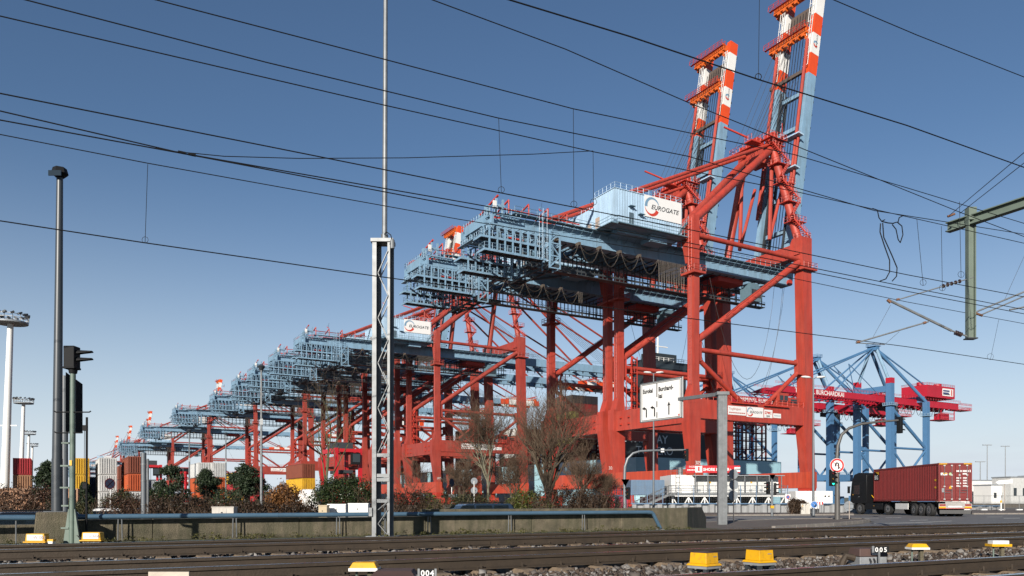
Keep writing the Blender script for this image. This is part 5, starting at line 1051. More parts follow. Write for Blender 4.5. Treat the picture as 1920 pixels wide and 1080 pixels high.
for k, (y0, y1) in enumerate(((-2.30, -1.235), (-1.205, -.14))):
    d = MB().box(-.015, .03, y0, y1, .17, 2.72)
    for z in (.35, .8, 1.25, 1.7, 2.2): d.box(-.045, -.015, y0 + .08, y1 - .08, z, z + .27)
    d.build('door', CC['maroon'], cont, 0)
for y in (-2.05, -1.5, -.94, -.40):
    bar = MB().tube((-.09, y, .08), (-.09, y, 2.8), .022, 6).build('locking_bar', galv, cont)
    for z in (.15, 1.1, 1.95, 2.66): MB().box(-.10, -.02, y - .05, y + .05, z, z + .08).build('bar_bracket', white_paint, bar, 0)
    MB().tube((-.11, y, .86 if y in (-2.05, -.94) else .68), (-.11, y + (.42 if y in (-2.05, -.94) else -.42), .86 if y in (-2.05, -.94) else .68), .015, 5).build('handle', galv, bar)
BXd, BYd = Vector((0, -1, 0)), Vector((0, 0, 1))
def lt(s, y, z, h): return text('lettering', s, h, sign_white, cont, (-.055, y, z), BXd, BYd, off=.003)
def pl_bar(y, z, w, h): MB().box(-.056, -.046, y - w, y, z, z + h).build('print_mark', sign_white, cont, 0)
for i in range(4): pl_bar(-1.28 - .1 * i, 2.22, .075, .13)
for i in range(6): pl_bar(-1.74 - .075 * i, 2.22, .055, .13)
pl_bar(-2.24, 2.2, .06, .18)
for i in range(4): pl_bar(-1.74 - .075 * i, 2.02, .055, .12)
for k in range(4):
    for i in range(5 - k % 2): pl_bar(-1.28 - .07 * i, 1.72 - .2 * k, .05, .10)
    for i in range(5): pl_bar(-1.76 - .07 * i, 1.72 - .2 * k, .05, .10)
MB().box(-.05, -.046, -.62, -.14, 1.98, 2.16).build('sticker', sign_white, cont, 0); MB().box(-.053, -.051, -.60, -.3, 2.06, 2.15).build('sticker_band', box_yellow, cont, 0)
text('lettering', 'BIG', .12, blackm, cont, (-.056, -.2, 2.0), BXd, BYd); MB().disc((-.05, -.84, 2.07), (-1, 0, 0), .11, 18, .004).build('sticker', mat('sticker_green', (.45, .6, .35), .5), cont)
MB().add([(-.05, -.72, .98), (-.05, -.96, .98), (-.05, -.84, 1.2)], [(0, 1, 2)]).build('warning_sign', box_yellow, cont, 0); MB().box(-.05, -.046, -.42, -.22, .70, 1.0).build('plate', box_grey, cont, 0)
for y0 in (-2.4, -.62): MB().box(-.03, -.022, y0, y0 + .58, 2.79, 2.86).build('hazard_strip', box_yellow, cont, 0)
for z in (1.0, 1.55): MB().box(.35, .6, .004, .008, z, z + .14).build('sticker', box_yellow, cont, 0)
lg = MB().box(10.9, 11.95, .012, .02, 1.92, 2.66).build('logo_panel', blackm, cont, 0); MB().add([(11.7, .024, 2.62), (10.95, .024, 2.62), (10.95, .024, 2.36), (11.3, .024, 2.48)], [(0, 1, 2, 3)]).build('logo_swoosh', box_yellow, lg, 0)
text('lettering', 'BIG', .52, sign_white, lg, (11.9, .026, 1.97), -X, Z, off=.012)
# tractor
tc_ = TP(MB().box(10.2, 15.4, -1.65, -.75, .62, .98).box(9.2, 13.3, -1.5, -.9, .9, 1.05), 'chassis', dark_steel)
tw_ = [wheel(x, y, .5, .34) for x, y in ((9.9, -.22), (9.9, -2.2), (13.75, -.2), (13.75, -2.22))]
for x in (9.9,):
    for y0 in (-.2, -2.22): TP(MB().path([(x + .62 * math.cos(a), y0, .52 + .62 * math.sin(a)) for a in np.linspace(.1, 3.04, 10)], .05, 4), 'mudguard', blackm, tc_)
prof = [(12.75, .95), (12.75, 3.55), (12.95, 3.72), (13.9, 3.78), (14.55, 3.62), (14.85, 3.1), (14.95, 2.75), (15.12, 1.6), (15.15, .45), (14.45, .42), (14.3, .95)]
cabm = TP(MB().prism([(a, z) for a, z in prof], 'y', -2.44, -.01), 'cab', cab_black, bevel=.05)
TP(MB().add([(14.55, 0.0, 1.85), (13.75, 0.0, 1.85), (13.75, 0.0, 2.62), (14.4, 0.0, 2.62)], [(0, 1, 2, 3)]).build('tmp', glass_d) if False else MB().prism([(13.7, 1.8), (14.72, 1.8), (14.55, 2.6), (13.7, 2.65)], 'y', -.012, .008), 'side_window', glass_d, cabm)
TP(MB().box(13.62, 13.65, -.02, .006, .9, 2.7).box(14.78, 14.81, -.02, .006, .9, 2.0), 'door_seam', blackm, cabm); TP(MB().box(13.7, 13.9, .0, .04, 1.55, 1.6), 'door_handle', chrome, cabm)
TP(MB().box(14.98, 15.1, .1, .3, 1.9, 2.55).tube((15.0, .0, 2.5), (15.02, .2, 2.5), .03, 6), 'mirror', blackm, cabm)
TP(MB().box(14.62, 14.75, .005, .02, 1.72, 1.82), 'side_lamp', yel_light, cabm)
TP(MB().box(12.85, 14.6, -.01, .012, 3.0, 3.05).box(12.9, 13.3, -.01, .02, .98, 2.9), 'side_deflector', blackm, cabm)
TP(MB().box(10.6, 13.0, -.12, -.02, .42, .98).box(10.9, 11.9, -.02, .0, .5, .56), 'side_skirt', cab_black, cabm, bevel=.02)
TP(MB().box(11.7, 11.76, -.02, .005, .72, .78), 'side_lamp', yel_light, cabm)
for y in (-.5, -.9): TP(MB().path([(12.7, y, 1.7), (12.45, y, 1.5), (12.3, y - .1, 1.2), (12.1, y, 1.3)], .03, 6), 'air_hose', box_yellow if y > -.6 else red_paint, tc_)

_pv = Vector((10.4, -1.22, 0)); _ra = R(15); _lo = _pv - Matrix.Rotation(_ra, 3, 'Z') @ _pv      # the tractor is turning left
for o in [tc_, cabm] + tw_: o.location = _lo; o.rotation_euler = (0, 0, _ra)

# ------------------------------------------------------------------ sheet pile wall and shore power station
def sheet_wall(x0, x1, Y0, Y1, zt, lab):
    a, b = at(x0, HY, Y0), at(x1, HY, Y1); a.z = b.z = 0; d = (b - a); L = d.length; ang = math.atan2(d.y, d.x)
    r = thing('sheet_pile_wall', lab, 'wall', a, ang, 'sheet pile walls beside the road'); n = int(L / 1.3); me = None
    for k in range(n):
        if me is None: o = MB().prism([(0, 0), (.42, 0), (.62, .30), (1.08, .30), (1.3, 0), (1.3, .04), (1.1, .34), (.6, .34), (.4, .04), (0, .04)], 'z', -.05, zt).build('pile_sheet', sheet_pile, r, 0); me = o.data
        else: o = link('pile_sheet', me, r)
        o.location = (1.3 * k, 0, 0)
    MB().box(-.1, 1.3 * n + .1, -.06, .42, zt, zt + .10).build('cap_beam', mat('cap_blue', (.10, .20, .34), .5), r, 0); return r, n
sw, n = sheet_wall(1185, 1483, 80, 79, .86, 'grey sheet pile wall with blue cap behind the traffic island'); sheet_wall(1536, 1640, 80, 79.5, .86, 'short grey sheet pile wall behind the blue arrow sign')
sheet_wall(1815, 1880, 96, 96, .55, 'low sheet pile wall behind the fence at right')
fn = thing('mesh_fence', 'blue post mesh fence on top of the sheet pile wall', 'fence', sw.location, sw.rotation_euler.z)
for k in range(11): MB().box(1.55 * k - .03, 1.55 * k + .03, .1, .16, .95, 2.75).build('post', mat('cap_blue', (.10, .20, .34), .5), fn, 0)
mw = MB()
for k in range(9): mw.tube((0, .12, 1.05 + .2 * k), (15.6, .12, 1.05 + .2 * k), .006, 3, cap=False)
for k in range(78): mw.tube((.2 * k, .12, 1.0), (.2 * k, .12, 2.7), .004, 3, cap=False)
mw.build('mesh_wire', galv, fn)
SY = 101.0
sps = thing('shore_power_station', 'white shore power station on a braced platform under a red sign', 'station', (gx(1240, SY), SY, 0), .02)
def SX(px): return gx(px, SY) - gx(1240, SY)
def SZ(py): return HC - (py - HY) / FPX * SY
Pp = lambda mb, n, m, par=None, **k: mb.build(n, m, par or sps, **k)
x0, x1 = SX(1262), SX(1474); zf = SZ(928.5)
Pp(MB().box(x0 - .6, x1, 0, 9, zf - .18, zf), 'platform_deck', white_paint); Pp(MB().box(x0 - .6, x1, -.03, .0, zf - .02, zf + .28), 'kick_plate', galv)
rl = MB().rail([(x0 - .6, 0, zf), (x1, 0, zf)], 1.25, 1.5, .025); Pp(rl, 'handrail', galv)
for k in range(7):
    a = x0 + (x1 - x0) * k / 7; c = (x1 - x0) / 7
    Pp(MB().beam((a, .3, zf - .2), (a + c * .45, .3, .1), .12, .12), 'brace', white_paint); Pp(MB().beam((a + c, .3, zf - .2), (a + c * .55, .3, .1), .12, .12), 'brace', white_paint); Pp(MB().box(a - .08, a + .08, .2, .4, 0, zf - .2), 'column', white_paint)
Pp(MB().box(x0, x1, 5, 5.2, 0, zf - .2), 'dark_sheet', mat('under_dark', (.03, .035, .04), .8))  # dark sheet filling the space under the platform deck
hb_ = MB(); L0, L1 = SX(1262), SX(1306)
hb_.box(L0, L1, 1.0, 8, zf, SZ(890))
for k in range(14): hb_.box(L0 + .2 * k + .02, L0 + .2 * k + .12, .95, 1.0, zf + .1, SZ(891))
bA = Pp(hb_, 'switch_house', white_paint); Pp(MB().ladder((L0 + .8, .8, zf), (L0 + .8, .8, SZ(890)), (1, 0, 0), .5), 'ladder', galv, bA)
bB = Pp(MB().box(L1 + .02, x1 - .1, 2.2, 8, zf, SZ(893)), 'converter_house', white_paint)
for k in range(8):
    a = L1 + .3 + k * (x1 - L1 - .6) / 8; w_ = (x1 - L1 - .6) / 8
    Pp(MB().box(a + .08, a + w_ - .08, 2.14, 2.2, zf + .15, SZ(899)), 'door', mat('door_white', (.70, .71, .70), .5), bB); Pp(MB().box(a + w_ * .42, a + w_ * .58, 2.08, 2.15, SZ(905), SZ(902.5)), 'warning_sign', box_yellow, bB) if k % 2 else None
    Pp(MB().box(a + w_ * .3, a + w_ * .6, 2.12, 2.15, zf + .5, zf + .8), 'louvre', grey_paint, bB)
rf = Pp(MB().box(L1 - .3, x1 + .1, .4, 8, SZ(892), SZ(890.6)), 'roof_deck', grey_paint)
for k in range(8): Pp(MB().box(L1 + k * (x1 - L1) / 7.2 - .05, L1 + k * (x1 - L1) / 7.2 + .05, .4, .52, zf, SZ(892)), 'canopy_post', galv, rf)
Pp(MB().rail([(L0, 1.2, SZ(890)), (L1, 1.2, SZ(890))], 1.0, .8, .025), 'roof_railing', galv, bA); Pp(MB().tube((L0 + 1.4, 2, SZ(890)), (L0 + 1.4, 2, SZ(876)), .35, 12), 'roof_tank', galv, bA)
sgn = Pp(MB().box(SX(1287), SX(1390), .3, .42, SZ(886.5), SZ(872.5)), 'sign_board', red_paint); zs = SZ(884.2)
for a in (1305, 1330, 1352, 1372, 1388): Pp(MB().box(SX(a) - .05, SX(a) + .05, .45, .55, SZ(891), SZ(876)), 'sign_post', galv, sgn)
Pp(MB().box(SX(1305), SX(1318), .26, .3, SZ(885.5), SZ(873.5)), 'emblem_panel', sign_white, sgn); Pp(MB().box(SX(1379), SX(1390), .26, .3, SZ(884.5), SZ(875.5)), 'emblem_panel', sign_white, sgn); Pp(MB().box(SX(1310), SX(1313), .24, .26, SZ(883), SZ(875)), 'emblem', red_sign, sgn)
text('lettering', 'SHORE POWER', .50, sign_white, sgn, (SX(1320), .27, zs + .12), X, Z, off=.015, sx=.98); text('lettering', 'Renewable Energy', .40, sign_white, sgn, (SX(1352), .27, zs + .12), X, Z, sx=.68); text('lettering', 'SHORE', .34, sign_white, sgn, (SX(1293), .27, zs + .52), X, Z, sx=.8); [panel('print_line', (SX(1290) + .2 * i, .28, zs + .14), X, Z, .14, .16, .01, sign_white, sgn) for i in range(5)]; [panel('print_line', (SX(1381) + .16 * i, .25, zs + .2), X, Z, .1, .22, .01, logo_ink, sgn) for i in range(4)]
bl = Pp(MB().box(SX(1188), SX(1252), 2, 8, SZ(928), SZ(899)), 'blue_housing', mat('cap_blue2', (.13, .22, .34), .5, 0, .1, 1, streak=.3))
for k in range(22): Pp(MB().box(SX(1189) + .2 * k, SX(1189) + .2 * k + .1, 1.95, 2.0, SZ(927), SZ(900)), 'cladding_rib', mat('cap_blue2', (.13, .22, .34), .5), bl)
stp = MB()
for k in range(13): a = SX(1248) - k * .34; stp.box(a - .17, a + .17, -.9, -.1, zf - .05 - k * .16, zf - k * .16)
stp.beam((SX(1250), -.1, zf), (SX(1250) - 4.4, -.1, zf - 2.0), .06, .28); stp.beam((SX(1250), -.9, zf), (SX(1250) - 4.4, -.9, zf - 2.0), .06, .28); stp.rail([(SX(1250), -.9, zf), (SX(1250) - 4.4, -.9, zf - 2.0)], 1.1, .6, .03); stp.rail([(SX(1250), -.1, zf), (SX(1250) - 4.4, -.1, zf - 2.0)], 1.1, .6, .03); Pp(stp, 'stair', galv)
Pp(MB().box(SX(1250), SX(1264), -.9, 0, zf - .06, zf).rail([(SX(1250), -.9, zf), (SX(1264), -.9, zf)], 1.2, .5, .03), 'stair_landing', galv)
wc = thing('site_container', 'long white site container behind the kerb near the blue arrow sign', 'container', (gx(1492, 92), 92, 0)); w_ = gx(1561, 92) - gx(1492, 92)
MB().box(0, w_, 0, 2.4, .3, 2.35).build('body', white_paint, wc, 0); [MB().box(w_ * a, w_ * b, -.03, 0, .9, 1.7).build('panel', c, wc, 0) for a, b, c in ((.18, .30, sign_white), (.54, .56, grey_paint))]; [MB().disc((w_ * a, -.01, 1.75), (0, -1, 0), .1, 14, .03).build('vent', blackm, wc) for a in (.8, .9)]
ms_ = thing('red_gate_frame', 'red framed turnstile gate below the blue housing', 'gate', (gx(1139, 88), 88, 0)); gw = gx(1151, 88) - gx(1139, 88)
for a in (0, gw): MB().box(a - .08, a + .08, 0, .15, 0, 1.95).build('post', red_paint, ms_, 0)
MB().box(0, gw, 0, .15, 1.8, 1.95).build('lintel', red_paint, ms_, 0); MB().box(.1, gw - .1, .2, .25, .2, 1.7).build('panel', red_paint, ms_, 0)
for k, (px, c, lb) in enumerate(((1122, galv, 'grey slatted turnstile left of the red gate frame'), (1161, mat('magenta', (.5, .01, .08), .5), 'magenta housing right of the red gate frame'))):
    o = thing('turnstile_unit', lb, 'gate', (gx(px, 90), 90, 0)); MB().box(0, 1.0 - .3 * (1 - k), 0, .4, 0, 1.9 - .2 * k).build('body', c if k else dark_steel, o, 0); [MB().box(.02, .68, -.04, 0, .3 + .25 * q, .4 + .25 * q).build('bar', c, o, 0) for q in range(6)]
cr_ = thing('blue_machine', 'dark blue machinery skid with pipes behind the turnstiles', 'machine', (gx(1118, 104), 104, 0)); MB().box(0, 3.6, 0, 2, 0, 2.0).build('base', mat('skid_blue', (.03, .06, .12), .6), cr_, 0)
for k in range(6): MB().tube((.3 + .6 * k, .2, 2), (.3 + .6 * k, .2, 3.3 - .15 * (k % 3)), .06, 6).build('pipe', mat('skid_blue', (.03, .06, .12), .6), cr_)
MB().rail([(0, 0, 2), (3.6, 0, 2)], 1.2, .6, .03).build('railing', mat('skid_blue', (.03, .06, .12), .6), cr_)

# ------------------------------------------------------------------ road signs, traffic lights, lamps
gp_ = at(1354, HY, 36); gs = thing('direction_sign', 'white lane sign reading Eurokai and Burchardkai on a gantry arm', 'road sign', (gp_.x, gp_.y, 0))
def S3(px, py, Y=36): return at(px, py, Y) - Vector((gp_.x, gp_.y, 0))
MB().box(-.2, .0, -.14, .14, 0, S3(0, 741).z).box(.0, .2, -.14, .14, 0, S3(0, 741).z).build('post', galv, gs, 0, bevel=.01); MB().box(-.28, .28, -.2, .2, S3(0, 741).z, S3(0, 735).z).build('post_cap', galv, gs, 0)
MB().beam(S3(1352, 738.5), S3(1262, 750, 40.0), .14, .16).build('arm', galv, gs, 0)
# board corners: left edge farther than right edge
bl_, br_ = S3(1202, 795.5, 41.8), S3(1281, 781, 39.2); bl_.z = br_.z = (bl_.z + br_.z) / 2; xd = (br_ - bl_); bw = xd.length; xd.normalize(); bh = S3(1281, 706, 39.2).z - bl_.z
pn = panel('board', bl_, xd, UP, bw, bh, .06, sign_white, gs); fr = MB(); nn = xd.cross(UP)
for a, b, w_, h_ in ((0, 0, bw, .055), (0, bh - .055, bw, .055), (0, 0, .055, bh), (bw - .055, 0, .055, bh)):
    o = bl_ + xd * a + UP * b + nn * .055; vs = [o, o + xd * w_, o + xd * w_ + UP * h_, o + UP * h_]; fr.add(vs + [v + nn * .03 for v in vs], [(0, 3, 2, 1), (4, 5, 6, 7), (0, 1, 5, 4), (1, 2, 6, 5), (2, 3, 7, 6), (3, 0, 4, 7)])
fr.build('board_frame', galv, pn, 0)
def bo(x, y): return bl_ + xd * (bw * x) + UP * (bh * y) + nn * .068
def bar(x, y, w_, h_): return panel('marking', bo(x, y), xd, UP, bw * w_, bh * h_, .004, blackm, pn)
def line(x, y, w_, h_): panel('border_line', bo(x, y), xd, UP, bw * w_, bh * h_, .003, blackm, pn)
for a in ((.05, .04, .90, .012), (.05, .945, .90, .012), (.04, .04, .010, .917), (.95, .04, .010, .917)): line(*a)
bar(.405, .60, .018, .345); bar(.405, .345, .018, .15); bar(.405, .08, .018, .14)
text('lettering', 'Eurokai', bh * .150, blackm, pn, bo(.07, .735), xd, UP, sx=.80, off=.012); text('lettering', 'Burchard-', bh * .150, blackm, pn, bo(.45, .735), xd, UP, sx=.86, off=.012); text('lettering', 'kai', bh * .150, blackm, pn, bo(.45, .565), xd, UP, sx=.82, off=.012)
def arrow_poly(pts): m = MB().add([bo(*p) + nn * .004 for p in pts], [tuple(range(len(pts)))]); m.build('arrow', blackm, pn, 0)
arrow_poly([(.685, .12), (.71, .12), (.71, .36), (.735, .34), (.6975, .445), (.66, .34), (.685, .36)][::1])
for dx in (0, .20):
    arrow_poly([(.145 + dx, .12), (.172 + dx, .12), (.172 + dx, .31), (.155 + dx, .355), (.115 + dx, .37), (.115 + dx, .40), (.055 + dx, .355), (.115 + dx, .305), (.115 + dx, .335), (.145 + dx, .315)])
MB().disc(bo(.925, .085), nn, bw * .016, 12, .004).build('sticker', red_sign, pn)

def double_lamp(px, pyt, Y, lab, w=.9):
    q = at(px, HY, Y); r = thing('street_lamp', lab, 'street lamp', (q.x, q.y, 0), 0, 'double-armed street lamps'); zt = HC - (pyt - HY) / FPX * Y
    MB().tube((0, 0, 0), (0, 0, zt - .05), .10, 12, .055).build('pole', pole_grey, r); MB().tube((0, 0, 0), (0, 0, 1.1), .125, 12).build('pole_base', pole_grey, r)
    for s in (-1, 1):
        MB().path([(0, 0, zt - .12), (s * .15, 0, zt - .02), (s * .3, 0, zt)], .035, 6).build('arm', pole_grey, r)
        h = MB(); m = 8; pr = [(0, .05), (.12, .11), (.4, .13), (.65, .10), (.78, .02)]
        vs = []
        for t, rr in pr: vs += [(s * (.22 + t * w), rr * math.cos(2 * math.pi * k / m) * 1.3, zt + .02 + t * .05 + rr * math.sin(2 * math.pi * k / m) * .75) for k in range(m)]
        h.add(vs, [(i * m + k, i * m + (k + 1) % m, (i + 1) * m + (k + 1) % m, (i + 1) * m + k) for i in range(len(pr) - 1) for k in range(m)]); h.build('lamp_head', white_paint, r)
    return r
double_lamp(1525, 708, 59, 'double-armed street lamp in front of the right red crane leg'); double_lamp(1225.5, 699, 72, 'double-armed street lamp behind the lane sign')
def one_lamp(px, pyt, Y, r0, lab, m=galv):
    q = at(px, HY, Y); r = thing('street_lamp', lab, 'street lamp', (q.x, q.y, 0)); zt = HC - (pyt - HY) / FPX * Y
    MB().tube((0, 0, 0), (0, 0, zt), r0, 12, r0 * .6).build('pole', m, r); MB().tube((0, 0, zt - .25), (0, 0, zt - .05), r0 * 1.0, 10, .22).tube((0, 0, zt - .05), (0, 0, zt + .08), .24, 10, .1).build('lantern', pole_dark, r)
    MB().box(-.05, .12, -.09, -.06, zt * .62, zt * .62 + .35).build('box', galv, r, 0) ; return r
one_lamp(490, 686, 46, .085, 'slim galvanised lamp post with dark cap before the stepped cranes'); one_lamp(355, 806, 75, .09, 'small grey lamp post left of the pines', pole_grey); one_lamp(423.5, 812, 90, .10, 'thin grey lamp post between the white and yellow containers', pole_grey)
q = at(269.5, HY, 33); st = thing('stub_pole', 'thick grey stub pole with bands before the brown containers', 'pole', (q.x, q.y, 0)); zt = HC + (940 - 849) / FPX * 33
MB().tube((0, 0, 0), (0, 0, zt), .105, 14).build('pole', pole_grey, st); [MB().tube((0, 0, z), (0, 0, z + .04), .118, 14).build('band', galv, st) for z in (zt - .5, zt - 1.2, 1.0)]; MB().tube((.17, 0, 0), (.17, 0, zt - .25), .05, 8).build('conduit', galv, st)

def head3(r, loc, rz, lit=None, par=None):
    h = MB().box(-.15, .15, -.1, .1, -.48, .48); o = h.build('signal_head', blackm, r, 0, bevel=.02); o.location = loc; o.rotation_euler = (0, 0, rz)
    for k, m in enumerate((red_light, yel_light, green_light if lit == 'g' else blackm)):
        z = .31 - .31 * k; MB().disc((0, -.1, z), (0, -1, 0), .095, 16, .01).build('lamp_lens', m, o)
        v = MB(); n = 8; vs = []
        for i in range(n): a = math.pi * i / (n - 1); vs += [(.115 * math.cos(a), -.1, z + .115 * math.sin(a)), (.105 * math.cos(a), -.32, z + .09 * math.sin(a))]
        v.add(vs, [(2 * i, 2 * i + 1, 2 * i + 3, 2 * i + 2) for i in range(n - 1)]); v.build('visor', blackm, o)
    return o
Ya = 46; q = at(1570, HY, Ya); ta = thing('traffic_light', 'tall traffic light with long curved arm right of the red crane', 'traffic light', (q.x, q.y, 0))
def A3(px, py, Y=Ya): return at(px, py, Y) - Vector((q.x, q.y, 0))
MB().path([(0, 0, 0), (0, 0, 1.2), A3(1570, 900), A3(1569, 860), A3(1571, 835), A3(1578, 815), A3(1592, 803), A3(1615, 795), A3(1645, 791), A3(1684, 788)], [.16, .15, .12, .11, .1, .09, .085, .075, .065, .06], 12).build('mast_arm', mat('mast_brownish', (.10, .095, .09), .5), ta)
head3(ta, A3(1687, 797), 1.9); head3(ta, A3(1560, 896), .5, 'g')
dsk = MB().disc(A3(1567, 873) + Vector((0, -.18, 0)), (0, -1, 0), .42, 28, .012).build('sign_plate', sign_white, ta); c0 = A3(1567, 873) + Vector((0, -.195, 0))
MB().disc(c0, (0, -1, 0), .40, 28, .004, .30).build('sign_ring', red_sign, dsk); MB().path([c0 + Vector((.09, -.01, -.2)), c0 + Vector((.09, -.01, .04)), c0 + Vector((.05, -.01, .14)), c0 + Vector((-.03, -.01, .15)), c0 + Vector((-.09, -.01, .08)), c0 + Vector((-.09, -.01, -.05))], .038, 5).build('turn_symbol', blackm, dsk); MB().beam(c0 + Vector((-.23, -.03, .2)), c0 + Vector((.23, -.03, -.2)), .01, .06, Y_).build('sign_bar', red_sign, dsk)
Yb = 62; q = at(1172, HY, Yb); tb_ = thing('traffic_light', 'traffic light with curved arm left of the lane sign post', 'traffic light', (q.x, q.y, 0))
def A4(px, py, Y=Yb): return at(px, py, Y) - Vector((q.x, q.y, 0))
MB().path([(0, 0, 0), A4(1171, 900), A4(1172, 875), A4(1177, 860), A4(1187, 850), A4(1200, 846), A4(1225, 844.5), A4(1290, 843.5)], [.15, .12, .115, .11, .1, .09, .08, .07], 10).build('mast_arm', pole_grey, tb_)
head3(tb_, A4(1288, 853), -1.5); head3(tb_, A4(1178, 925), -1.2); MB().box(A4(1239, 0).x, A4(1245, 0).x, -.06, -.02, A4(0, 848).z, A4(0, 841).z).build('plate', sign_white, tb_, 0)
t3 = A4(1172, 904); MB().add([t3 + Vector((-.32, -.16, .22)), t3 + Vector((.32, -.16, .22)), t3 + Vector((0, -.16, -.36))], [(0, 1, 2), (2, 1, 0)]).build('sign_back', grey_paint, tb_, 0)
q = at(1447.5, HY, 62); tcx = thing('traffic_light', 'short traffic light pole with paired heads before the sheet piles', 'traffic light', (q.x, q.y, 0)); z_ = lambda py: HC - (py - HY) / FPX * 62
MB().tube((0, 0, 0), (0, 0, z_(890)), .10, 10, .07).build('pole', pole_grey, tcx); head3(tcx, (-.30, 0, z_(915)), -1.3); head3(tcx, (.24, 0, z_(917)), 1.2); MB().box(-.12, .12, -.12, .12, z_(953), z_(948)).build('push_button', box_yellow, tcx, 0)
MB().add([(-.24, -.12, z_(890)), (.24, -.12, z_(890)), (0, -.12, z_(900))], [(0, 1, 2), (2, 1, 0)]).build('sign_back', grey_paint, tcx, 0)
q = at(1375.5, HY, 40); r3 = thing('sign_post', 'thin post with three round grey sign backs on the island', 'road sign', (q.x, q.y, 0)); z_ = lambda py: HC - (py - HY) / FPX * 40
MB().tube((0, 0, 0), (0, 0, z_(885)), .028, 8).build('post', mat('post_tan', (.42, .36, .31), .6), r3)
for py, d in ((889, .0), (909, .02), (929, -.02)): MB().disc((d, .05, z_(py)), (.25, -1, 0), .255, 26, .012).build('sign_back', grey_paint, r3)
q = at(1592.5, HY, 47); r1 = thing('sign_post', 'thin post with one large round grey sign back before the truck', 'road sign', (q.x, q.y, 0)); z_ = lambda py: HC - (py - HY) / FPX * 47
MB().tube((0, 0, 0), (0, 0, z_(939)), .028, 8).build('post', mat('post_tan', (.42, .36, .31), .6), r1); MB().disc((-.02, .05, z_(949)), (.1, -1, 0), .30, 28, .012).build('sign_back', grey_paint, r1); [MB().box(-.3, .3, .02, .05, z_(949) + a, z_(949) + a + .03).build('bracket', galv, r1, 0) for a in (.12, -.14)]
q = at(1525, HY, 58.6); bs = thing('direction_disc', 'round blue sign with white arrow on the street lamp pole', 'road sign', (q.x, q.y - .1, 0)); z_ = HC - (946 - HY) / FPX * 58.6
MB().disc((0, -.04, z_), (0, -1, 0), .26, 26, .02).build('plate', blue_sign, bs); MB().disc((0, -.05, z_), (0, -1, 0), .262, 26, .012, .24).build('rim', sign_white, bs); MB().beam((-.13, -.07, z_ + .13), (.08, -.07, z_ - .08), .01, .07, Y_).build('arrow', sign_white, bs, 0); MB().add([(.15, -.072, z_ - .15), (.15, -.072, z_ + .04), (-.04, -.072, z_ - .15)], [(0, 1, 2), (2, 1, 0)]).build('arrow', sign_white, bs, 0); MB().tube((0, .05, .1), (0, .05, z_ + .1), .1, 8).build('post', pole_grey, bs)
q = at(1477, HY, 70); np_ = thing('road_sign_plate', 'small white no-parking plate on a thin post by the round hedge', 'road sign', (q.x, q.y, 0)); z_ = lambda py: HC - (py - HY) / FPX * 70
MB().tube((0, 0, 0), (0, 0, z_(920)), .025, 6).build('post', galv, np_); MB().box(-.24, .24, -.04, -.02, z_(943), z_(927)).build('plate', sign_white, np_, 0); MB().disc((0, -.05, z_(932)), (0, -1, 0), .17, 20, .01).build('disc', blue_sign, np_); MB().disc((0, -.065, z_(932)), (0, -1, 0), .175, 20, .004, .13).build('ring', red_sign, np_); MB().beam((-.11, -.08, z_(932) + .11), (.11, -.08, z_(932) - .11), .01, .04, Y_).build('slash', red_sign, np_)
q = at(1502, HY, 65.5); cb_ = thing('switch_cabinet', 'weathered white switch cabinet beside the round hedge', 'cabinet', (q.x, q.y, 0)); MB().box(0, .75, 0, .4, .1, .95).build('body', mat('cab_white', (.66, .64, .58), .6, 0, .1, 2, streak=.3, dirt=(.4, .3, .18)), cb_, 0); MB().box(.36, .375, -.012, 0, .15, .9).build('door_seam', grey_paint, cb_, 0); MB().box(.08, .16, -.012, 0, .72, .8).build('warning_sign', box_yellow, cb_, 0); MB().box(-.02, .77, -.02, .42, .0, .1).build('plinth', concrete, cb_, 0)
q = at(1537, HY, 72); br2 = thing('barrier_board', 'small red and white striped barrier board behind the lamp pole', 'barrier', (q.x, q.y, 0)); [MB().box(-.3 + .12 * k, -.18 + .12 * k, -.02, 0, .85, 1.1).build('stripe', red_sign if k % 2 == 0 else sign_white, br2, 0) for k in range(5)]; [MB().box(a, a + .04, 0, .03, 0, 1.1).build('leg', galv, br2, 0) for a in (-.2, .15)]
for px, Y, py, lb, dark in ((207, 36, 907, 'round dark blue no-stopping sign before the white container stack', True), (847, 42, 905, 'round dark no-stopping sign with plate left of the bare trees', True), (889, 44, 902, 'pair of round grey sign backs on a white post by the bare tree', False)):
    q = at(px, HY, Y); r = thing('road_sign_post', lb, 'road sign', (q.x, q.y, 0)); z = HC - (py - HY) / FPX * Y; MB().tube((0, 0, 0), (0, 0, z), .024, 8).build('post', white_paint, r)
    if dark:
        nv_ = (0, -1, 0) if px < 800 else (.85, -.5, 0); rs_ = .24 if px < 800 else .22
        MB().disc((0, -.03, z), nv_, rs_, 26, .012).build('plate', mat('sign_blue_shaded', (.012, .018, .04), .8, spec=.1), r); MB().disc((0, -.045, z), nv_, rs_ + .01, 26, .004, rs_ - .03).build('ring', mat('sign_red_shaded', (.07, .012, .014), .8, spec=.1), r); [MB().beam((-.14, -.06, z + s * .14), (.14, -.06, z - s * .14), .006, .035, Y_).build('cross_bar', mat('sign_red_shaded', (.07, .012, .014), .8, spec=.1), r) for s in (1, -1) if px < 800]  # blue and red darkened in the colour so the sign looks backlit
        if px > 800: MB().box(-.17, .17, -.03, -.01, z - .80, z - .62).build('text_plate', pole_dark, r, 0)
    else: [MB().disc((0, .04, z - d), (.3, -1, 0), .19, 24, .012).build('sign_back', grey_paint, r) for d in (.0, .52)]
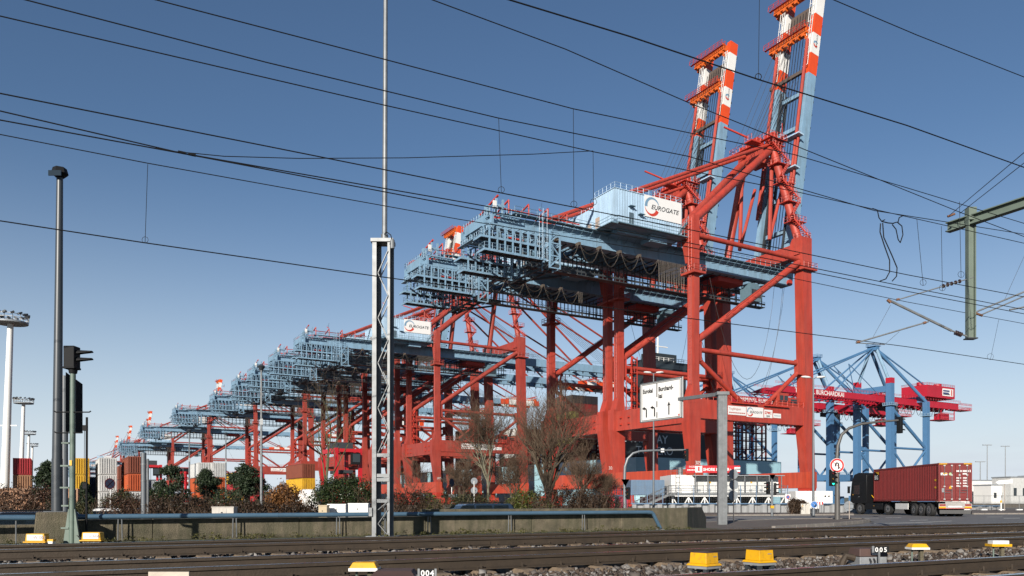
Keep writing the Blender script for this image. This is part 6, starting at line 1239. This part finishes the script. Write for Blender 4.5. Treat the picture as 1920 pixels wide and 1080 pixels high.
# ------------------------------------------------------------------ fence, far port at the right
q = at(1812, HY, 94); fe = thing('site_fence', 'galvanised site fence with white feet at the right edge', 'fence', (q.x, q.y, .1)); L = gx(2010, 94) - q.x; n = 6
for k in range(n):
    a = L * k / n; MB().tube((a, 0, 0), (a, 0, 1.75), .03, 8).build('post', galv, fe); MB().box(a - .35, a + .35, -.12, .12, 0, .12).build('foot', sign_white, fe, 0)
    pn_ = MB(); b = L * (k + 1) / n
    for z in (.25, .95, 1.7): pn_.tube((a, 0, z), (b, 0, z), .02, 5, cap=False)
    for j in range(12): x = a + (b - a) * j / 12; pn_.tube((x, 0, .25), (x, 0, 1.7), .007, 3, cap=False)
    pn_.build('fence_panel', galv, fe)
q = at(1877, HY, 88); bo_ = thing('marker_bollard', 'slim white bollard with yellow cap before the site fence', 'bollard', (q.x, q.y, 0)); MB().tube((0, 0, 0), (0, 0, 1.1), .07, 10).build('post', sign_white, bo_); MB().tube((0, 0, 1.0), (0, 0, 1.25), .1, 10).build('cap', box_yellow, bo_)
q = at(1884, HY, 90); ar = thing('arrow_sign', 'white left pointing arrow board on a post beyond the fence', 'road sign', (q.x, q.y, 0)); z = HC + 36 / FPX * 90; MB().tube((0, 0.05, 0), (0, 0.05, z + .1), .04, 8).build('post', mat('post_tan', (.42, .36, .31), .6), ar); MB().prism([(-1.1, z - .02), (-.75, z - .26), (.85, z - .12), (.85, z + .32), (-.75, z + .18)], 'y', -.05, 0).build('board', sign_white, ar, 0); [MB().box(-.5 + .12 * k, -.42 + .12 * k, -.06, -.05, z - .04, z + .06).build('lettering', grey_paint, ar, 0) for k in range(9)]
g = np.random.default_rng(11)
ordn = 'first second third fourth fifth sixth seventh eighth ninth tenth eleventh twelfth thirteenth fourteenth fifteenth sixteenth seventeenth eighteenth nineteenth twentieth'.split()
for k in range(20):
    px = 1822 + k * 6.6 + g.uniform(-3, 3); Y = g.uniform(430, 640); w_ = g.uniform(6, 20); h_ = g.uniform(6, 17); q = at(px, HY, Y)
    m = (white_paint, white_paint, grey_paint, CC['white'], CC['grey'], CC['white'], CC['cream'])[int(g.integers(7))]
    nm = ('tank', 'hall')[k % 2]; clr = {'white_paint': 'white', 'grey_paint': 'grey', 'container_white': 'off-white', 'container_grey': 'blue grey', 'container_blue': 'dark blue', 'container_cream': 'cream'}[m.name]
    r = thing('port_' + nm, f"{clr} {'round tank' if nm == 'tank' else 'harbour hall'} far beyond the fence, {ordn[k]} building right of the truck", 'tank' if nm == 'tank' else 'hall', (q.x, q.y, 0), g.uniform(0, .5), 'distant port buildings at right')
    if nm == 'tank': MB().tube((0, 0, 0), (0, 0, h_), w_ * .5, 20).build('shell', m, r); MB().tube((0, 0, h_), (0, 0, h_ + .8), w_ * .5, 20, w_ * .1).build('roof', grey_paint, r)
    else: MB().box(-w_, w_, -6, 6, 0, h_).build('wall', m, r, 0); MB().box(-w_ - .3, w_ + .3, -6.3, 6.3, h_, h_ + .6).build('roof', grey_paint, r, 0); [MB().box(-w_ + 2 * w_ * a, -w_ + 2 * w_ * a + w_ * .2, -6.06, -6.0, h_ * .3, h_ * .6).build('window', glass_d, r, 0) for a in (.1, .4, .7)]
for px, Y, zt, lb in ((1851, 520, 38, 'left distant light mast at the far right'), (1885, 560, 40, 'right distant light mast at the far right'), (1838, 500, 26, 'short distant light mast just right of the truck')):
    q = at(px, HY, Y); r = thing('light_mast', lb, 'light mast', (q.x, q.y, 0)); MB().tube((0, 0, 0), (0, 0, zt), .35, 8, .2).build('pole', galv, r); MB().box(-3, 3, -.5, .5, zt, zt + .5).build('lamp_ring', grey_paint, r, 0)
# far wooded bank
bk = MB(); N = 160
for k in range(N):
    a = -2600 + 5200 * k / N; h_ = 14 + 5 * math.sin(k * .7) + 4 * g.random(); bk.frus(-3, (a, a + 36, 2550, 2600), h_, (a + 4, a + 32, 2560, 2590))
o = bk.build('far_trees', mat('far_wood', (.06, .07, .065), .9), None, 0, kind='stuff'); o['label'] = 'low wooded bank along the horizon'
# ------------------------------------------------------------------ vegetation
pine_m = leafmat('pine_needles', (.012, .026, .012), (.045, .068, .028)); ivy_m = leafmat('ivy_leaves', (.012, .024, .010), (.06, .085, .03), .35); russet_m = leafmat('russet_leaves', (.09, .035, .012), (.33, .15, .045))
hedge_m = leafmat('hedge_brown', (.014, .009, .006), (.075, .042, .022)); hedge_g = leafmat('hedge_olive', (.022, .026, .010), (.09, .085, .03)); hedge_r = leafmat('hedge_reddish', (.018, .010, .007), (.10, .044, .022)); yel_m = leafmat('bush_green_yellow', (.03, .045, .008), (.14, .15, .03))
def leaf_mesh(name, lobes, n, size, seed, flat=.0, shell=.55):
    """leaf-sized quads through the volume of several lobes (cx,cy,cz,rx,ry,rz), clumped"""
    g = np.random.default_rng(seed); vol = np.array([l[3] * l[4] * l[5] for l in lobes]) ** .8; pick = g.choice(len(lobes), n, p=vol / vol.sum()); Lb = np.array(lobes)[pick]
    d = g.normal(size=(n, 3)); d /= np.linalg.norm(d, axis=1, keepdims=True); rad = shell + (1 - shell) * g.random(n) ** .6; rad *= 1 + .13 * np.sin(d[:, 0] * 9 + Lb[:, 0] * 5) * np.sin(d[:, 2] * 8 + Lb[:, 2] * 3)
    k = max(8, n // 28); cl = g.normal(0, .10, (n, 3)); c = Lb[:, :3] + d * Lb[:, 3:] * rad[:, None]
    cen = c[g.integers(0, n, k)]; near = cen[g.integers(0, k, n)]; mv = g.random(n) < .55; c[mv] = near[mv] + g.normal(0, .16, (mv.sum(), 3)) * Lb[mv, 3:] * .9
    a = g.normal(size=(n, 3)); a /= np.linalg.norm(a, axis=1, keepdims=True); b = np.cross(a, g.normal(size=(n, 3))); b /= np.linalg.norm(b, axis=1, keepdims=True); s = (size * g.uniform(.55, 1.3, n))[:, None]
    V = np.stack([c - a * s, c + b * s * .5, c + a * s, c - b * s * .5], 1).reshape(-1, 3); V[:, 2] = np.maximum(V[:, 2], .02)
    F = np.arange(4 * n).reshape(n, 4); me = bpy.data.meshes.new(name); me.vertices.add(4 * n); me.vertices.foreach_set('co', V.ravel()); me.loops.add(4 * n); me.loops.foreach_set('vertex_index', F.ravel().astype(np.int32)); me.polygons.add(n); me.polygons.foreach_set('loop_start', np.arange(0, 4 * n, 4, dtype=np.int32)); me.update(calc_edges=True); return me
def twig_mesh(mb, base, h, r, seed, n=14, lean=.5):
    g = random.Random(seed)
    for i in range(n):
        a = g.uniform(0, 6.28); l = g.uniform(.4, 1) * h; p = Vector(base) + Vector((math.cos(a), math.sin(a), 0)) * g.uniform(0, r * .4); pts = [p]
        for k in range(3): p = p + Vector((math.cos(a) * lean * l / 3 * g.uniform(.5, 1.3), math.sin(a) * lean * l / 3, l / 3)); pts.append(p)
        mb.path(pts, [.02, .014, .009, .004], 3, cap=False)
        for k in (1, 2):
            for _ in range(2): b = g.uniform(0, 6.28); mb.path([pts[k], pts[k] + Vector((math.cos(b) * .25, math.sin(b) * .25, .3)) * l * .6], [.008, .003], 3, cap=False)
def bush(px, Y, wpx, pytop, m, lab, name='bush', n=5000, size=.07, seed=1, lobes=None, depth=.8, cat='bush', stem=True, group=None):
    q = at(px, HY, Y); z0 = gz(q.x, q.y) + .01; r = thing(name, lab, cat, (q.x, q.y, z0), 0, group); R_ = wpx / FPX * Y / 2; zt = HC - (pytop - HY) / FPX * Y - z0; g = random.Random(seed)
    if lobes is None:
        lobes = [(0, 0, zt * .5, R_ * .7, R_ * depth * .7, zt * .48)]
        for k in range(7): a = g.uniform(-1, 1); lobes.append((a * R_ * .7, g.uniform(-.5, .5) * R_ * depth, g.uniform(.3, .85) * zt * (1 - .35 * abs(a)), R_ * g.uniform(.22, .4), R_ * depth * .35, zt * g.uniform(.12, .26)))
    else: lobes = [(a * R_, b * R_, c * zt, d * R_, d * R_ * depth, e * zt) for a, b, c, d, e in lobes]
    me = leaf_mesh('crown', lobes, n, size, seed); me.materials.append(m); link('crown', me, r)
    if stem:
        t = MB(); [twig_mesh(t, (a_ * R_, 0, 0), zt * 1.0, R_ * .6, seed + j_, 12) for j_, a_ in enumerate((-.7, -.35, 0, .35, .7))]; t.build('stems', bark2, r)
    return r
def pine(px, Y, wpx, pytop, lab, seed):
    q = at(px, HY, Y); r = thing('pine_tree', lab, 'tree', (q.x, q.y, -.02), 0, 'dark pines behind the wall'); R_ = wpx / FPX * Y / 2; zt = HC - (pytop - HY) / FPX * Y; g = random.Random(seed); lobes = []; t = MB().path([(0, 0, 0), (.05, 0, zt * .5), (-.03, .02, zt * .97)], [.10, .07, .02], 7)
    for k in range(44):
        f = g.random() ** .85; z = zt * (.16 + .80 * f); rr = R_ * (1 - f) ** .55 * g.uniform(.55, 1.0); a = g.uniform(0, 6.28); c = (math.cos(a) * rr, math.sin(a) * rr * .8, z); lobes.append((*c, R_ * g.uniform(.20, .36), R_ * .30, zt * g.uniform(.06, .12))); t.path([(0, 0, z * .85), ((c[0]) * .6, c[1] * .6, z * .93), c], [.035, .022, .01], 4, cap=False)
    for k in range(5): lobes.append((g.uniform(-.15, .15) * R_, 0, zt * (.9 + .02 * k), R_ * .13, R_ * .13, zt * .06))
    me = leaf_mesh('crown', lobes, 15000, .075, seed, shell=.1); me.materials.append(pine_m); link('crown', me, r); t.build('trunk', bark2, r); return r
pine(90, 52, 74, 868, 'dark pine behind the tall lamp post', 3); pine(318, 54, 86, 872, 'left pine of three beyond the wall', 4); pine(388, 58, 74, 882, 'small middle pine of three beyond the wall', 5); pine(462, 52, 112, 872, 'right and widest pine beside the slim lamp post', 6)
pine(160, 60, 34, 905, 'small dark pine in front of the yellow containers', 8)
bush(534, 47, 86, 904, russet_m, 'russet brown leafed bush right of the slim lamp post', n=6500, size=.075, seed=11)
bush(640, 50, 132, 896, ivy_m, 'large dark green evergreen bush left of the lattice mast', n=16000, size=.07, seed=12, lobes=[(0, 0, .5, .7, .48), (-.55, .1, .42, .42, .40), (.45, .1, .55, .50, .46), (.1, 0, .75, .42, .26), (-.2, -.2, .7, .35, .28), (.8, 0, .4, .25, .36)])
bush(225, 44, 90, 918, hedge_g, 'olive bush between the white and brown container stacks', n=5000, size=.06, seed=17); bush(300, 46, 80, 912, ivy_m, 'dark green bush left of the pines', n=5000, size=.06, seed=18); bush(425, 46, 90, 916, ivy_m, 'dark green bush between the pines', n=5000, size=.06, seed=19); bush(806, 42, 58, 924, yel_m, 'rounded yellow green bush right of the lattice mast', n=5000, size=.06, seed=13); bush(985, 44, 100, 916, yel_m, 'broad yellow green bush below the big bare tree', n=6500, size=.06, seed=14); bush(1494, 66, 40, 936, hedge_m, 'rounded bare brown bush beside the white cabinet', n=6000, size=.06, seed=15, lobes=[(0, 0, .5, .75, .5), (-.3, 0, .7, .5, .3), (.45, 0, .6, .45, .36)])
hl = [(40, 34, 175, 908, hedge_r, 'tall reddish brown hedge at the left edge'), (255, 34, 130, 930, hedge_r, 'reddish brown hedge before the white and brown containers'), (345, 33, 150, 930, hedge_m, 'dark brown hedge below the pines'), (460, 32, 150, 938, hedge_m, 'low brown hedge by the slim lamp post'), (560, 31, 80, 944, hedge_m, 'low brown hedge under the russet bush'), (768, 36, 110, 918, hedge_m, 'twiggy brown shrub right of the lattice mast'), (880, 40, 130, 924, hedge_g, 'olive brown shrub behind the parked car'), (1062, 40, 130, 912, hedge_m, 'brown shrub right of the big bare tree'), (1118, 42, 100, 924, hedge_m, 'brown shrub beside the turnstiles'), (700, 34, 80, 938, hedge_m, 'low brown shrub behind the lattice mast foot'), (140, 32, 70, 940, hedge_g, 'olive shrub behind the signal')]
for k, (px, Y, w_, pt, m, lb) in enumerate(hl): bush(px, Y, w_, pt, m, lb, 'hedge', 9000, .045, 30 + k, cat='hedge', lobes=[(-.6, 0, .5, .42, .5), (0, 0, .52, .5, .48), (.55, 0, .5, .45, .46), (-.3, 0, .72, .3, .25), (.3, 0, .7, .3, .27)], depth=.5)
def bare_tree(px, Y, pytop, wpx, lab, seed, trunk=.13, fork=.22, m=bark, up=.62, levels=5, stems=3):
    q = at(px, HY, Y); r = thing('bare_tree', lab, 'tree', (q.x, q.y, -.02), 0, 'leafless trees before the cranes'); H = HC - (pytop - HY) / FPX * Y; W = wpx / FPX * Y / 2; g = random.Random(seed); big = MB(); small = MB()
    def grow(p, d, L, rad, lv):
        pts = [p]; rs = [rad]; n = 4
        for i in range(n):
            d = (d + Vector((g.gauss(0, .10), g.gauss(0, .10), g.gauss(.05, .05)))).normalized(); p = p + d * L / n; pts.append(p); rs.append(max(rad * (1 - .45 * (i + 1) / n), .00010 * Y))
        (big if lv < 3 else small).path(pts, rs, 7 if lv < 2 else (5 if lv < 3 else 3), cap=False)
        if lv >= levels: return
        k = (4, 5, 5, 5, 4, 3)[lv]
        for i in range(k):
            t = .35 + .65 * (i + g.random()) / k; j = min(n - 1, int(t * n)); bp_ = pts[j].lerp(pts[j + 1], t * n - j) if j < n else pts[-1]; a = g.uniform(0, 6.28); s = Vector((math.cos(a), math.sin(a), 0)); s = (s - d * s.dot(d)).normalized(); nd = (d * up + s * (1 - up) * 1.25 + UP * .22).normalized()
            grow(bp_, nd, L * g.uniform(.55, .78), rs[j] * g.uniform(.45, .62), lv + 1)
    big.path([(0, 0, 0), (.02, 0, H * fork * .5), (0, .03, H * fork)], [trunk, trunk * .85, trunk * .75], 8, cap=False)
    for i in range(stems): a = 6.28 * i / stems + g.random(); grow(Vector((0, 0, H * fork * (.75 + .1 * i))), Vector((math.cos(a) * .38, math.sin(a) * .38, 1)).normalized(), H * .36, trunk * .62, 1)
    grow(Vector((0, 0, H * fork)), Vector((.03, 0, 1)), H * .42, trunk * .7, 0 if levels < 5 else 1); big.build('trunk', m, r); small.build('twigs', bark2, r); return r
bare_tree(1028, 76, 712, 200, 'large bare tree with many upright limbs before the second crane', 21, .32, .14, stems=7, up=.55); bare_tree(915, 64, 775, 150, 'bare tree with a pale straight trunk left of the large one', 22, .11, .34, mat('bark_pale', (.20, .19, .13), .9, 0, .2, 5), stems=5, up=.52)
bare_tree(612, 56, 705, 120, 'slender bare tree rising from the dark evergreen bush', 23, .09, .26, mat('bark_green', (.12, .12, .06), .9), stems=3, levels=3); bare_tree(1088, 72, 842, 120, 'small bushy bare tree right of the large one', 24, .13, .15, stems=4); bare_tree(966, 66, 826, 110, 'low spreading bare tree between the two tall bare ones', 27, .10, .12, stems=5, up=.5); bare_tree(868, 58, 846, 90, 'small bare tree behind the parked blue car', 28, .07, .12, stems=5, up=.5); bare_tree(1132, 74, 872, 80, 'small bare tree beside the turnstiles', 29, .08, .12, stems=5, up=.5); bare_tree(772, 50, 862, 70, 'thin bare sapling right of the lattice mast', 26, .04, .2, stems=2, levels=4)

# ------------------------------------------------------------------ left yard: light masts, straddle carriers, cars, cabinets
for px, pyt, Y, lb in ((13, 607, 121, 'tallest white light mast with ring of lamps at the left edge'), (40.5, 757, 214, 'second white light mast behind the red container'), (52, 815, 322, 'third white light mast, smaller'), (59, 837, 396, 'smallest and farthest white light mast')):
    q = at(px, HY, Y); r = thing('high_mast_light', lb, 'light mast', (q.x, q.y, 0), 0, 'white high-mast lights at left'); z = HC - (pyt - HY) / FPX * Y; k0 = 5.2 if Y < 130 else 4.6
    MB().tube((-.45, 0, 0), (.55, 0, z), .66, 16, .42).build('mast', white_paint, r); ring = MB(); c = Vector((.55, 0, z)); R1 = 2.4
    ring.tube(c + UP * .0, c + UP * .25, R1, 20, R1).build('platform', grey_paint, r); rr_ = MB(); rr_.rail([c + Vector((R1 * math.cos(a), R1 * math.sin(a), .25)) for a in np.linspace(0, 6.283, 15)], 1.0, 1.2, .05); rr_.build('railing', white_paint, r)
    for k in range(14):
        a = k / 14 * 6.283; p = c + Vector((R1 * .95 * math.cos(a), R1 * .95 * math.sin(a), 1.35)); l = MB().box(-.3, .3, -.25, .25, -.1, .15).build('floodlight', dark_steel, r, 0); l.location = p; l.rotation_euler = (.5, 0, a)
    MB().beam(c + Vector((-1.7, 0, -z * .55)), c + Vector((1.0, 0, -z * .55)), .1, .15).build('cross_arm', white_paint, r)
def straddle(px, Y, lab, first=None, rz=0):
    q = at(px, HY, Y); loc = (q.x, q.y, 0)
    if first: return dup(first, loc, CANG + math.pi / 2 + rz, lab)
    r = thing('straddle_carrier', lab, 'straddle carrier', loc, CANG + math.pi / 2 + rz, 'red straddle carriers in the yard')
    for y in (-2.3, 2.3):
        MB().box(-4.6, 4.6, y - .35, y + .35, .9, 1.7).build('lower_beam', red_paint, r, 0); MB().box(-4.4, 4.4, y - .3, y + .3, 10.2, 11.0).build('upper_beam', red_paint, r, 0)
        for x in (-4, 4): MB().box(x - .35, x + .35, y - .3, y + .3, 1.7, 10.2).build('leg', red_paint, r, 0)
        for x in (-3.8, -1.3, 1.3, 3.8): MB().tube((x, y - .25, .75), (x, y + .25, .75), .75, 14).build('wheel', tyre, r)
    for x in (-4, 0, 4): MB().box(x - .3, x + .3, -2.3, 2.3, 10.3, 10.9).build('top_tie', red_paint, r, 0)
    c = MB().box(-5.4, -4.4, -1.9, -.3, 8.0, 10.1).build('cab', blackm, r, 0); MB().box(-5.45, -5.4, -1.8, -.4, 8.4, 9.9).build('pane', glass_d, c, 0); MB().box(-2, 2.6, -1.6, 1.6, 11.0, 12.2).build('engine_house', dark_steel, r, 0); MB().box(-3.2, 3.2, -1.2, 1.2, 6.4, 7.0).build('spreader', dark_steel, r, 0)
    for x in (-2.4, 2.4): MB().tube((x, 0, 7), (x, 0, 10.4), .06, 5).build('rope', rope, r)
    return r
s1 = straddle(640, 150, 'red straddle carrier standing over the large evergreen bush'); straddle(281, 215, 'red straddle carrier behind the brown container stack', s1); straddle(345, 265, 'red straddle carrier left of the white containers', s1, .5)
def car(px, Y, z, rz, m, lab, wagon=True):
    q = at(px, HY, Y); r = thing('parked_car', lab, 'car', (q.x, q.y, z), rz, 'cars parked behind the wall')
    MB().prism([(-2.2, .3), (-2.25, .75), (-2.1, .92), (-.9, .97), (2.1, .93), (2.2, .6), (2.2, .3)], 'y', -.88, .88).build('body', m, r, 0, bevel=.06)
    MB().frus(.93, (-1.05, 2.0, -.84, .84), 1.45, (-.25, 1.75 if wagon else 1.2, -.66, .66)).build('cabin', m, r, 0, bevel=.07)
    for s in (-1, 1):
        for a, b in ((-.7, .05), (.12, .85), (.92, 1.6)): MB().add([(a - .12, s * .853, .98), (b, s * .853, .98), (b - .03, s * .70, 1.38), (a + .2 if a < 0 else a, s * .70, 1.38)], [(0, 1, 2, 3), (3, 2, 1, 0)]).build('side_window', glass_d, r, 0)
        MB().tube((-.2, s * .6, 1.49), (1.6, s * .6, 1.49), .02, 5).build('roof_rail', blackm, r)
        for x in (-1.4, 1.35): w = MB().tube((x, s * .72, .31), (x, s * .9, .31), .31, 16).build('wheel', tyre, r); MB().disc((x, s * .905, .31), (0, s, 0), .2, 14, .01).build('rim', chrome, w)
        MB().box(2.12, 2.22, s * .8 - .12, s * .8 + .08, .62, .8).build('tail_lamp', red_light, r, 0); MB().box(-2.26, -2.16, s * .65 - .15, s * .65 + .15, .6, .74).build('headlamp', chrome, r, 0)
    MB().add([(-1.0, -.72, .99), (-1.0, .72, .99), (-.32, .6, 1.40), (-.32, -.6, 1.40)], [(0, 1, 2, 3), (3, 2, 1, 0)]).build('windscreen', glass_d, r, 0); MB().add([(2.02, -.7, 1.0), (2.02, .7, 1.0), (1.82, .58, 1.40), (1.82, -.58, 1.40)], [(0, 1, 2, 3), (3, 2, 1, 0)]).build('rear_window', glass_d, r, 0); return r
car(209, 35.5, -.62, R(98), white_paint, 'white estate car roof showing over the wall by the round sign'); car(878, 34, -.40, RANG - .1, mat('car_blue', (.02, .035, .06), .25, coat=.8), 'dark blue estate car behind the wall left of the bare trees'); car(20, 24, -.62, RANG + .1, mat('car_black', (.012, .013, .016), .25, coat=.8), 'black car behind the low wall at the left edge')
def cabinet(px0, px1, pyt, Y, m, lab, seams=1):
    a = gx(px0, Y); b = gx(px1, Y); zt = HC - (pyt - HY) / FPX * Y; r = thing('switch_cabinet', lab, 'cabinet', (a, Y, 0)); w_ = b - a; MB().box(.02, w_ - .02, .02, .33, gz(a, Y), .02).build('plinth', concrete, r, 0)
    MB().box(0, w_, 0, .35, .02, zt - .03).build('body', m, r, 0, bevel=.008); MB().box(-.012, w_ + .012, -.015, .365, zt - .03, zt).build('lid', m, r, 0)
    for k in range(seams): x = w_ * (k + 1) / (seams + 1); MB().box(x - .004, x + .004, -.006, 0, .1, zt - .06).build('door_seam', grey_paint, r, 0)
    MB().box(w_ * .42, w_ * .5, -.012, 0, zt - .2, zt - .17).build('latch', blackm, r, 0); return r
dirty = mat('cabinet_dirty_white', (.62, .58, .52), .7, 0, .2, 6, streak=.5, dirt=(.3, .22, .15)); cabinet(397, 438, 950, 25, dirty, 'weathered cream cabinet showing above the pipe', 2); cabinet(597, 613, 947, 25, mat('cabinet_beige', (.58, .47, .30), .6), 'narrow beige cabinet left of two white ones', 0); cabinet(614, 648, 945, 25.6, white_paint, 'left white cabinet beside the lattice mast'); cabinet(653, 690, 943.5, 25.2, white_paint, 'right white cabinet beside the lattice mast')
wt = tag(MB().frus(0, (-1.0, 1.3, -.5, .5), 2.0, (-.5, .5, -.4, .4)).build('white_bundle', white_paint, None, 0, bevel=.15), 'pale white bundle standing between russet and evergreen bushes', 'bundle'); wt.location = at(578, HY, 56); wt.location.z = 0

# weeds along the wall foot
g = np.random.default_rng(77); lob = []
for k in range(220):
    a = g.uniform(-6, 16.5); q = sp_(a, g.choice([19.3, 19.45, 19.55, 17.6, 18.4]) + g.uniform(-.08, .08)); h_ = g.uniform(.03, .11); lob.append((q.x, q.y, .285 + h_ * .4, g.uniform(.05, .22), .08, h_))
me = leaf_mesh('wall_weeds', lob, 9000, .022, 5); me.materials.append(leafmat('weeds_olive', (.03, .035, .008), (.14, .13, .04))); o = link('wall_weeds', me); o['kind'] = 'stuff'; o['label'] = 'weeds and moss tufts along the foot of the wall'
